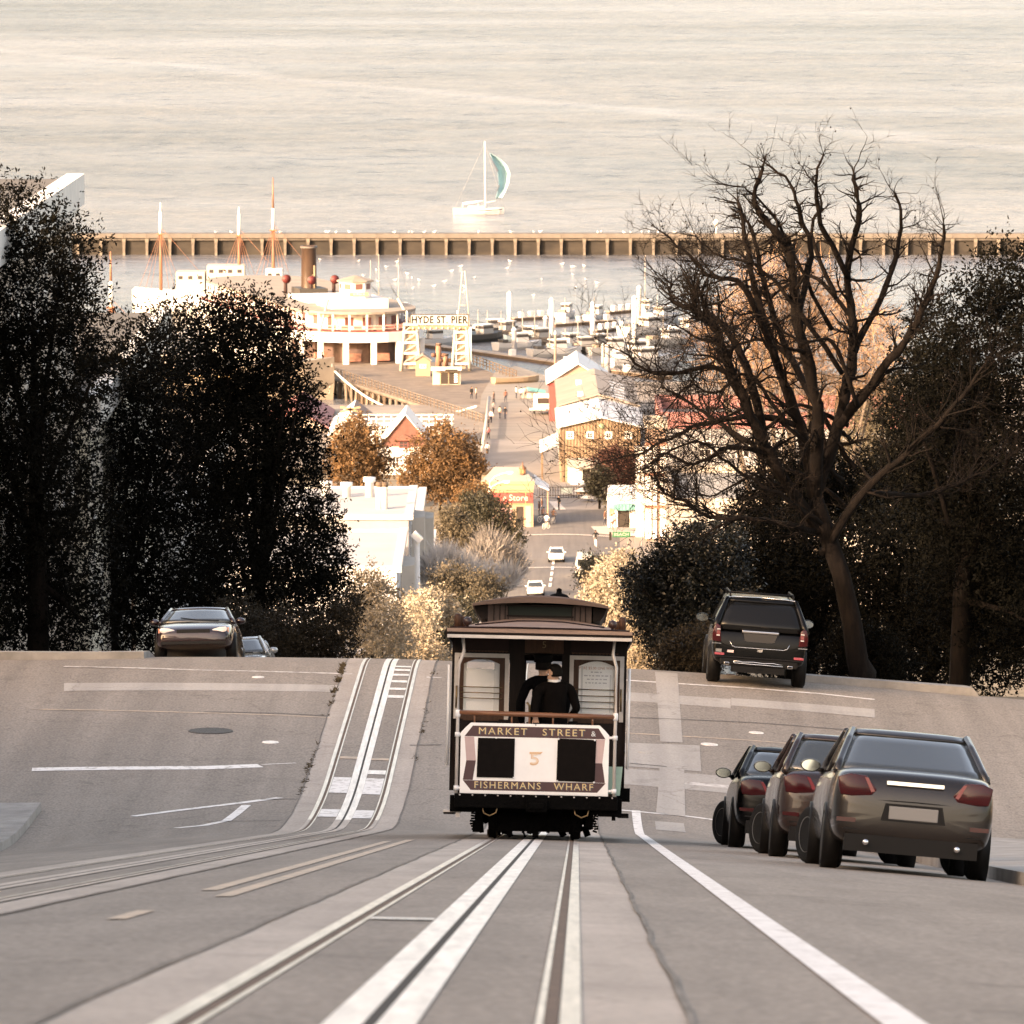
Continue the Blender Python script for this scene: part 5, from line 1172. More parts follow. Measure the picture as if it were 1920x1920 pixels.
def suv():
    L = 5.05; W = .985
    loc, rot = stand(5.95, 116.4, L); loc = list(loc)
    T = thing('parked_suv', 'large black SUV seen from behind, parked on the crest at right', 'car', loc, rot)
    b = MB(); b.sm = True
    st = [(0, .84, .50, .80), (.03, .93, .44, 1.02), (.10, .965, .40, 1.14), (.35, W, .36, 1.17), (1.2, W, .34, 1.16), (3.0, W, .34, 1.14), (3.6, W - .01, .35, 1.12), (4.4, W - .03, .38, 1.05), (4.85, W - .10, .42, .95), (5.02, W - .25, .48, .82)]
    b.loft([ring_body(*q, sh=.07) for q in st]); body = obj('body', b, BLKC, T); sm = body.modifiers.new('sub', 'SUBSURF'); sm.levels = 1; sm.render_levels = 2
    g = MB(); g.sm = True
    def gr(t):
        w = (W - .045) + (.70 - (W - .045)) * t ** 1.1; y0 = .06 + .42 * t; y1 = 3.75 - .95 * t; z = 1.13 + .64 * t
        pts = [(w * u, y0 - .06 * (1 - u * u), z) for u in np.linspace(-1, 1, 9)] + [(w * u, y1 + .12 * (1 - u * u), z) for u in np.linspace(1, -1, 9)]
        return pts
    g.loft([gr(t) for t in (0, .3, .6, .93)]); obj('glass', g, TGLASS, T)
    r = MB(); r.sm = True; a = gr(.90); m = gr(1.0); cy = 1.7
    r.loft([[(p[0] * 1.01, cy + (p[1] - cy) * 1.005, p[2]) for p in a], gr(.97), [(p[0] * .97, cy + (p[1] - cy) * .98, 1.79) for p in m], [(p[0] * .5, cy + (p[1] - cy) * .6, 1.805) for p in m], [(p[0] * .03, cy, 1.81) for p in m]]); obj('roof', r, BLKC, T)
    for s in (-1, 1):
        q = MB(); q.sm = True; pts = [(s * ((W - .045) + (.70 - (W - .045)) * t ** 1.1 + .003), .075 + .42 * t, 1.13 + .64 * t) for t in (0, .25, .5, .75, 1)]
        q.tube(pts, [.075, .07, .06, .055, .05], 8); obj('pillar', q, BLKC, T)
        q = MB(); q.tube([(s * (W - .02), .10, 1.15), (s * .90, .22, 1.40), (s * .78, .40, 1.66), (s * .70, .50, 1.785), (s * .5, .47, 1.80), (0, .44, 1.815)], .010, 6); obj('chrome_edge', q, CHROME, T)
        q = MB(); q.tube([(s * .655, .62, 1.80), (s * .655, .70, 1.87), (s * .655, 1.0, 1.885), (s * .655, 2.9, 1.885), (s * .655, 3.1, 1.80)], .020, 8); obj('roof_rail', q, BPLAST, T)
        # tail lamp with bands
        q = MB(); q.sm = True; q.loft([[(s * x, y, z) for x, z in ((.80, .86), (.985, .88), (.99, 1.05), (.955, 1.20), (.905, 1.235), (.83, 1.19), (.815, 1.02))] for y in (-.005, .12, .2)]); tl = obj('tail_lamp', q, TAIL, T, bevel=.012)
        for (z0, z1, mm) in ((.985, 1.01, TAILC), (1.02, 1.10, mat('tail_pink', (.22, .06, .06), .15, coat=1)), (1.115, 1.135, TAILC)):
            q = MB(); q.b2((s * .835, -.016, z0), (s * .905, .03, z1)); obj('lamp_band', q, mm, tl)
        q = MB(); q.b2((s * .80, -.012, .825), (s * .985, .05, .84)); obj('chrome_strip', q, CHROME, T)
        q = MB(); q.b2((s * .72, -.03, .595), (s * .92, .05, .645)); obj('reflector', q, mat('reflector_pink', (.36, .06, .08), .2, coat=1), T, bevel=.008)
        q = MB(); q.b2((s * .60, -.03, .40), (s * .71, .12, .46)); ex = obj('exhaust_tip', q, CHROME, T, bevel=.012)
        q = MB(); q.b2((s * .615, -.034, .412), (s * .695, .0, .450)); obj('exhaust_mouth', q, BPLAST, ex)
        for yy in (.92, 3.95):
            a_ = MB(); a_.lathe([(.43, -.2), (.43, 0)] if s > 0 else [(.43, 0), (.43, .2)], n=26, axis='x'); obj('wheel_arch', a_, BPLAST, T, loc=(s * (W + .012), yy, .41))
            wheel(T, s * (W - .10), yy, .385, 0, .28)
        mirror(T, s * (W - .03), 3.35, 1.22, s, BLKC, -1, 1.25)
    q = MB(); q.tube([(-.655, .75, 1.885), (.655, .75, 1.885)], .018, 8); obj('cross_bar', q, BPLAST, T)
    q = MB(); q.b2((-.38, -.02, 1.085), (.38, .04, 1.13)); obj('chrome_handle', q, CHROME, T, bevel=.012)
    q = MB(); q.prism([(-.35, .0, 1.075), (.36, .0, 1.075), (.30, .0, .92), (.24, .0, .90), (-.25, .0, .90), (-.31, .0, .92)], (0, .05, 0)); obj('plate_recess', q, mat('plate_recess', (.03, .028, .027), .55), T)
    q = MB(); q.tube([(-.62, .0, .895), (-.57, -.012, .80), (-.5, -.016, .775), (.5, -.016, .775), (.57, -.012, .80), (.62, .0, .895)], .007, 5); obj('tailgate_gap', q, CHROME, T)
    q = MB(); q.b2((-.90, -.02, .54), (.90, .03, .585)); q.b2((-.80, -.012, .40), (.80, .06, .54)); obj('bumper', q, BPLAST, T, bevel=.02)
    q = MB(); q.tube([(-.52, -.03, .485), (-.40, -.035, .49), (-.33, -.035, .475), (-.1, -.035, .49), (.1, -.035, .475), (.3, -.035, .49), (.40, -.035, .475), (.52, -.03, .47), (.5, -.03, .435), (.2, -.035, .44), (-.2, -.035, .445), (-.5, -.03, .45), (-.52, -.03, .485)], .009, 6); obj('skid_trim', q, CHROME, T)
    q = MB(); q.b2((-.55, .02, .26), (.55, .5, .40)); q.b2((-.06, -.01, .34), (.06, .04, .40)); obj('underbody', q, BPLAST, T)
    q = MB(); q.b2((-.78, -.012, .655), (-.90, .02, .72)); obj('bumper_sticker', q, PLATEW, T)
    q = MB(); q.b2((-.53, -.026, .66), (-.66, .02, .71)); obj('bumper_sticker', q, mat('sticker_pink', (.70, .50, .48), .5), T)
    q = MB(); q.prism([(-.05, -.026, .71), (.06, -.026, .70), (.07, -.026, .76), (-.03, -.026, .745)], (0, .03, 0)); obj('bumper_sticker', q, mat('sticker_grey', (.30, .29, .28), .6), T)
    q = MB(); q.tube([(.0, .06, 1.22), (.36, .06, 1.205)], .014, 6); obj('wiper', q, BPLAST, T)
suv()
# white box van parked near the foot of the hill
def van():
    l, r = stand(2.9, 586, 5.6); T = thing('parked_van', 'white van parked beside the small green street tree downhill', 'van', l, r)
    b = MB(); b.sm = False; b.loft([[(x, y, z) for x, z in ((-.95, .35), (.95, .35), (1.0, .9), (.98, 1.5), (.88, 2.25), (.8, 2.35), (-.8, 2.35), (-.88, 2.25), (-.98, 1.5), (-1.0, .9))] for y in (0, 4.4)]); b.loft([[(x, 4.4 + d * (1 if z < 1.3 else .5 if z < 1.6 else .2), z) for x, z in ((-.95, .35), (.95, .35), (1.0, .9), (.98, 1.3), (-.98, 1.3), (-1.0, .9))] for d in (0.01, 1.15)]); obj('body', b, WHTC, T, bevel=.04)
    q = MB(); q.b2((-.78, -.015, 1.35), (.78, .03, 1.95)); obj('rear_window', q, CGLASS, T)
    for s in (-1, 1):
        q = MB(); q.b2((s * .86, -.02, .85), (s * .98, .05, 1.2)); obj('tail_lamp', q, TAIL, T)
        for yy in (.95, 4.5): wheel(T, s * .88, yy, .34)
    q = MB(); q.b2((-.97, -.08, .35), (.97, .05, .55)); obj('bumper', q, BPLAST, T)
van()
# ================================================================== lower town, pier and harbour
def M(name, c, r=.8, **k): return mat(name, c, r, **k)
WHITEW = M('white_boards', (.70, .69, .675), .7, var=.08, scale=.6); CREAMW = M('cream_render', (.42, .375, .33), .8, var=.1, scale=.5); GREYW = M('grey_render', (.27, .27, .28), .8, var=.1, scale=.5)
TANW = M('tan_boards', (.255, .18, .12), .75, var=.12, scale=1.2); TANB = M('tan_batten', (.15, .10, .065), .75); REDW = M('brick_red_paint', (.17, .05, .045), .7, var=.15, scale=.8); REDR = M('red_shingle', (.155, .068, .054), .85, var=.2, scale=1.2)
PEACHW = M('peach_boards', (.29, .205, .165), .8, var=.1, scale=.7); WROOF = M('white_metal_roof', (.58, .58, .575), .6, var=.05, scale=.3); GROOF = M('grey_roof', (.26, .25, .235), .85, var=.15, scale=.3); BEIGER = M('beige_roof', (.24, .205, .175), .85, var=.12, scale=.3)
DARKIN = M('dark_interior', (.03, .022, .018), .8); WOODP = M('pier_timber', (.15, .12, .098), .85, var=.3, scale=.5); WOODD = M('dark_timber', (.10, .07, .05), .9, var=.3, scale=.8); CONC = M('sea_concrete', (.12, .106, .096), .85, var=.35, scale=.25); CONCD = M('shaded_concrete', (.010, .008, .007), .8, col2=(.035, .028, .022), scale=.35, stretch=(.5, 1, 1.5)); POSTC = M('breakwater_post', (.15, .128, .108), .85, var=.4, scale=.6)
PINK2 = M('pink_roof', (.28, .125, .12), .8, var=.1, scale=.5); YELP = M('ochre_paint', (.28, .205, .14), .7, var=.1, scale=1); REDS = M('red_sign', (.34, .055, .05), .55); PINKW = M('pink_wall', (.42, .25, .24), .75); TEALA = M('teal_awning', (.10, .28, .28), .6); GREENS = M('green_sign', (.03, .22, .11), .5)
WINFAR = M('far_window', (.05, .045, .045), .2, spec=.6); SAILB = M('sky_blue_sail', (.21, .36, .42), .6); SAILD = M('navy_sail_panel', (.05, .07, .10), .6); RUSTM = M('rust_mast', (.25, .11, .065), .6); PLAZA = M('plaza_asphalt', (.20, .185, .178), .85, var=.2, scale=.12); PIERR = M('pier_planking', (.205, .182, .16), .85, var=.2, scale=.25, stretch=(.25, 2, 1)); ROPE = M('white_hose', (.65, .62, .58), .6)
YARD = M('yard_paving', (.22, .19, .165), .9, var=.3, scale=.1)
def sheet(name, pts, z, m, th=.35):
    q = MB(); q.prism([(p[0], p[1], z) for p in pts], (0, 0, -th)); return tag(obj(name, q, m), kind='structure')
gp = lambda px, py, z=-73.0: (PZ(px, py, z).x, PZ(px, py, z).y)
ZQ = -72.86
# lower street continues into the plaza and the pier road
sheet('plaza', [(-1.8, 632), (12.4, 632), (14, 690), (13.5, 735), (-4, 745), (-4.2, 690)], -72.5, PLAZA, .5)
sheet('foreshore_yard_left', [(-120, 640), (-4.2, 640), (-4.2, 798), (-120, 798)], ZQ - .05, YARD, .6); sheet('foreshore_yard_right', [(14.2, 640), (150, 640), (150, 850), (8, 834), (8, 745), (14, 735)], ZQ - .05, YARD, .6)
crossw = sheet('bright_crosswalk', [(-14, 634), (22, 634), (22, 641), (-14, 641)], -72.40, M('pale_crossing', (.36, .32, .30), .85, var=.12, scale=.4), .3)
q = MB(); q.prism([(x, y, -72.47) for x, y in ((6.0, 650), (7.2, 650), (5.4, 668), (4.3, 668))], (0, 0, .01)); tag(obj('paint_stripe', q, PAINTW, crossw))
pier_road = [gp(902, 868), gp(1036, 868), gp(1034, 790), gp(1030, 735), gp(965, 712), gp(930, 722), gp(905, 760), gp(898, 790)]
sheet('pier_road', [(-4, 741), (9, 741), (8.5, 790), (7.5, 835), (.5, 862), (-2.6, 850), (-4.4, 812), (-4.6, 775)], -72.80, PIERR, .5)
deck = [gp(906, 792), gp(625, 704), gp(545, 690), gp(545, 676), gp(760, 676), gp(885, 684), gp(965, 716)]
sheet('pier_deck', deck, -72.95, WOODP, .5)

# ---- generic gabled building, ridge along the view
def gable(name, label, x0, x1, y0, y1, zb, ze, zr, wall, roofm, cat='building', over=.5, roof_left=None, roof_right=None, rx=None, gable_m=None, group=None):
    rx = (x0 + x1) / 2 if rx is None else rx
    T = thing(name, label, cat, ((x0 + x1) / 2, y0, zb), group=group); O = Vector(T.location)
    w = MB(); w.b2((x0 - O.x, 0, 0), (x1 - O.x, y1 - y0, ze - zb)); obj('wall', w, wall, T)
    for yy in (0.0, y1 - y0 - .2): gm = MB(); gm.prism([(x0 - O.x, yy, ze - zb + .002), (x1 - O.x, yy, ze - zb + .002), (rx - O.x, yy, zr - zb)], (0, .2, 0)); obj('gable_wall', gm, gable_m or wall, T)
    for s, xe, m in ((-1, x0, roof_left or roofm), (1, x1, roof_right or roofm)):
        sl = (zr - ze) / abs(rx - xe); xo = xe + s * over
        r = MB(); r.prism([(rx - O.x, -over, zr - zb + .12), (xo - O.x, -over, ze - zb - sl * over + .12), (xo - O.x, -over, ze - zb - sl * over + .32), (rx - O.x, -over, zr - zb + .32)], (0, y1 - y0 + 2 * over, 0)); obj('roof_slope', r, m, T)
    return T
def fwin(T, x, z, w, h, y=-.03, frame=WHITEW, glass=WINFAR, t=.14, cross=True, name='window'):
    q = MB(); q.b2((x - w/2, y - .06, z - h/2), (x - w/2 + t, y + .04, z + h/2)); q.b2((x + w/2 - t, y - .06, z - h/2), (x + w/2, y + .04, z + h/2)); q.b2((x - w/2 + t, y - .06, z + h/2 - t), (x + w/2 - t, y + .04, z + h/2)); q.b2((x - w/2 + t, y - .06, z - h/2), (x + w/2 - t, y + .04, z - h/2 + t))
    if cross: q.b2((x - .035, y - .05, z - h/2 + t), (x + .035, y + .04, z + h/2 - t)); q.b2((x - w/2 + t, y - .045, z - .035), (x - .035, y + .04, z + .035)); q.b2((x + .035, y - .045, z - .035), (x + w/2 - t, y + .04, z + .035))
    f = obj(name, q, frame, T); p = MB(); p.b2((x - w/2 + t, y - .02, z - h/2 + t), (x + w/2 - t, y + .02, z + h/2 - t)); obj('pane', p, glass, f); return f

# tan wharf shed with four small windows
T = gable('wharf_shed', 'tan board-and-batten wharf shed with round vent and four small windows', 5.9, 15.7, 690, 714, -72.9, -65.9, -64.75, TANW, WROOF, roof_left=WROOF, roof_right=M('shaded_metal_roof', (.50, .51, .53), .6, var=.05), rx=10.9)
O = T.location
for i in range(26):
    x = 5.95 + i * .387; zt = -65.9 + 1.12 * (1 - abs(x - 10.9) / 5.0) if abs(x - 10.9) < 5 else -65.9
    q = MB(); q.b2((x - O.x - .05, -.07, 3.4), (x - O.x + .05, -.003, zt - O.z)); obj('batten', q, TANB, T)
for px in (1069, 1106, 1141, 1178): fwin(T, P(px, 816, 690).x - O.x, P(px, 816, 690).z - O.z, .92, .92, -.09, t=.2)
q = MB(); q.lathe([(.32, -.14), (.34, -.09), (.30, -.06)], (10.9 - O.x, 0, P(1125, 799, 690).z - O.z), 16, 'y'); obj('round_vent', q, M('verdigris', (.20, .26, .17), .7), T)
q = MB(); q.prism([(-4.1, -2.2, 2.45), (4.0, -2.2, 2.45), (4.0, -.08, 3.35), (-4.1, -.08, 3.35)], (0, 0, -.12)); obj('shop_awning', q, M('grey_awning', (.30, .28, .25), .8), T)
q = MB(); q.b2((-4.0, -.35, .1), (-1.2, -.08, 2.3)); sf = obj('shop_front', q, WHITEW, T); q = MB(); q.b2((-2.2, -.38, .6), (-1.3, -.34, 2.0)); obj('pane', q, DARKIN, sf)
q = MB(); q.b2((-4.75, -.12, 0), (-4.45, -.08, 6.6)); obj('corner_post', q, TANB, T)
q = MB(); q.prism([(-7.4, -.4, 4.0), (-5.15, -.4, 5.0), (-5.15, 14, 5.0), (-7.4, 14, 4.0)], (0, 0, .15)); lt = obj('lean_to_roof', q, WROOF, T)
for yy in (-.2, 6, 13): q = MB(); q.b2((-7.2, yy, 0), (-7.0, yy + .2, 4.05)); obj('post', q, TANB, lt)
# its rear half with beige roof, dormers and roof lights
T = gable('wharf_shed', 'beige roofed wharf shed with white dormers behind the tan shed', 5.9, 15.9, 714.8, 752, -72.9, -65.6, -64.2, GREYW, BEIGER, roof_left=BEIGER, roof_right=M('brown_felt_roof', (.27, .23, .20), .85), rx=10.9, over=.25)
for i, (a, b) in enumerate(((3, 9), (20, 26))):
    q = MB(); q.b2((-2.6, a, 7.4), (-.4, b, 8.5)); d = obj('dormer', q, WHITEW, T); q = MB(); q.b2((-2.64, a + 2, 7.9), (-2.58, b - 1.5, 8.3)); obj('pane', q, WINFAR, d)
for i in range(6): q = MB(); q.prism([(1.6, 1.5 + i * 4.2, 8.45), (3.6, 1.5 + i * 4.2, 7.92), (3.6, 3.2 + i * 4.2, 7.92), (1.6, 3.2 + i * 4.2, 8.45)], (0, 0, .12)); obj('roof_light', q, WROOF, T)
# peach and red gable behind
x0, x1 = P(1030, 718, 772).x, P(1138, 718, 772).x
T = gable('red_boathouse', 'boathouse with peach gable and red walls beyond the sheds', x0, x1, 772, 792, -72.9, -67.6, -65.1, REDW, WROOF, gable_m=PEACHW, over=.45)
q = MB(); q.b2((-4.3, -.05, 5.0), (4.2, .02, 5.35)); obj('frieze', q, REDS, T)
# white concession trailer
c = PZ(1018, 778, -72.8); T = thing('food_trailer', 'white food trailer with a dark serving hatch beside the peach gable', 'trailer', c)
q = MB(); q.b2((-1.3, 0, .55), (1.3, 3.2, 2.7)); obj('body', q, WHITEW, T, bevel=.15); q = MB(); q.b2((-.75, -.03, 1.55), (.85, .03, 2.35)); obj('hatch', q, DARKIN, T); q = MB(); q.b2((-1.9, -.9, .75), (.4, -.02, .95)); obj('counter', q, WHITEW, T)
for s in (-1, 1): q = MB(); q.lathe([(.3, -.1), (.3, .1)], (s * 1.2, 1.6, .3), 14, 'x'); obj('wheel', q, TYRE, T)
# ---- corner shop with red sign
def corner_shop():
    D = 640; X = lambda px: P(px, 940, D).x; Z = lambda py: P(960, py, D).z
    T = thing('corner_shop', 'ochre corner shop with red sign and grey hipped roof', 'shop', (X(965), D, -72.5)); O = T.location
    x0, x1 = X(905) - O.x, X(1000) - O.x; zt = Z(906) - O.z
    q = MB(); q.b2((x0, 0, 0), (x1, 7, zt)); obj('wall', q, YELP, T)
    q = MB(); q.b2((x0 - .15, -.25, zt - .12), (x1 + .15, 7.1, zt + .22)); q.b2((x0 - .05, -.12, zt - .75), (x1 + .05, -.02, zt - .12)); obj('cornice', q, M('ochre_light', (.34, .245, .15), .7), T)
    q = MB(); q.prism([(x0 - .2, -.2, zt + .225), (x1 + .2, -.2, zt + .225), (x1 - 1.3, 3.4, zt + 1.5), (x0 + 1.3, 3.4, zt + 1.5)], (0, .1, 0)); q.prism([(x1 + .2, -.2, zt + .23), (x1 + .2, 7.2, zt + .23), (x1 - 1.3, 3.6, zt + 1.5), (x1 - 1.3, 3.4, zt + 1.5)], (-.1, 0, 0)); q.prism([(x0 - .2, 7.2, zt + .23), (x1 + .2, 7.2, zt + .23), (x1 - 1.3, 3.5, zt + 1.5), (x0 + 1.3, 3.5, zt + 1.5)], (0, -.1, 0)); obj('roof', q, GROOF, T)
    q = MB(); za, zb = Z(944) - O.z, Z(923) - O.z; q.b2((x0 + .3, -.14, za), (x1 - .9, -.003, zb)); sg = obj('shop_sign', q, REDS, T); q = MB(); q.b2((x1 - .82, -.14, za), (x1 - .05, -.003, zb)); obj('shop_sign', q, REDS, T)
    q = MB(); q.b2((x1 - .9, -.16, za - .1), (x1 - .82, -.003, zb + .1)); q.b2((x0, -.16, zb), (x1, -.003, zb + .07)); q.b2((x0, -.16, za - .07), (x1, -.003, za)); obj('sign_trim', q, M('gold_trim', (.42, .28, .13), .5), T)
    lettering('e Store', .98, M('sign_letter', (.70, .50, .42), .6), (X(966) - O.x, -.16, (za + zb) / 2), sg, ext=.01)
    q = MB(); q.b2((X(968) - O.x, -.05, 0), (X(981) - O.x, .02, Z(950) - O.z)); obj('door', q, DARKIN, T)
    q = MB(); q.b2((X(985) - O.x, -.04, 0), (X(996) - O.x, .02, za - .3)); obj('wall_panel', q, PINKW, T); q = MB(); q.b2((x0 + .4, -.04, 0), (X(960) - O.x, .02, za - .5)); obj('wall_panel', q, PINKW, T)
    q = MB(); q.prism([(x1 + .1, .3, zt - .2), (x1 + 1.8, .3, zt - .9), (x1 + 1.8, 6, zt - .9), (x1 + .1, 6, zt + .3)], (0, 0, .12)); cp = obj('side_canopy', q, WROOF, T)
    for yy in (.4, 5.6): q = MB(); q.b2((x1 + 1.55, yy, 0), (x1 + 1.7, yy + .15, zt - .85)); obj('post', q, YELP, cp)
    # roof lantern
    lx = X(980) - O.x; z0 = Z(893) - O.z
    q = MB(); q.tube([(lx, 1.6, zt + .6), (lx, 1.6, z0)], .05, 6); q.lathe([(.3, 0), (.34, .1), (.42, .7), (.46, .78), (.1, 1.1), (.04, 1.5)], (lx, 1.6, z0), 6); ln = obj('roof_lantern', q, M('lantern_frame', (.16, .08, .05), .6), T)
    for k in range(6):
        a = k * 1.0472 + .5236; q = MB(); q.box((lx + .36 * math.cos(a), 1.6 + .36 * math.sin(a), z0 + .42), (.02, .26, .45), Matrix.Rotation(a, 3, 'Z')); obj('lantern_pane', q, M('amber_pane', (.42, .2, .1), .3), ln)
corner_shop()
# ---- white kiosk with teal awning
def kiosk():
    D = 640; X = lambda px: P(px, 940, D).x; Z = lambda py: P(960, py, D).z
    T = thing('kiosk', 'white corner kiosk under an oval teal awning', 'kiosk', (X(1182), D, -72.5)); O = T.location
    x0, x1 = X(1140) - O.x, X(1224) - O.x; zt = Z(938) - O.z
    q = MB(); q.b2((x0, 0, 0), (x1, 5, zt)); obj('wall', q, WHITEW, T)
    q = MB(); q.prism([(x0 - .15, -.2, zt + .003), (x1 + .1, -.2, zt + .003), (x1 - .2, 5.2, zt + 1.0), (x0 + .1, 5.2, zt + 1.0)], (0, 0, .2)); obj('roof', q, WROOF, T)
    aw = MB(); xc, zc_ = X(1170) - O.x, Z(950) - O.z; n = 20
    aw.loft([[(xc + a * 1.75 * math.cos(6.2832 * k / n), y, zc_ + a * .42 * math.sin(6.2832 * k / n)) for k in range(n)] for y, a in ((-.02, 1), (-.5, 1), (-.62, .9))]); ao = obj('awning', aw, TEALA, T)
    for k, dx in enumerate((-1.05, -.62, -.2, .2, .62, 1.05)):
        q = MB(); q.prism([(xc + dx - .09, -.63, zc_ - .3), (xc + dx + .05, -.63, zc_ - .3), (xc + dx + .09, -.63, zc_ + .3), (xc + dx - .02, -.63, zc_ + .3)], (0, .04, 0)); obj('awning_stripe', q, M('dark_teal', (.06, .20, .19), .6), ao)
    q = MB(); q.b2((X(1158) - O.x, -.03, .1), (X(1180) - O.x, .05, Z(957) - O.z)); obj('doorway', q, DARKIN, T)
    for a, b in ((1142, 1152), (1190, 1212)): q = MB(); q.b2((X(a) - O.x, -.03, .8), (X(b) - O.x, .03, 2.3)); obj('display', q, M('warm_display', (.45, .27, .18), .6, var=.5, scale=3), T)
    q = MB(); q.b2((X(1192) - O.x, -1.0, 0), (X(1220) - O.x, -.1, 1.0)); obj('counter', q, GREYW, T)
kiosk()
# ---- ornate pilaster tower and street buildings at right
def blockb(name, label, x0, x1, y0, y1, zb, zt, wall, parapet=None, pm=None, roofm=GROOF, wins=None, cat='building', cornice=True):
    T = thing(name, label, cat, ((x0 + x1) / 2, y0, zb)); w = (x1 - x0) / 2; H = zt - zb; dp = y1 - y0
    q = MB(); q.b2((-w, 0, -1.5), (w, dp, H)); obj('wall', q, wall, T)
    q = MB(); q.b2((-w + .25, .25, H + .003), (w - .25, dp - .25, H + .06)); obj('roof', q, roofm, T)
    if parapet:
        q = MB(); q.b2((-w - .2, -.25, H - .2), (w + .2, .25, H + parapet)); q.b2((-w - .2, .25, H - .2), (-w + .25, dp, H + parapet)); q.b2((w - .25, .25, H - .2), (w + .2, dp, H + parapet)); q.b2((-w + .25, dp - .25, H - .2), (w - .25, dp + .05, H + parapet)); obj('parapet', q, pm or wall, T)
    for (x, z, ww, hh) in (wins or []): fwin(T, x, z, ww, hh)
    return T
blockb('shop_building', 'grey shaded building with red parapet behind the bare tree', P(1240, 800, 650).x, P(1240, 800, 650).x + 34, 650, 672, -72.5, P(960, 800, 650).z, GREYW, 1.7, PINK2, wins=[(-12 + i * 4.4, 8.0, 1.6, 2.0) for i in range(6)])
blockb('shop_building', 'cream shop building at the foot of the right row', P(1252, 905, 585).x, P(1252, 905, 585).x + 26, 560, 592, -71.5, P(960, 900, 585).z, M('warm_grey_render', (.33, .30, .275), .8, var=.12, scale=.5), .8, CREAMW, wins=[(-9 + i * 4.4, z, 1.5, 2.0) for i in range(5) for z in (4.0, 8.0)])
T = blockb('pilaster_tower', 'slim cream tower with white pilasters beside the kiosk', P(1212, 800, 628).x, P(1248, 800, 628).x, 628, 634, -72.3, P(960, 800, 628).z, PEACHW, .7, CREAMW)
for px, w_ in ((1216, .34), (1228, .22), (1244, .34)): q = MB(); x = P(px, 800, 628).x - T.location.x; q.b2((x - w_, -.22, 0), (x + w_, -.003, 10.5)); obj('pilaster', q, WHITEW, T)
for zz in (3.4, 7.0, 10.4): q = MB(); q.b2((-1.25, -.3, zz), (1.25, -.225, zz + .35)); obj('string_course', q, M('brick_trim', (.36, .17, .12), .8), T)
T = blockb('pilaster_tower', 'shorter white column with a moulded cap left of the slim tower', P(1193, 800, 632).x, P(1208, 800, 632).x, 632.5, 634, -72.3, P(960, 848, 632).z, WHITEW, .5, WHITEW)
# dark red maple and clutter in front of the tan shed
leafy_tree('street_tree', 'dark red-leaved tree in front of the tan shed', 'tree', [(1130, 865, 16), (1155, 858, 18), (1180, 868, 16), (1140, 885, 20), (1165, 885, 22), (1190, 885, 14), (1150, 905, 18), (1175, 900, 16)], 668, 1158, 9000, .30, leafmat('red_leaf', (.05, .018, .014), (.15, .06, .045), .7, .4), 95, jit=1.0, aspect=.6, per=7)
leafy_tree('street_tree', 'small dark tree left of the white kiosk', 'tree', [(1120, 905, 14), (1130, 925, 14), (1112, 915, 12), (1135, 900, 12), (1125, 890, 12)], 660, 1124, 5000, .28, DGREEN, 96, jit=.6, aspect=.6, per=7)
for i, (px, py) in enumerate(((1083, 902), (1091, 915), (1103, 928))):
    c = P(px, py, 676 - i * 4); zb = -72.45; T = thing('cafe_table', ('white parasol table nearest the tan shed', 'white parasol table in the middle of the three', 'white parasol table nearest the barrier')[i], 'parasol', (c.x, c.y, zb))
    q = MB(); q.tube([(0, 0, 0), (0, 0, c.z - zb)], .04, 6); obj('pole', q, GREYW, T); q = MB(); q.loft([[(r_ * math.cos(k * .7854 + .4), r_ * math.sin(k * .7854 + .4), z) for k in range(8)] for r_, z in ((1.0, c.z - zb - .35), (.5, c.z - zb - .12), (.03, c.z - zb + .05))]); obj('canopy', q, WHITEW, T)
    q = MB(); q.lathe([(.45, .7), (.45, .74)], n=14); q.lathe([(.25, 0), (.25, .03)], n=12); obj('table_top', q, GREYW, T)
# ---- street barrier
D = 672; T = thing('street_barrier', 'dark railing barrier with two signs across the plaza', 'barrier', (P(1075, 940, D).x, D, -72.5)); O = T.location
X = lambda px: P(px, 940, D).x - O.x
for i in range(27): q = MB(); x = X(1012) + i * (X(1140) - X(1012)) / 26; q.b2((x - .04, -.04, 0), (x + .04, .04, 1.35)); obj('post', q, DARKIN, T)
for z in (.25, 1.25): q = MB(); q.b2((X(1010), -.03, z), (X(1142), .03, z + .08)); obj('rail', q, DARKIN, T)
q = MB(); q.b2((X(1052), -.1, .55), (X(1073), -.05, 1.2)); obj('sign_panel', q, M('grey_teal_sign', (.30, .36, .36), .6), T); q = MB(); q.b2((X(1082), -.1, .45), (X(1112), -.05, 1.15)); obj('sign_panel', q, M('tan_sign', (.42, .26, .18), .6), T)
# ---- green street-name sign on its mast
c = P(1165, 1002, 604); zb = gz(c.x + 2.2, 604) + .1; T = thing('street_sign', 'green street-name sign reading BEACH on a mast arm', 'sign', (c.x + 2.2, 604, zb))
q = MB(); q.tube([(0, 0, 0), (0, 0, c.z - zb + .5)], .09, 8); q.tube([(0, 0, c.z - zb + .45), (-3.4, 0, c.z - zb + .5)], .06, 6); obj('mast', q, GREYW, T)
q = MB(); q.b2((-3.15, -.12, c.z - zb - .30), (-1.25, -.07, c.z - zb + .30)); pl = obj('sign_plate', q, GREENS, T); lettering('BEACH', .46, WHITEW, (-2.2, -.125, c.z - zb), pl, ext=.004, sx=1.1)
# traffic lights beside it
q = MB(); q.b2((-3.5, -.2, c.z - zb - .6), (-3.25, .1, c.z - zb + .25)); sig = obj('signal_head', q, DARKIN, T)
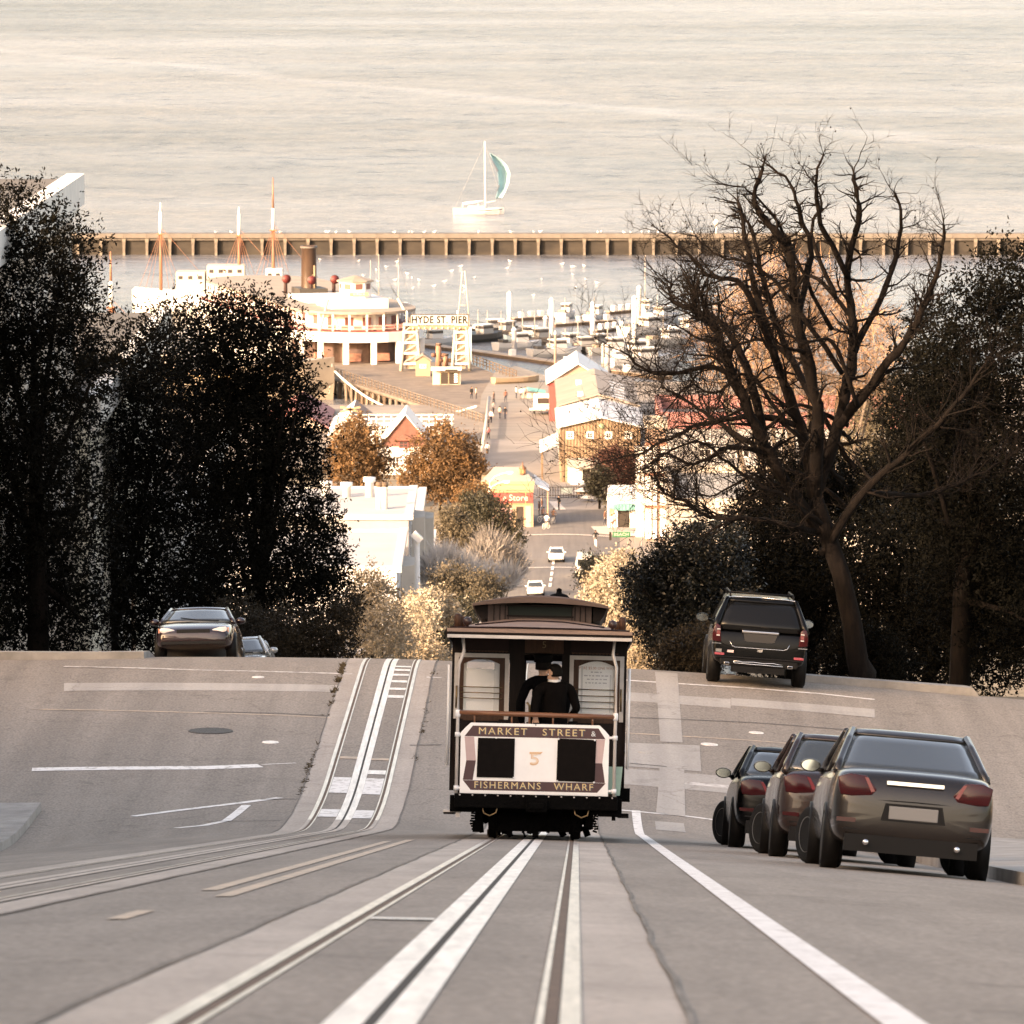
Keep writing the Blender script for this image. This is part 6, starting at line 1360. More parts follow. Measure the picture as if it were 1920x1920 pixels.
# ---- street lamps
def lamp(label, px, py_top, D, xo, arm, hp):
    c = P(px, py_top, D); zb = gz(c.x, D); T = thing('street_lamp', label, 'lamp', (c.x + xo, D, zb)); h = c.z - zb
    q = MB(); q.tube([(0, 0, 0), (0, 0, h - .9)], [.12, .08], 8); obj('pole', q, WHITEW, T)
    q = MB(); q.tube([(0, 0, h - 1.0), (arm * .25, 0, h - .45), (arm * .6, 0, h - .15), (arm, 0, h)], .07, 6); q.box((arm * 1.08, 0, h + .02), (.7, .35, .2)); obj('lamp_arm', q, WHITEW, T)
    q = MB(); q.box((arm * 1.08, 0, h - .12), (.45, .26, .1), taper=1.0); obj('lamp_glass', q, PAPERL, T)
PAPERL = M('lamp_lens', (.75, .73, .70), .3)
lamp('white curved street lamp, upper of the two above the red shop sign', 953, 886, 618, -2.0, 2.0, 0); lamp('white curved street lamp, lower of the two above the red shop sign', 945, 903, 604, -1.6, 1.7, 0)
c = P(782, 1012, 420); zb = gz(c.x, 420); T = thing('street_pole', 'tall white street pole with a square cap beside the white houses', 'pole', (c.x, 420, zb)); q = MB(); q.tube([(0, 0, 0), (0, 0, c.z - zb)], [.26, .2], 8); obj('shaft', q, WHITEW, T); q = MB(); q.box((0, 0, c.z - zb + .2), (.8, .8, .5), Matrix.Rotation(.78, 3, 'Y')); obj('cap', q, WHITEW, T)
# ---- white houses down the left side
def white_house(label, D0, D1, zt, m, w=16, wins=2, par=.5, extras=()):
    x1 = Xc(D0) - 10.5; zb = gz(x1, D1)
    T = thing('white_house', label, 'house', (x1, D0, zb)); H = zt - zb; dp = D1 - D0
    q = MB(); q.b2((-w, 0, -1), (0, dp, H)); obj('wall', q, m, T)
    q = MB(); q.b2((-w + .2, .3, H + .003), (-.3, dp - .3, H + .05)); obj('roof', q, M('pale_roof', (.33, .33, .34), .8, var=.08, scale=.2), T)
    q = MB(); q.b2((-w - .1, -.15, H - .1), (.35, .3, H + par)); q.b2((-.3, .3, H - .1), (.35, dp, H + par)); q.b2((-w, dp - .3, H - .1), (-.3, dp + .05, H + par * .7)); obj('cornice', q, M('house_trim_white', (.44, .435, .43), .7), T)
    for i in range(3):
        for f in range(2):
            z = H - 2.4 - f * 3.3; y = dp * (i + .5) / 3; q = MB(); q.b2((-.02, y - .6, z - .9), (.06, y + .6, z + .9)); wf = obj('window', q, WHITEW, T); q = MB(); q.b2((.0, y - .45, z - .75), (.08, y + .45, z + .75)); obj('pane', q, WINFAR, wf)
    for (x, z, a, b) in extras: fwin(T, x, z, a, b)
    q = MB(); q.prism([(0, dp * .55, H - 6.5), (1.0, dp * .6, H - 6.5), (1.0, dp * .8, H - 6.5), (0, dp * .85, H - 6.5)], (0, 0, 5.2)); obj('bay', q, CREAMW, T)
    return T
T = white_house('white house with chimneys and broad flat roof, tallest of the left row', 425, 446, -47.4, GREYW, 16, par=.3)
for (px, py, h, m_) in ((612, 905, .9, WHITEW), (650, 900, .8, WHITEW), (693, 903, 1.2, WHITEW)):
    p_ = P(px, py, 440); q = MB(); q.lathe([(.34, 0), (.34, h), (.48, h + .05), (.48, h + .4)], (p_.x - T.location.x, 14.5, -47.4 - T.location.z), 12); obj('chimney', q, m_, T)
for px in (711, 721): p_ = P(px, 930, 431); q = MB(); q.lathe([(.26, 0), (.26, 1.7), (.3, 1.75)], (p_.x - T.location.x, 6, -47.4 - T.location.z), 10); obj('flue', q, WHITEW, T); q = MB(); q.lathe([(.29, 1.76), (.25, 2.1)], (p_.x - T.location.x, 6, -47.4 - T.location.z), 10); obj('flue_cap', q, WOODD, T)
q = MB(); q.b2((-10, 1.0, 12.6 + 1.9), (-2.4, 3.0, 12.6 + 2.5)); obj('roof_box', q, M('tan_rooflight', (.45, .34, .28), .8), T)
white_house('white house with a plain bright roof in the middle of the left row', 397, 421, -48.0, M('house_white', (.50, .50, .505), .8, var=.06), 14, par=.35, extras=((-4, 9.0, 1.5, 2.0),))
white_house('low white house nearest of the left row behind golden tree', 366, 393, -51.5, WHITEW, 14, par=.35, extras=((-3, 2.5, 1.4, 1.8), (-6, 2.5, 1.4, 1.8)))
white_house('brown-roofed grey house beyond the tallest white house', 452, 472, -50.4, M('taupe_render', (.40, .36, .32), .8), 9, par=.4)
white_house('low beige house below the street tree on the left', 476, 512, -58.5, CREAMW, 9, par=.4)
# ---- houses by the beach at left
T = gable('gabled_house', 'red shingled gable house between the two cypresses', P(712, 832, 702).x, P(808, 832, 702).x, 702, 714, -72.9, P(960, 838, 702).z, P(960, 780, 702).z, WHITEW, WROOF, cat='house', gable_m=REDR, over=.35)
q = MB(); H = P(960, 818, 702).z + 72.9; q.prism([(-1.5, -.5, H - .5), (1.3, -.5, H - .5), (-.1, -.5, H + .25)], (0, .48, 0)); dm = obj('dormer_hood', q, REDR, T); fwin(T, -.2, H - 1.0, 1.2, .9, -.05, frame=REDW)
fwin(T, -1.2, 1.6, 1.0, 1.6, -.05); fwin(T, 1.3, 1.6, 1.0, 1.6, -.05)
T = blockb('club_house', 'white clubhouse with a balustraded roof deck behind the red gable', P(692, 800, 742).x, P(902, 800, 742).x - 5, 738, 752, -72.9, P(960, 802, 738).z, WHITEW, wins=[(-5, 2.2, 1.6, 1.4), (-2.5, 2.2, 1.6, 1.4), (3.4, 2.2, 1.6, 1.4)])
for i in range(14): q = MB(); x = -6.8 + i * .98; H = P(960, 802, 738).z + 72.9; q.b2((x, -.1, H), (x + .14, .05, H + 1.7)); obj('baluster', q, WHITEW, T)
for z in (.5, 1.1, 1.65): q = MB(); q.b2((-6.9, -.08, H + z), (6.3, .03, H + z + .13)); obj('deck_rail', q, WHITEW, T)
gable('boat_club', 'long boat club with a pink roof beside the tan bow', P(500, 775, 762).x, P(612, 775, 762).x, 760, 786, -72.9, P(960, 800, 762).z, P(960, 768, 762).z, CREAMW, PINK2, over=.4)
T = gable('boat_shed', 'pale boat shed with dark roof below the white hose', P(618, 800, 748).x, P(700, 800, 748).x, 746, 770, -72.9, P(960, 815, 748).z, P(960, 782, 748).z, CREAMW, M('brown_shed_roof', (.22, .15, .12), .85), over=.3, roof_left=WROOF)
c = PZ(657, 800, -70.5); T = thing('signpost', 'wooden signpost with crossed boards on the boat shed roof', 'signpost', (P(657, 775, 752).x, 752, P(960, 790, 752).z - .6)); q = MB(); q.b2((-.12, -.12, 0), (.12, .12, 2.6)); obj('post', q, TANW, T)
for s in (-.25, .25): q = MB(); q.box((0, -.18, 2.2), (2.8, .1, .3), Matrix.Rotation(s, 3, 'Y')); obj('board', q, TANW, T)

# ---- pier piles and railings
A, B_ = Vector(gp(906, 795)), Vector(gp(628, 706))
T = thing('pier_railing', 'timber pier edge with piles and railing beside the tan bow', 'pier', (A.x, A.y, -72.95)); d = (B_ - A); Ln = d.length; d.normalize(); O = Vector((A.x, A.y))
rg = random.Random(12)
for i in range(26):
    p_ = d * (Ln * i / 25); q = MB(); lx = rg.uniform(-.3, .3); q.tube([(p_.x + lx, p_.y - .3 + rg.uniform(-.4, .2), -4.2), (p_.x, p_.y + .2, -.5)], rg.uniform(.22, .34), 8); obj('pile', q, WOODP if rg.random() < .7 else WOODD, T)
for i in range(12):
    p_ = d * (Ln * (i + .4) / 12); p2 = d * (Ln * (i + .9) / 12); q = MB(); q.tube([(p_.x, p_.y + .3, -3.6), (p2.x, p2.y + .3, -.6)], .14, 6); obj('brace', q, WOODD, T)
q = MB(); q.tube([(0, -.1, -.35), (d.x * Ln, d.y * Ln - .1, -.35)], .32, 6); obj('edge_beam', q, WOODP, T)
for i in range(46):
    p_ = d * (Ln * i / 45); q = MB(); q.b2((p_.x - .07, p_.y + .12, 0), (p_.x + .07, p_.y + .26, 1.25)); obj('rail_post', q, WOODD, T)
for z in (.45, .85, 1.22): q = MB(); q.tube([(0, .2, z), (d.x * Ln, d.y * Ln + .2, z)], .06, 5); obj('rail', q, WOODP, T)
for i in range(22):
    p_ = d * (Ln * (i + .5) / 22); q = MB(); q.box((p_.x, p_.y + 6 + rg.uniform(-1, 3), -2.6), (.5, .5, 4), None); obj('inner_pile', q, WOODD, T)
a2, b2_ = Vector(gp(882, 682)), Vector(gp(968, 714)); T = thing('pier_railing', 'dark railing along the harbour side of the pier', 'railing', (a2.x, a2.y, -72.95)); d2 = b2_ - a2
for i in range(15): p_ = d2 * (i / 14); q = MB(); q.b2((p_.x - .08, p_.y - .08, 0), (p_.x + .08, p_.y + .08, 1.5)); obj('rail_post', q, WOODD, T)
for z in (.5, 1.0, 1.45): q = MB(); q.tube([(0, 0, z), (d2.x, d2.y, z)], .07, 5); obj('rail', q, WOODD, T)
for i in range(9): p_ = d2 * ((i + .5) / 9); q = MB(); q.tube([(p_.x, p_.y + .3, -3.4), (p_.x, p_.y + .3, -.3)], .25, 7); obj('pile', q, WOODD, T)
# white pipe rail along the left kerb of the pier road
pts = [PZ(917, 745, -71.9), PZ(912, 790, -71.9), PZ(903, 850, -71.9)]; T = thing('pipe_rail', 'pale guard rail along the left edge of the pier road', 'railing', (pts[0].x, pts[0].y, -72.8)); O3 = Vector(T.location)
q = MB(); q.tube([p_ - O3 for p_ in pts], .22, 8); obj('rail', q, CREAMW, T)
for i in range(9): p_ = pts[0].lerp(pts[2], i / 8) - O3; q = MB(); q.b2((p_.x - .1, p_.y - .1, 0), (p_.x + .1, p_.y + .1, .85)); obj('post', q, CREAMW, T)
# sagging white hose
pts = []
for i in range(25):
    t = i / 24; px = 628 + (893 - 628) * t; D = 838 - 58 * t; zz = -71.6 + 0.1 * t - 4 * (3.5) * t * (1 - t) * (1 - .35 * (t - .5)); pts.append(Vector((P(px, 700, D).x, D, zz)))
q = MB(); q.tube(pts, .16, 8); tag(obj('mooring_hose', q, ROPE), 'thick white mooring line sagging from the tan bow to the pier', 'rope')

# ---- pier gateway
D = 855; X = lambda px: P(px, 640, D).x; Z = lambda py: P(960, py, D).z
T = thing('pier_gate', 'white timber gateway carrying the HYDE ST. PIER sign', 'gate', (X(824), D, -72.95)); O = T.location
for (xa, xb, ya) in ((752, 788, 0), (848, 881, 0)):
    xm = (X(xa) + X(xb)) / 2 - O.x; w = (X(xb) - X(xa)) / 2; H = Z(610) - O.z
    for s in (-1, 1):
        for yy in (-1.0, 1.0):
            q = MB(); q.tube([(xm + s * w, yy, 0), (xm + s * w * .62, yy * .7, H)], [.30, .24], 4); obj('tower_leg', q, CREAMW, T)
    for k in range(4):
        z = H * (k + .6) / 4.3; ww = w * (1 - .38 * z / H); q = MB(); q.b2((xm - ww, -1.0, z), (xm + ww, -.72, z + .32)); obj('tower_beam', q, WHITEW, T)
        q = MB(); q.prism([(xm - ww, -.9, z + .3), (xm - ww + .25, -.9, z + .3), (xm + ww * .9, -.9, z + H / 4.3), (xm + ww * .9 - .25, -.9, z + H / 4.3)], (0, .15, 0)); obj('tower_brace', q, CREAMW, T)
    q = MB(); q.b2((xm - w * .5, -.4, H * .05), (xm + w * .5, .3, H * .98)); obj('tower_core', q, M('tan_lattice', (.32, .25, .19), .8), T)
    q = MB(); q.b2((xm - w * .8, -1.1, H), (xm + w * .8, 1.1, H + .35)); obj('tower_cap', q, CREAMW, T)
    q = MB(); q.tube([(xm - w * .4, 0, H + .3), (xm - w * .4, 0, H + 2.2)], .12, 6); obj('finial', q, WHITEW, T)
q = MB(); q.b2((X(768) - O.x, -1.0, Z(616) - O.z), (X(880) - O.x, .6, Z(610) - O.z)); obj('lintel', q, TANW, T)
for i in range(10): q = MB(); q.lathe([(.05, 0), (.16, .1), (.14, .28), (.04, .34)], (X(775) - O.x + i * .88, -1.05, Z(616.5) - O.z), 8); obj('bulb', q, CREAMW, T)
q = MB(); q.b2((X(769.5) - O.x, -.9, Z(610) - O.z), (X(879) - O.x, -.6, Z(588.5) - O.z)); sb = obj('sign_board', q, DARKIN, T); q = MB(); q.b2((X(771) - O.x, -.96, Z(608.8) - O.z), (X(877.5) - O.x, -.905, Z(590) - O.z)); obj('sign_face', q, M('sign_white', (.40, .395, .385), .6), sb)
lettering('HYDE ST. PIER', 1.36, M('sign_black', (.003, .003, .003), .8, spec=.1), (X(824) - O.x, -.98, Z(599.3) - O.z), sb, ext=.01, sx=.90, sy=1.12, spacing=1.10, bold=.035)
q = MB(); xm = X(868) - O.x
for s in (-1, 1): q.tube([(xm + s * .95, 12, 5.5), (xm + s * .18, 12, Z(518) - O.z)], .10, 5)
q.tube([(xm - .5, 12, 9), (xm + .5, 12, 9)], .08, 5); q.tube([(xm - .65, 12, 7.6), (xm + .65, 12, 7.6)], .08, 5); q.tube([(xm - .32, 12, 11), (xm + .32, 12, 11)], .08, 5)
tm = thing('a_frame_mast', 'pale A-frame mast rising behind the pier sign', 'mast', T.location); obj('mast_legs', q, CREAMW, tm); q = MB(); q.b2((xm - 1.2, 11, -2.8), (xm + 1.2, 13, 5.6)); obj('mast_base', q, WHITEW, tm)
# ticket sheds
c = gp(793, 706); T = gable('ticket_shed', 'small beige shed left of the ticket kiosk under the pier sign', c[0] - 1.1, c[0] + 1.1, c[1], c[1] + 3, -72.95, -70.7, -70.0, M('beige_boards', (.26, .205, .145), .8), BEIGER, cat='shed', over=.2); fwin(T, 0, 1.5, 1.0, .6, -.04)
c = gp(838, 722); T = blockb('ticket_kiosk', 'ticket kiosk with dark open front and white roof on the pier', c[0] - 2.1, c[0] + 2.0, c[1], c[1] + 3, -72.95, -70.6, CREAMW, roofm=WROOF, cat='kiosk'); q = MB(); q.b2((-.9, -.04, .1), (1.85, .02, 1.8)); obj('serving_front', q, DARKIN, T)
q = MB(); q.prism([(-2.3, -.9, 2.15), (2.2, -.9, 2.15), (2.2, .0, 2.5), (-2.3, .0, 2.5)], (0, 0, .14)); obj('canopy', q, WROOF, T); q = MB(); q.b2((-.2, -1.0, 2.05), (1.6, -.92, 2.35)); obj('canopy_sign', q, DARKIN, T)
for x in (-.9, .3, 1.8): q = MB(); q.b2((x - .07, -.1, 0), (x + .07, -.045, 2.2)); obj('post', q, YELP, T)
for i in range(4): q = MB(); q.b2((1.1, -.08, .35 + i * .36), (1.6, -.045, .6 + i * .36)); obj('poster', q, PAPERL, T)
# timber bollards by the gate
for lab, px, h in (('tall weathered timber dolphin between the gate towers', 822, 3.6), ('stout dark winch right of the timber dolphin', 835, 2.0)):
    c = gp(px, 690); T = thing('dolphin_post', lab, 'post', (c[0], c[1] + 2, -73)); q = MB(); q.tube([(0, 0, 0), (0, 0, h)], [.45, .40], 8); obj('shaft', q, M('rust_timber', (.30, .16, .11), .85), T); q = MB(); q.lathe([(.47, h - .3), (.5, h - .2), (.47, h - .05)], n=10); obj('band', q, WOODD, T)
    for s in (-1, 1): q = MB(); q.lathe([(.3, -.3), (.42, 0), (.3, .3)], (s * .75, 0, h * .5), 8); obj('fender', q, M('fender_brown', (.14, .07, .05), .8), T)
# ================================================================== breakwater
YB = DZ(478, WATER); T = thing('breakwater', 'long concrete breakwater with evenly spaced posts across the bay', 'breakwater', (0, YB, WATER))
zt = P(960, 438, YB).z - WATER; sp = 43.2 * YB / FPX; xs0 = P(405, 460, YB).x
q = MB(); q.b2((-420, .7, -2), (420, 2.6, zt - .9)); obj('sheet_wall', q, CONCD, T)  # wall face coloured dark for the shade under the overhanging cap
n0 = int((-400 - xs0) / sp); postm = None; capm = None
for i in range(n0, n0 + int(800 / sp)):
    x = xs0 + i * sp
    if abs(x) < 135:
        if postm is None:
            q = MB(); q.loft([[(-.24, -.35, -1), (.24, -.35, -1), (.22, 1.0, -1), (-.22, 1.0, -1)], [(-.26, -.35, zt * .45), (.26, -.35, zt * .45), (.26, 1.0, zt * .45), (-.26, 1.0, zt * .45)], [(-.42, -.2, zt - .95), (.42, -.2, zt - .95), (.42, 1.0, zt - .95), (-.42, 1.0, zt - .95)]]); postm = q.mesh('post'); fixn(postm); postm.materials.append(POSTC)
            q = MB(); q.b2((0, -.5, zt - .9), (sp - .03, 3.2, zt)); q.b2((0.0, .05, zt - .9 - .5), (sp - .03, .69, zt - .903)); capm = q.mesh('cap_segment'); fixn(capm); capm.materials.append(CONC)
        obj('post', postm, None, T, loc=(x, 0, 0)); obj('cap_segment', capm, None, T, loc=(x, 0, 0))
q = MB(); q.b2((-420, -.5, zt - .9), (-136, 3.2, zt)); obj('cap_end', q, CONC, T); q = MB(); q.b2((136 + sp, -.5, zt - .9), (420, 3.2, zt)); obj('cap_end', q, CONC, T)
rg = random.Random(31)
GULL = M('gull_white', (.85, .83, .80), .7); gm = None
def gull(x, y, z, rz):
    global gm
    if gm is None:
        q = MB(); q.lathe([(.01, -.26), (.07, -.16), (.12, 0), (.10, .12), (.05, .2), (.01, .23)], (0, 0, .22), 8, 'y'); q.lathe([(.01, -.07), (.065, 0), (.05, .05), (.012, .12)], (0, .22, .36), 8, 'y'); q.tube([(0, .12, .26), (0, .2, .34)], .05, 6); q.prism([(-.05, -.24, .22), (.05, -.24, .22), (.06, -.42, .24), (-.06, -.42, .24)], (0, 0, .02)); q.tube([(.03, 0, 0), (.03, 0, .14)], .012, 4); q.tube([(-.03, 0, 0), (-.03, 0, .14)], .012, 4); gm = q.mesh('gull'); fixn(gm); gm.materials.append(GULL)
    o = obj('gull', gm, None, None, loc=(x, y, z)); o.rotation_euler = (0, 0, rz); o.scale = (1.3, 1.3, 1.3)
    return tag(o, 'small white gull resting on the breakwater top', 'gull', 'gulls along the breakwater')
for i in range(34): gull(P(rg.uniform(390, 1530), 440, YB).x, YB + rg.uniform(.2, 2.5), WATER + zt + .002, rg.uniform(0, 6.28))
for i in range(30):
    py = rg.uniform(488, 560); px = rg.uniform(600, 1180); c = PZ(px, py, WATER); o = gull(c.x, c.y, WATER - .05, rg.uniform(0, 6.28)); tag(o, 'small white gull floating on the calm harbour water', 'gull', 'gulls floating in the harbour')
# navigation mark on the breakwater
c = P(1343, 420, YB + 1); T = thing('channel_marker', 'slim white marker post standing on the breakwater', 'marker', (c.x, YB + 1.2, WATER + zt)); q = MB(); q.tube([(0, 0, 0), (0, 0, 1.6)], .2, 8); obj('post', q, WHITEW, T); q = MB(); q.lathe([(.3, 1.6), (.55, 2.0), (.55, 2.5), (.1, 2.9)], n=10); obj('top_mark', q, WHITEW, T)

# ================================================================== boats
def hull(mb, L, B, h, bow=.35, z0=-.3, sheer=.25, n=11):
    rings = []
    for i in range(n):
        t = i / (n - 1); y = -L / 2 + L * t
        w = B / 2 * (min(1, (1 - t) / bow) ** .6 if t > 1 - bow else (.86 + .14 * min(1, t / .3))); w = max(w, .02); zt_ = h + sheer * (abs(t - .4) / .6) ** 2 * h
        rings.append([(-w, y, zt_), (-w * .92, y + .02, zt_ * .4), (-w * .55, y - .2 * t, z0), (w * .55, y - .2 * t, z0), (w * .92, y + .02, zt_ * .4), (w, y, zt_)])
    mb.loft(rings); return mb
BOATG = M('boat_grey', (.26, .26, .26), .5); BOATT = M('boat_tan', (.25, .19, .145), .6); BOATB = M('boat_blue', (.20, .26, .29), .5); BOATD = M('boat_dark', (.05, .046, .042), .6); BOATW = M('boat_white', (.46, .455, .45), .5)
def boat(label, px, py, L, rz, hm, cm, mast=4.0, cabin=True, cat='boat', group='boats moored in the marina', deck=WOODP):
    c = PZ(px, py, WATER); T = thing('moored_boat', label, cat, (c.x, c.y, WATER), (0, 0, rz), group); h = L * .13; B = L * .32
    obj('hull', hull(MB(), L, B, h), hm, T)
    q = MB(); q.b2((-B * .36, -L * .42, h - .02), (B * .36, L * .2, h + .06)); obj('deck', q, deck, T)
    if cabin:
        q = MB(); q.box((0, L * .04, h + .75), (B * .6, L * .26, 1.4), taper=.9); cb = obj('cabin', q, cm, T)
        q = MB(); q.box((0, L * .04, h + 1.08), (B * .585, L * .25, .42), taper=.985); obj('windows', q, WINFAR, cb); q = MB(); q.box((0, L * .04, h + 1.52), (B * .62, L * .30, .12)); obj('cabin_roof', q, WHITEW, cb)
    q = MB(); q.tube([(0, -L * .12, h), (0, -L * .12, h + mast)], [.09, .05], 6); mt = obj('mast', q, CREAMW, T)
    q = MB(); q.tube([(0, -L * .12, h + mast * .95), (0, L * .48, h + .3)], .02, 4); q.tube([(0, -L * .12, h + mast * .95), (0, -L * .48, h + .3)], .02, 4); q.tube([(0, -L * .12, h + mast * .25), (0, -L * .45, h + mast * .5)], .05, 5); obj('rigging', q, BOATD, mt)
    q = MB(); q.box((0, -L * .33, h + .3), (B * .5, L * .12, .55)); obj('hold_box', q, rg.choice([BOATT, BOATD, BOATB, WHITEW]), T)
    return T
bl = [(812, 648, 9, -.9, 'white', 'boat with blue cover framed by the pier gate'), (905, 640, 10, -.7, 'dark', 'dark fishing boat right of the pier gate'), (925, 628, 9, -1.2, 'dark', 'dark cluttered trawler with gantry right of the gate'), (948, 632, 9, -.8, 'tan', 'tan fishing boat behind the near dock pile'), (972, 655, 9, -1.0, 'white', 'white open boat left of the near dock pile'), (990, 640, 8, -1.3, 'blue', 'pale blue boat behind the white open boat'),
      (1012, 646, 9, -.9, 'tan', 'tan boat at the middle of the near dock'), (1042, 668, 9.5, -1.1, 'white', 'white cabin boat at the middle of the near dock'), (1068, 655, 8.5, -.8, 'grey', 'grey cabin boat right of the white cabin boat'), (1095, 662, 9, -1.2, 'dark', 'dark work boat on the near dock'), (1122, 656, 8.5, -.9, 'tan', 'tan boat beside the red cover'), (1150, 664, 9, -1.1, 'grey', 'grey boat at the right end of the near dock'),
      (1205, 690, 13, -1.0, 'white', 'large white motor cruiser under the bare branches'), (1190, 672, 10, -.9, 'grey', 'grey cruiser behind the large white cruiser'), (1062, 596, 8, -.3, 'white', 'white boat on the far dock left'), (1118, 600, 8, -.4, 'white', 'white sloop on the far dock right'), (1215, 628, 12, -.8, 'white', 'tall white yacht behind the bare branches'), (1240, 606, 11, -.6, 'white', 'white ketch behind the bare branches'), 
      (1255, 650, 11, -.9, 'grey', 'grey trawler at the far right of the marina'), (1290, 630, 11, -.7, 'white', 'white trawler hidden by the orange twigs')]
hm = {'white': BOATW, 'dark': BOATD, 'tan': BOATT, 'blue': BOATB, 'grey': BOATG}
for (px, py, L, rz, k, lab) in bl: boat(lab, px, py, L, rz, hm[k], BOATG if k in ('dark', 'tan') else BOATW, mast=rg.uniform(2.2, 5.0))
# docks
def dock(label, a, b, w, z=.45, piles=()):
    A_, B2 = PZ(a[0], a[1], WATER), PZ(b[0], b[1], WATER); d = B2 - A_; L = d.length; T = thing('floating_dock', label, 'dock', (A_.x, A_.y, WATER), (0, 0, math.atan2(d.y, d.x))); 
    q = MB(); q.b2((0, -w / 2, -.1), (L, w / 2, z)); obj('float', q, WOODD, T); n = max(3, int(L / 3))
    for i in range(n): q = MB(); q.b2((L * i / n + .02, -w / 2 - .05, z + .002), (L * (i + 1) / n - .02, w / 2 + .05, z + .12)); obj('deck_section', q, M('dock_boards', (.33, .27, .22), .85, var=.2, scale=.6), T)
    for t in (.18, .4, .62, .85): q = MB(); q.b2((L * t, -w * .3, z + .122), (L * t + .9, w * .1, z + 1.1)); obj('dock_box', q, WHITEW, T)
dock('near floating dock running behind the pier gate and boats', (780, 648), (1250, 712), 2.2); dock('far floating dock at the left of the tall piles', (958, 602), (1040, 597), 1.8); dock('far floating dock between the second and fourth pile', (1035, 613), (1150, 605), 1.8); dock('upper floating dock reaching the right piles', (1135, 590), (1200, 584), 1.8); dock('middle floating dock right of the third pile', (1112, 625), (1172, 618), 1.8)
for i, (px, pt, pb, lab, m_) in enumerate(((955, 552, 604, 'first tall white mooring pile from the pier sign', WHITEW), (1034, 564, 632, 'second tall white mooring pile from the pier sign', WHITEW), (1023, 598, 638, 'short capped mooring pile beside the second tall pile', GREYW), (1111, 572, 655, 'third tall white mooring pile from the pier sign', WHITEW), (1189, 560, 640, 'fourth tall white mooring pile near the branches', WHITEW), (1198, 541, 612, 'tallest far mooring pile at the right', CREAMW), (964, 620, 672, 'grey mooring pile standing in the near dock', GREYW), (1139, 650, 700, 'grey mooring pile at the right end of the near dock', GREYW), (1041, 627, 700, 'pale flag pole rising left of the peach gable', PEACHW), (1130, 650, 712, 'pale flag pole rising right of the peach gable', CREAMW))):
    c = PZ(px, pb, WATER); top = P(px, pt, c.y).z - WATER; T = thing('mooring_pile', lab, 'pile', (c.x, c.y, WATER)); r_ = .40 if 'flag' not in lab else .2
    q = MB(); q.tube([(0, 0, -1), (0, 0, top)], r_, 10); obj('shaft', q, m_, T); q = MB(); q.lathe([(r_ * 1.15, top), (r_ * 1.15, top + .15), (.05, top + .6)], n=10); obj('cap', q, WHITEW, T)
for i in range(4):
    px = 700 + rg.uniform(-15, 60) if i < 3 else rg.uniform(1205, 1330); py = rg.uniform(575, 600); c = PZ(px, py, WATER); boat(('slender white sloop far behind the ferry pilothouse', 'white sloop mast left of the pier gate', 'distant white sloop between ferry and gate', 'pale yacht in the far right berth', 'pale sloop in the second far right berth', 'pale ketch in the third far right berth', 'pale cutter in the outermost right berth')[i], px, py, 8, rg.uniform(-1.4, -.2), WHITEW, WHITEW, mast=9.5)

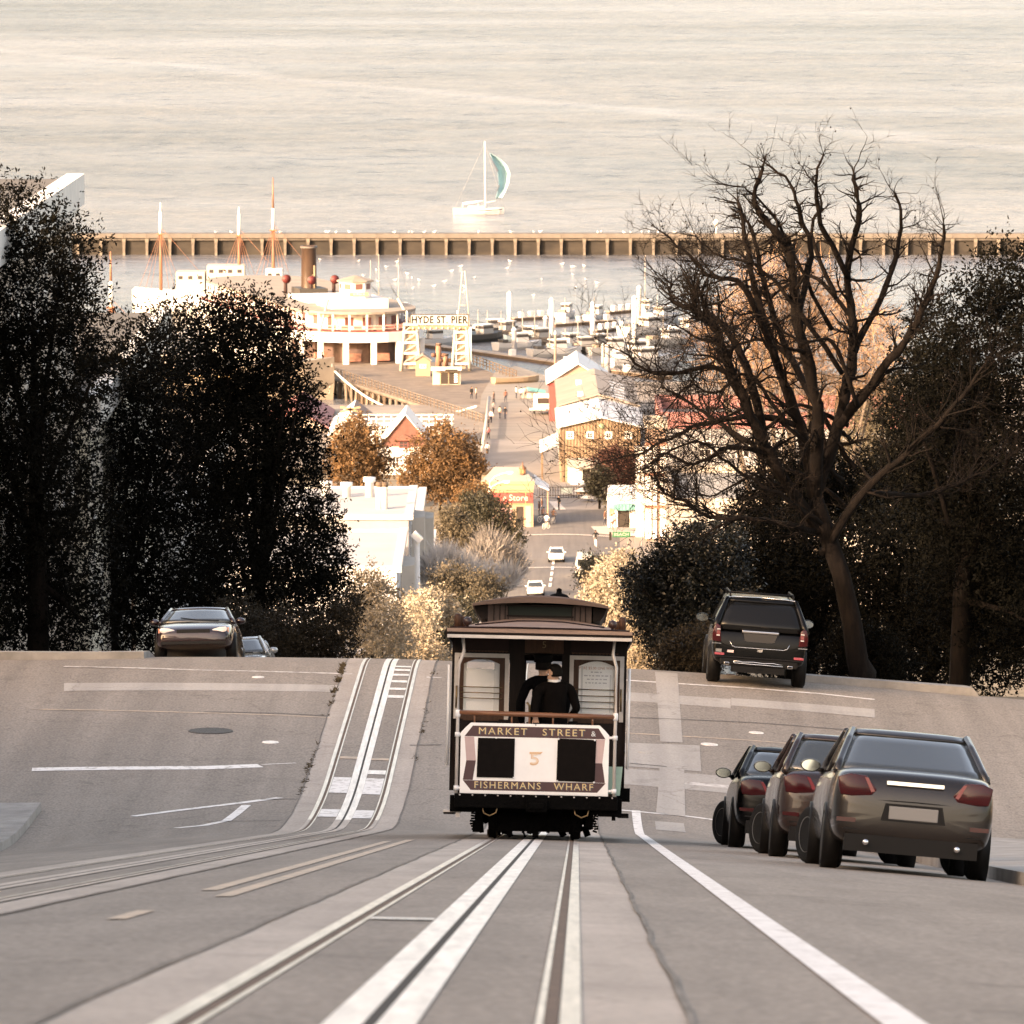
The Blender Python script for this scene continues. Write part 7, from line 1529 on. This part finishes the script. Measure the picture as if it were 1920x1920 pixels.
# ================================================================== ferry
def ferry():
    E0 = Vector((P(700, 690, 866).x, 866)); S0 = Vector((P(578, 560, 908).x, 908)); d = (S0 - E0).normalized(); ang = math.atan2(d.y, d.x) - math.pi / 2
    T = thing('paddle_ferry', 'big white double-ended ferry with tall dark funnel beside the pier', 'ferry', (E0.x, E0.y, WATER), (0, 0, ang)); L = 88
    def outline(ins, n=14, e=16.0, b=11.0):
        pts = []
        for i in range(n + 1):
            a = math.pi * i / n; pts.append((-(b - ins) * math.cos(a) * 1.0, e - (e - ins) * math.sin(a) ** .8))
        for i in range(n + 1):
            a = math.pi * i / n; pts.append(((b - ins) * math.cos(a), L - e + (e - ins) * math.sin(a) ** .8))
        return pts
    def slab(name, ins, z0, z1, m, par=T):
        q = MB(); q.prism([(x, y, z0) for x, y in outline(ins)], (0, 0, z1 - z0)); return obj(name, q, m, par)
    slab('hull', .6, -.5, 2.3, WHITEW); slab('guard_deck', 0, 2.3, 2.75, GREYW); slab('main_cabin', 3.2, 2.76, 6.4, M('ferry_interior', (.10, .06, .05), .8, var=.5, scale=.3)); bw = slab('bulwark', 0, 6.4, 7.9, WHITEW)
    slab('promenade', .4, 7.91, 8.0, M('red_deck', (.28, .09, .08), .8)); up = slab('upper_cabin', 4.2, 8.001, 10.6, WHITEW); rf = slab('roof', 1.2, 10.6, 10.95, BEIGER)
    o1 = outline(.25); o2 = outline(1.4); 
    def along(o_, step):
        pts = []; acc = 0
        for i in range(len(o_)):
            a, b = Vector(o_[i]), Vector(o_[(i + 1) % len(o_)]); l_ = (b - a).length; t = -acc
            while t + step <= l_: t += step; pts.append(a.lerp(b, t / l_))
            acc = l_ - t
        return pts
    for p_ in along(o1, 4.3): q = MB(); q.box((p_.x, p_.y, 4.57), (.75, .75, 3.64)); obj('column', q, WHITEW, T)
    for p_ in along(o2, 2.7): q = MB(); q.box((p_.x, p_.y, 9.3), (.26, .26, 2.6)); obj('stanchion', q, WHITEW, T)
    for z in (8.45, 8.9): 
        q = MB(); pts = [(x, y, z) for x, y in outline(.3)]; q.tube(pts + [pts[0]], .07, 5); obj('rail', q, CREAMW, T)
    for s in (-1, 1):
        for i in range(18): q = MB(); q.b2((s * 6.75, 16.5 + i * 3.1, 8.7), (s * 6.84, 18.4 + i * 3.1, 10.0)); obj('cabin_window', q, M('ferry_glass', (.22, .09, .08), .3), up)
    for i in range(7): a = math.pi * (i + 1.0) / 8; x = -(6.8) * math.cos(a); y = 16 - 11.8 * math.sin(a) ** .8; q = MB(); q.box((x, y, 9.3), (1.3, .35, 1.3), Matrix.Rotation(math.atan2(y - 16, x) + math.pi / 2, 3, 'Z')); obj('cabin_window', q, M('ferry_glass', (.22, .09, .08), .3), up)
    for i in range(7): x = -5.4 + i * 1.75; q = MB(); q.box((x, 1.9 + .09 * x * x, 8.5), (1.2, .5, .8)); obj('deck_seat', q, M('red_seat', (.42, .16, .13), .7), T)
    for x in (-6.5, -2.2, 2.3, 6.3): q = MB(); q.box((x, 3.1 + .09 * x * x, 3.9), (2.2, .6, 1.2)); obj('vehicle_deck_load', q, M('deck_load', (.30, .14, .10), .8, var=.6, scale=.8), T)
    # pilothouse
    q = MB(); q.b2((-4.4, 9, 10.951), (4.6, 19, 12.4)); obj('texas_house', q, WHITEW, T)
    n = 8; ring = lambda r_, z: [(r_ * math.cos(6.2832 * (k + .5) / n), 11.5 + r_ * math.sin(6.2832 * (k + .5) / n), z) for k in range(n)]
    q = MB(); q.loft([ring(2.5, 12.401), ring(2.5, 15.0)]); ph = obj('pilothouse', q, WHITEW, T); q = MB(); q.loft([ring(2.95, 15.0), ring(2.9, 15.2), ring(.3, 15.9)]); obj('pilothouse_roof', q, BEIGER, ph)
    for k in range(n):
        a = 6.2832 * k / n; q = MB(); q.box((2.33 * math.cos(a), 11.5 + 2.33 * math.sin(a), 14.3), (.08, 1.1, .85), Matrix.Rotation(a, 3, 'Z')); obj('window', q, M('pilot_glass', (.16, .08, .07), .3), ph)
    q = MB(); q.b2((-1.5, 9.08, 12.85), (1.5, 9.2, 13.45)); nb = obj('name_board', q, M('name_gold', (.42, .30, .20), .7), ph); lettering('EUREKA', .52, WHITEW, (0, 9.06, 13.15), nb, ext=.01)
    # funnel
    q = MB(); q.lathe([(1.3, 10.951), (1.25, 11.5), (1.18, 18.2), (1.3, 18.3), (1.3, 18.6), (1.05, 18.6), (1.0, 17.5)], (0, 43, 0), 26); fn = obj('funnel', q, M('funnel_bronze', (.055, .032, .022), .42, var=.3, scale=.6, stretch=(1, 1, .3)), T)
    q = MB(); q.lathe([(1.36, 18.2), (1.36, 18.5)], (0, 43, 0), 26); obj('funnel_band', q, CONC, fn); q = MB(); q.tube([(.6, 41.6, 11), (.6, 41.7, 15.5)], .16, 7); q.tube([(.3, 41.7, 11), (.3, 41.75, 14)], .1, 7); obj('steam_pipe', q, TANW, fn)
    q = MB(); q.b2((-2.2, 40, 10.952), (2.4, 46, 11.9)); obj('funnel_house', q, BOATD, T)
    for (x, y) in ((-3.6, 44), (-.3, 40.4), (3.6, 41)):
        q = MB(); q.tube([(x, y, 10.96), (x, y, 12.6), (x, y - .25, 13.1)], .3, 8); q.lathe([(.75, -.5), (.7, -.1), (.35, .25)], (x, y - .2, 13.3), 14, 'y'); v = obj('cowl_vent', q, M('vent_dark', (.05, .03, .03), .5), T); q = MB(); q.lathe([(.66, -.54), (.66, -.50)], (x, y - .2, 13.3), 14, 'y'); obj('vent_mouth', q, M('vent_red', (.11, .016, .016), .6), v)
    for s in (-1, 1): q = MB(); q.tube([(s * 7.5, 3.8, 8), (s * 5.5, 6.5, 12.6)], .22, 6); obj('davit', q, CREAMW, T)
    q = MB(); q.b2((-5, 22, 10.952), (5, 36, 11.5)); obj('skylight', q, WHITEW, T)
ferry()
# ================================================================== ships behind the ferry
def ship(label, X0, X1, Y, hullm, housem, masts, zdeck, houses, name='moored_ship'):
    T = thing(name, label, 'ship', ((X0 + X1) / 2, Y, WATER), (0, 0, 0)); L = X1 - X0
    q = MB(); hull(q, L, 8.5, zdeck, bow=.22, sheer=.3); me = q.mesh('hull'); fixn(me); me.materials.append(hullm); o = obj('hull', me, None, T); o.rotation_euler = (0, 0, -math.pi / 2)
    for (xa, xb, ya, yb, z0, z1, m_) in houses:
        q = MB(); q.b2((xa, ya, z0), (xb, yb, z1)); h_ = obj('deck_house', q, m_, T)
        nW = max(2, int((xb - xa) / 1.6))
        for i in range(nW): x = xa + (xb - xa) * (i + .5) / nW; q = MB(); q.b2((x - .38, ya - .04, z1 - 1.25), (x + .38, ya + .02, z1 - .65)); obj('window', q, WINFAR, h_)
    for (x, zl, ztop) in masts:
        q = MB(); q.tube([(x, 0, zdeck), (x, 0, zl)], [.30, .26], 8); mt = obj('lower_mast', q, RUSTM, T); q = MB(); q.tube([(x, 0, zl - 1.2), (x, 0, zl + 2.6)], [.30, .27], 8); obj('doubling', q, WHITEW, mt); q = MB(); q.tube([(x, 0, zl + 2.6), (x, 0, ztop)], [.2, .1], 7); obj('topmast', q, RUSTM if ztop - zl > 5 else WHITEW, mt); q = MB(); q.box((x, 0, zl - 1.3), (1.3, 1.0, .25)); obj('crosstree', q, RUSTM, mt)
        q = MB()
        for s in (-1, 1):
            for k in (1.6, 2.6, 3.8): q.tube([(x, 0, zl - .6), (x + s * k, -2.5, zdeck + .5)], .035, 4)
        q.tube([(x, 0, zl), (x + 9, 0, zdeck + 1)], .03, 4); obj('rigging', q, RUSTM, mt)
    return T
Y2 = 1004; Zr = lambda py, D: P(960, py, D).z - WATER; Xp = lambda px: P(px, 500, Y2).x
cx = (Xp(250) + Xp(545)) / 2
ship('white steam schooner with two rust-coloured masts behind the ferry', Xp(250), Xp(548), Y2, WHITEW, WHITEW, [(Xp(447) - cx, Zr(428, Y2), Zr(388, Y2)), (Xp(511) - cx, Zr(418, Y2), Zr(333, Y2)), (Xp(300) - cx, Zr(425, Y2), Zr(380, Y2))], 4.4,
     [(Xp(388) - cx, Xp(458) - cx, -3.5, 2, Zr(528, Y2) - .5, Zr(496, Y2), CREAMW), (Xp(498) - cx, Xp(528) - cx, -3, 1, 4.4, Zr(503, Y2), WHITEW), (Xp(330) - cx, Xp(384) - cx, -3.3, 2, 4.4, Zr(508, Y2), CREAMW)])
Y3 = 838; x1 = P(626, 700, Y3).x
T = ship('tan hulled schooner whose bow points at the pier', x1 - 42, x1, Y3 + 2, M('tan_hull', (.27, .225, .18), .6, var=.15, scale=.3), CREAMW, [(-12, 15, 22)], 4.9, [(-10, -2, -2, 2, 4.9, 6.8, CREAMW)])
q = MB(); q.tube([(-20, -4.15, 3.9), (5, -4.2, 3.8), (13, -3.2, 4.2), (19.5, -.6, 5.0)], .14, 6); obj('ochre_stripe', q, M('ochre_stripe', (.48, .36, .20), .6), T); q = MB(); q.tube([(20.6, 0, 5.4), (20.2, 0, 1.0), (19.4, 0, -.5)], .28, 6); obj('stem_post', q, CREAMW, T)
q = MB(); q.tube([(16.5, -2.2, 3.4), (16.7, -2.45, 3.4)], .3, 8); obj('hawse_pipe', q, BOATD, T)
# ================================================================== sailing yacht
c = PZ(898, 401, WATER); Y = c.y; s_ = Y / FPX; T = thing('sailing_yacht', 'white yacht under a pale blue spinnaker out on the bay', 'yacht', (c.x, Y, WATER)); X = lambda px: (px - 898) * s_; Zz = lambda py: P(960, py, Y).z - WATER
q = MB(); hull(q, 95 * s_, 3.6, 1.25, bow=.4, sheer=.15); me = q.mesh('hull'); fixn(me); me.materials.append(WHITEW); o = obj('hull', me, None, T); o.rotation_euler = (0, 0, -math.pi / 2 + .12)
q = MB(); q.tube([(X(860), -1.72, .95), (X(900), -1.78, .9), (X(930), -1.25, 1.0), (X(942), -.4, 1.1)], .09, 5); obj('boot_stripe', q, M('navy_stripe', (.07, .08, .09), .5), T)
q = MB(); q.box((X(893), 0, 1.55), (36 * s_, 1.9, .75), taper=.85); obj('coachroof', q, CREAMW, T); q = MB(); q.tube([(X(910), 0, 1.2), (X(909), 0, Zz(265))], [.20, .14], 8); mt = obj('mast', q, WHITEW, T)
q = MB(); q.tube([(X(908), 0, 3.0), (X(868), -.3, 2.4)], .26, 8); obj('furled_boom', q, WHITEW, mt); q = MB(); q.tube([(X(910), 0, Zz(380)), (X(930), -.5, Zz(376))], .06, 5); obj('spinnaker_pole', q, WHITEW, mt); q = MB(); q.tube([(X(909), 0, Zz(268)), (X(944), 0, 1.5)], .02, 4); q.tube([(X(909), 0, Zz(268)), (X(853), 0, 1.4)], .02, 4); obj('stays', q, GREYW, mt)
def sail(name, left, right, m, dy=0):
    q = MB(); n = 14; rows = []
    for i in range(n + 1):
        t = i / n; yy = 287 + (373 - 287) * t; xl = np.interp(yy, [p_[1] for p_ in left], [p_[0] for p_ in left]); xr = np.interp(yy, [p_[1] for p_ in right], [p_[0] for p_ in right])
        rows.append([(X(xl + (xr - xl) * u), dy + 2.6 * math.sin(math.pi * u) * math.sin(math.pi * min(1, t * .9 + .08)) , Zz(yy)) for u in np.linspace(0, 1, 9)])
    q.sm = True; q.loft(rows, closed=False, caps=False); o = obj(name, q, m, T); sd = o.modifiers.new('thick', 'SOLIDIFY'); sd.thickness = .04; return o
sail('spinnaker', [(918, 287), (926, 306), (933, 322), (935, 345), (932, 362), (929, 373)], [(919, 287), (936, 296), (950, 308), (957, 324), (955, 342), (948, 360), (941, 373)], SAILB)
for nm, pts in (('dark_panel', [(918, 293), (921, 296), (935, 320), (932, 323)]), ('dark_panel', [(935, 347), (938, 347), (932, 358), (930, 360)]), ('dark_panel', [(930, 370), (941, 371), (941, 374), (936, 373.5)])): q = MB(); q.prism([(X(a), -.15, Zz(b)) for a, b in pts], (0, .06, 0)); obj(nm, q, SAILD, T)
for px in (868, 897): q = MB(); q.tube([(X(px), 0, 1.3), (X(px), 0, 2.3)], .2, 6); obj('crew_silhouette', q, CREAMW, T)

# ================================================================== people in the lower town
def far_person(label, px, py, z, **k):
    c = PZ(px, py, z); return person(label, (c.x, c.y, z), **k)
PL = [(884, 748, -72.8, 'person in black beside another at the pier entrance', dict(top=(.03, .03, .03), stride=.1)), (893, 749, -72.8, 'person in pale top beside one in black at the pier entrance', dict(top=(.55, .45, .38), legs=(.06, .06, .07))),
      (926, 757, -72.8, 'person with dark hat walking on the pier road', dict(top=(.10, .06, .05), stride=.15)), (948, 754, -72.8, 'lone person in red-brown coat on the pier road', dict(top=(.22, .09, .07), stride=.12)),
      (937, 785, -72.8, 'person in light jacket walking with one in black', dict(top=(.45, .33, .26), stride=.12)), (947, 786, -72.8, 'person in black walking beside the light jacket', dict(top=(.02, .02, .025), stride=.15)), (925, 776, -72.8, 'person near the pale guard rail in grey', dict(top=(.2, .19, .2), stride=.1)), (921, 793, -72.8, 'person in white by the guard rail', dict(top=(.7, .68, .66), stride=.1)), (916, 806, -72.8, 'person in dark clothes leaning by the guard rail', dict(top=(.05, .04, .04))),
      (916, 824, -72.8, 'person in pink top by the guard rail', dict(top=(.5, .2, .2), stride=.1)), (914, 855, -72.8, 'person in white and black at the foot of the guard rail', dict(top=(.65, .62, .6), legs=(.02, .02, .02), stride=.15)),
      (968, 747, -72.8, 'person in white near the teal stall', dict(top=(.75, .73, .72))), (977, 749, -72.8, 'second person in white near the teal stall', dict(top=(.72, .70, .68))), (985, 748, -72.8, 'person with red cap near the teal stall', dict(top=(.55, .35, .3))),
      (1048, 957, -72.5, 'person in black standing at the dark barrier', dict(top=(.015, .015, .015), legs=(.015, .015, .015), arms=((.3, .0, .95), (.3, .0, .95)))), (1011, 968, -72.45, 'dark figure under the corner shop canopy', dict(top=(.05, .03, .03))), (1016, 962, -72.45, 'second dark figure behind the one under the canopy', dict(top=(.09, .05, .04))),
      (1147, 993, -72.3, 'person in white walking past the kiosk', dict(top=(.8, .78, .76), legs=(.18, .09, .06), stride=.2)), (1152, 990, -72.3, 'person in cream and brown walking past the kiosk', dict(top=(.65, .5, .4), legs=(.14, .07, .05), stride=.2)), (1171, 985, -72.3, 'person in beige at the kiosk doorway', dict(top=(.6, .48, .38), legs=(.5, .4, .36))), (1184, 990, -72.3, 'tall person in white at the kiosk', dict(top=(.85, .84, .82), legs=(.75, .73, .70), h=1.85)), (1134, 985, -72.3, 'person in dark brown left of the kiosk', dict(top=(.14, .08, .06), stride=.1))]
for (px, py, z, lab, k) in PL: far_person(lab, px, py, z, rz=rg.uniform(0, 6.28), group='pedestrians in the lower town', **k)
c = PZ(998, 746, -72.8); T = thing('market_stall', 'low stall under a teal tarpaulin by the white trailer', 'stall', c); q = MB(); q.b2((-1.7, -.7, 0), (1.7, .7, .8)); obj('table', q, CREAMW, T); q = MB(); q.loft([[(-1.9, y, z), (-.6, y, z + .3), (.7, y, z + .1), (1.9, y, z - .1)] for y, z in ((-.9, .82), (0, 1.25), (.9, .85))], closed=False, caps=False); o = obj('tarpaulin', q, TEALA, T); o.modifiers.new('thick', 'SOLIDIFY').thickness = .03
c = gp(955, 717); T = thing('rowing_boat', 'ochre rowing boat lying on the pier by the harbour railing', 'boat', (c[0] + 1.0, c[1] - 3, -72.9), (0, 0, -1.1)); obj('hull', hull(MB(), 7.5, 2.0, .9, z0=.02), YELP, T); q = MB(); q.b2((-.6, -1.5, .75), (.6, -1.2, .82)); q.b2((-.6, .8, .75), (.6, 1.1, .82)); obj('thwart', q, TANW, T)
def bicycle(label, px, py, z, rz, rider, col):
    c = PZ(px, py, z); T = thing('bicycle', label, 'bicycle', (c.x, c.y, z), (0, 0, rz)); F = M('bike_frame', (.75, .72, .68), .4)
    for y in (-.52, .52):
        q = MB(); q.tube([(0, y + .34 * math.cos(a), .36 + .34 * math.sin(a)) for a in np.linspace(0, 6.2832, 21)], .028, 5, caps=False)
        for a in np.linspace(0, 3.1416, 6)[:-1]: q.tube([(0, y + .33 * math.cos(a), .36 + .33 * math.sin(a)), (0, y - .33 * math.cos(a), .36 - .33 * math.sin(a))], .006, 3)
        obj('wheel', q, F, T)
    q = MB()
    for a, b in (((0, -.52, .36), (0, -.02, .32)), ((0, -.02, .32), (0, -.18, .82)), ((0, -.02, .32), (0, .38, .82)), ((0, -.18, .80), (0, .38, .84)), ((0, -.52, .36), (0, -.18, .78)), ((0, .52, .36), (0, .38, .98)), ((-.28, .34, 1.02), (.28, .34, 1.02))): q.tube([a, b], .022, 5)
    obj('frame', q, F, T); q = MB(); q.box((0, -.2, .88), (.15, .26, .06)); obj('saddle', q, BPLAST, T)
    person(rider, (c.x, c.y, z), rz=rz, top=col, legs=(.2, .18, .18), seat=.93, lean=.35, arms=((.26, .42, 1.10), (.26, .42, 1.10)), group='cyclists at the junction')
bicycle('white bicycle nearest in the group by the corner shop', 1024, 992, -72.3, -.5, 'cyclist in white nearest in the group by the corner shop', (.8, .78, .76)); bicycle('bicycle at the right of the group by the corner shop', 1037, 982, -72.35, -.3, 'cyclist in brown at the right of the group', (.30, .17, .12)); bicycle('bicycle at the back of the group by the corner shop', 1017, 979, -72.35, -.7, 'cyclist in pink at the back of the group', (.6, .36, .3)); bicycle('bicycle alone in the junction above the white van', 1117, 1024, -72.1, 0.1, 'cyclist in black alone in the junction above the van', (.02, .02, .02))
# paint on the lower street
for (a, b, w_) in (((1038, 1052), (1031, 1100), .28),):
    for t in np.arange(0, 1, .22):
        p0, p1 = ghit(a[0] + (b[0] - a[0]) * t, a[1] + (b[1] - a[1]) * t, d0=480), ghit(a[0] + (b[0] - a[0]) * (t + .14), a[1] + (b[1] - a[1]) * (t + .14), d0=480)
        if p0 and p1: obj('dash_line', ribbon(MB(), [(p1.x, p1.y), (p0.x, p0.y)], w_, .05), PAINT, street, norm=False)
for r0, r1, y in ((-6, 6, 597), (-6, 6, 631)): obj('lower_crosswalk_line', ribbon(MB(), [(Xc(y) + r0, y), (Xc(y) + r1, y)], .8, .05), PAINTW, street, norm=False)
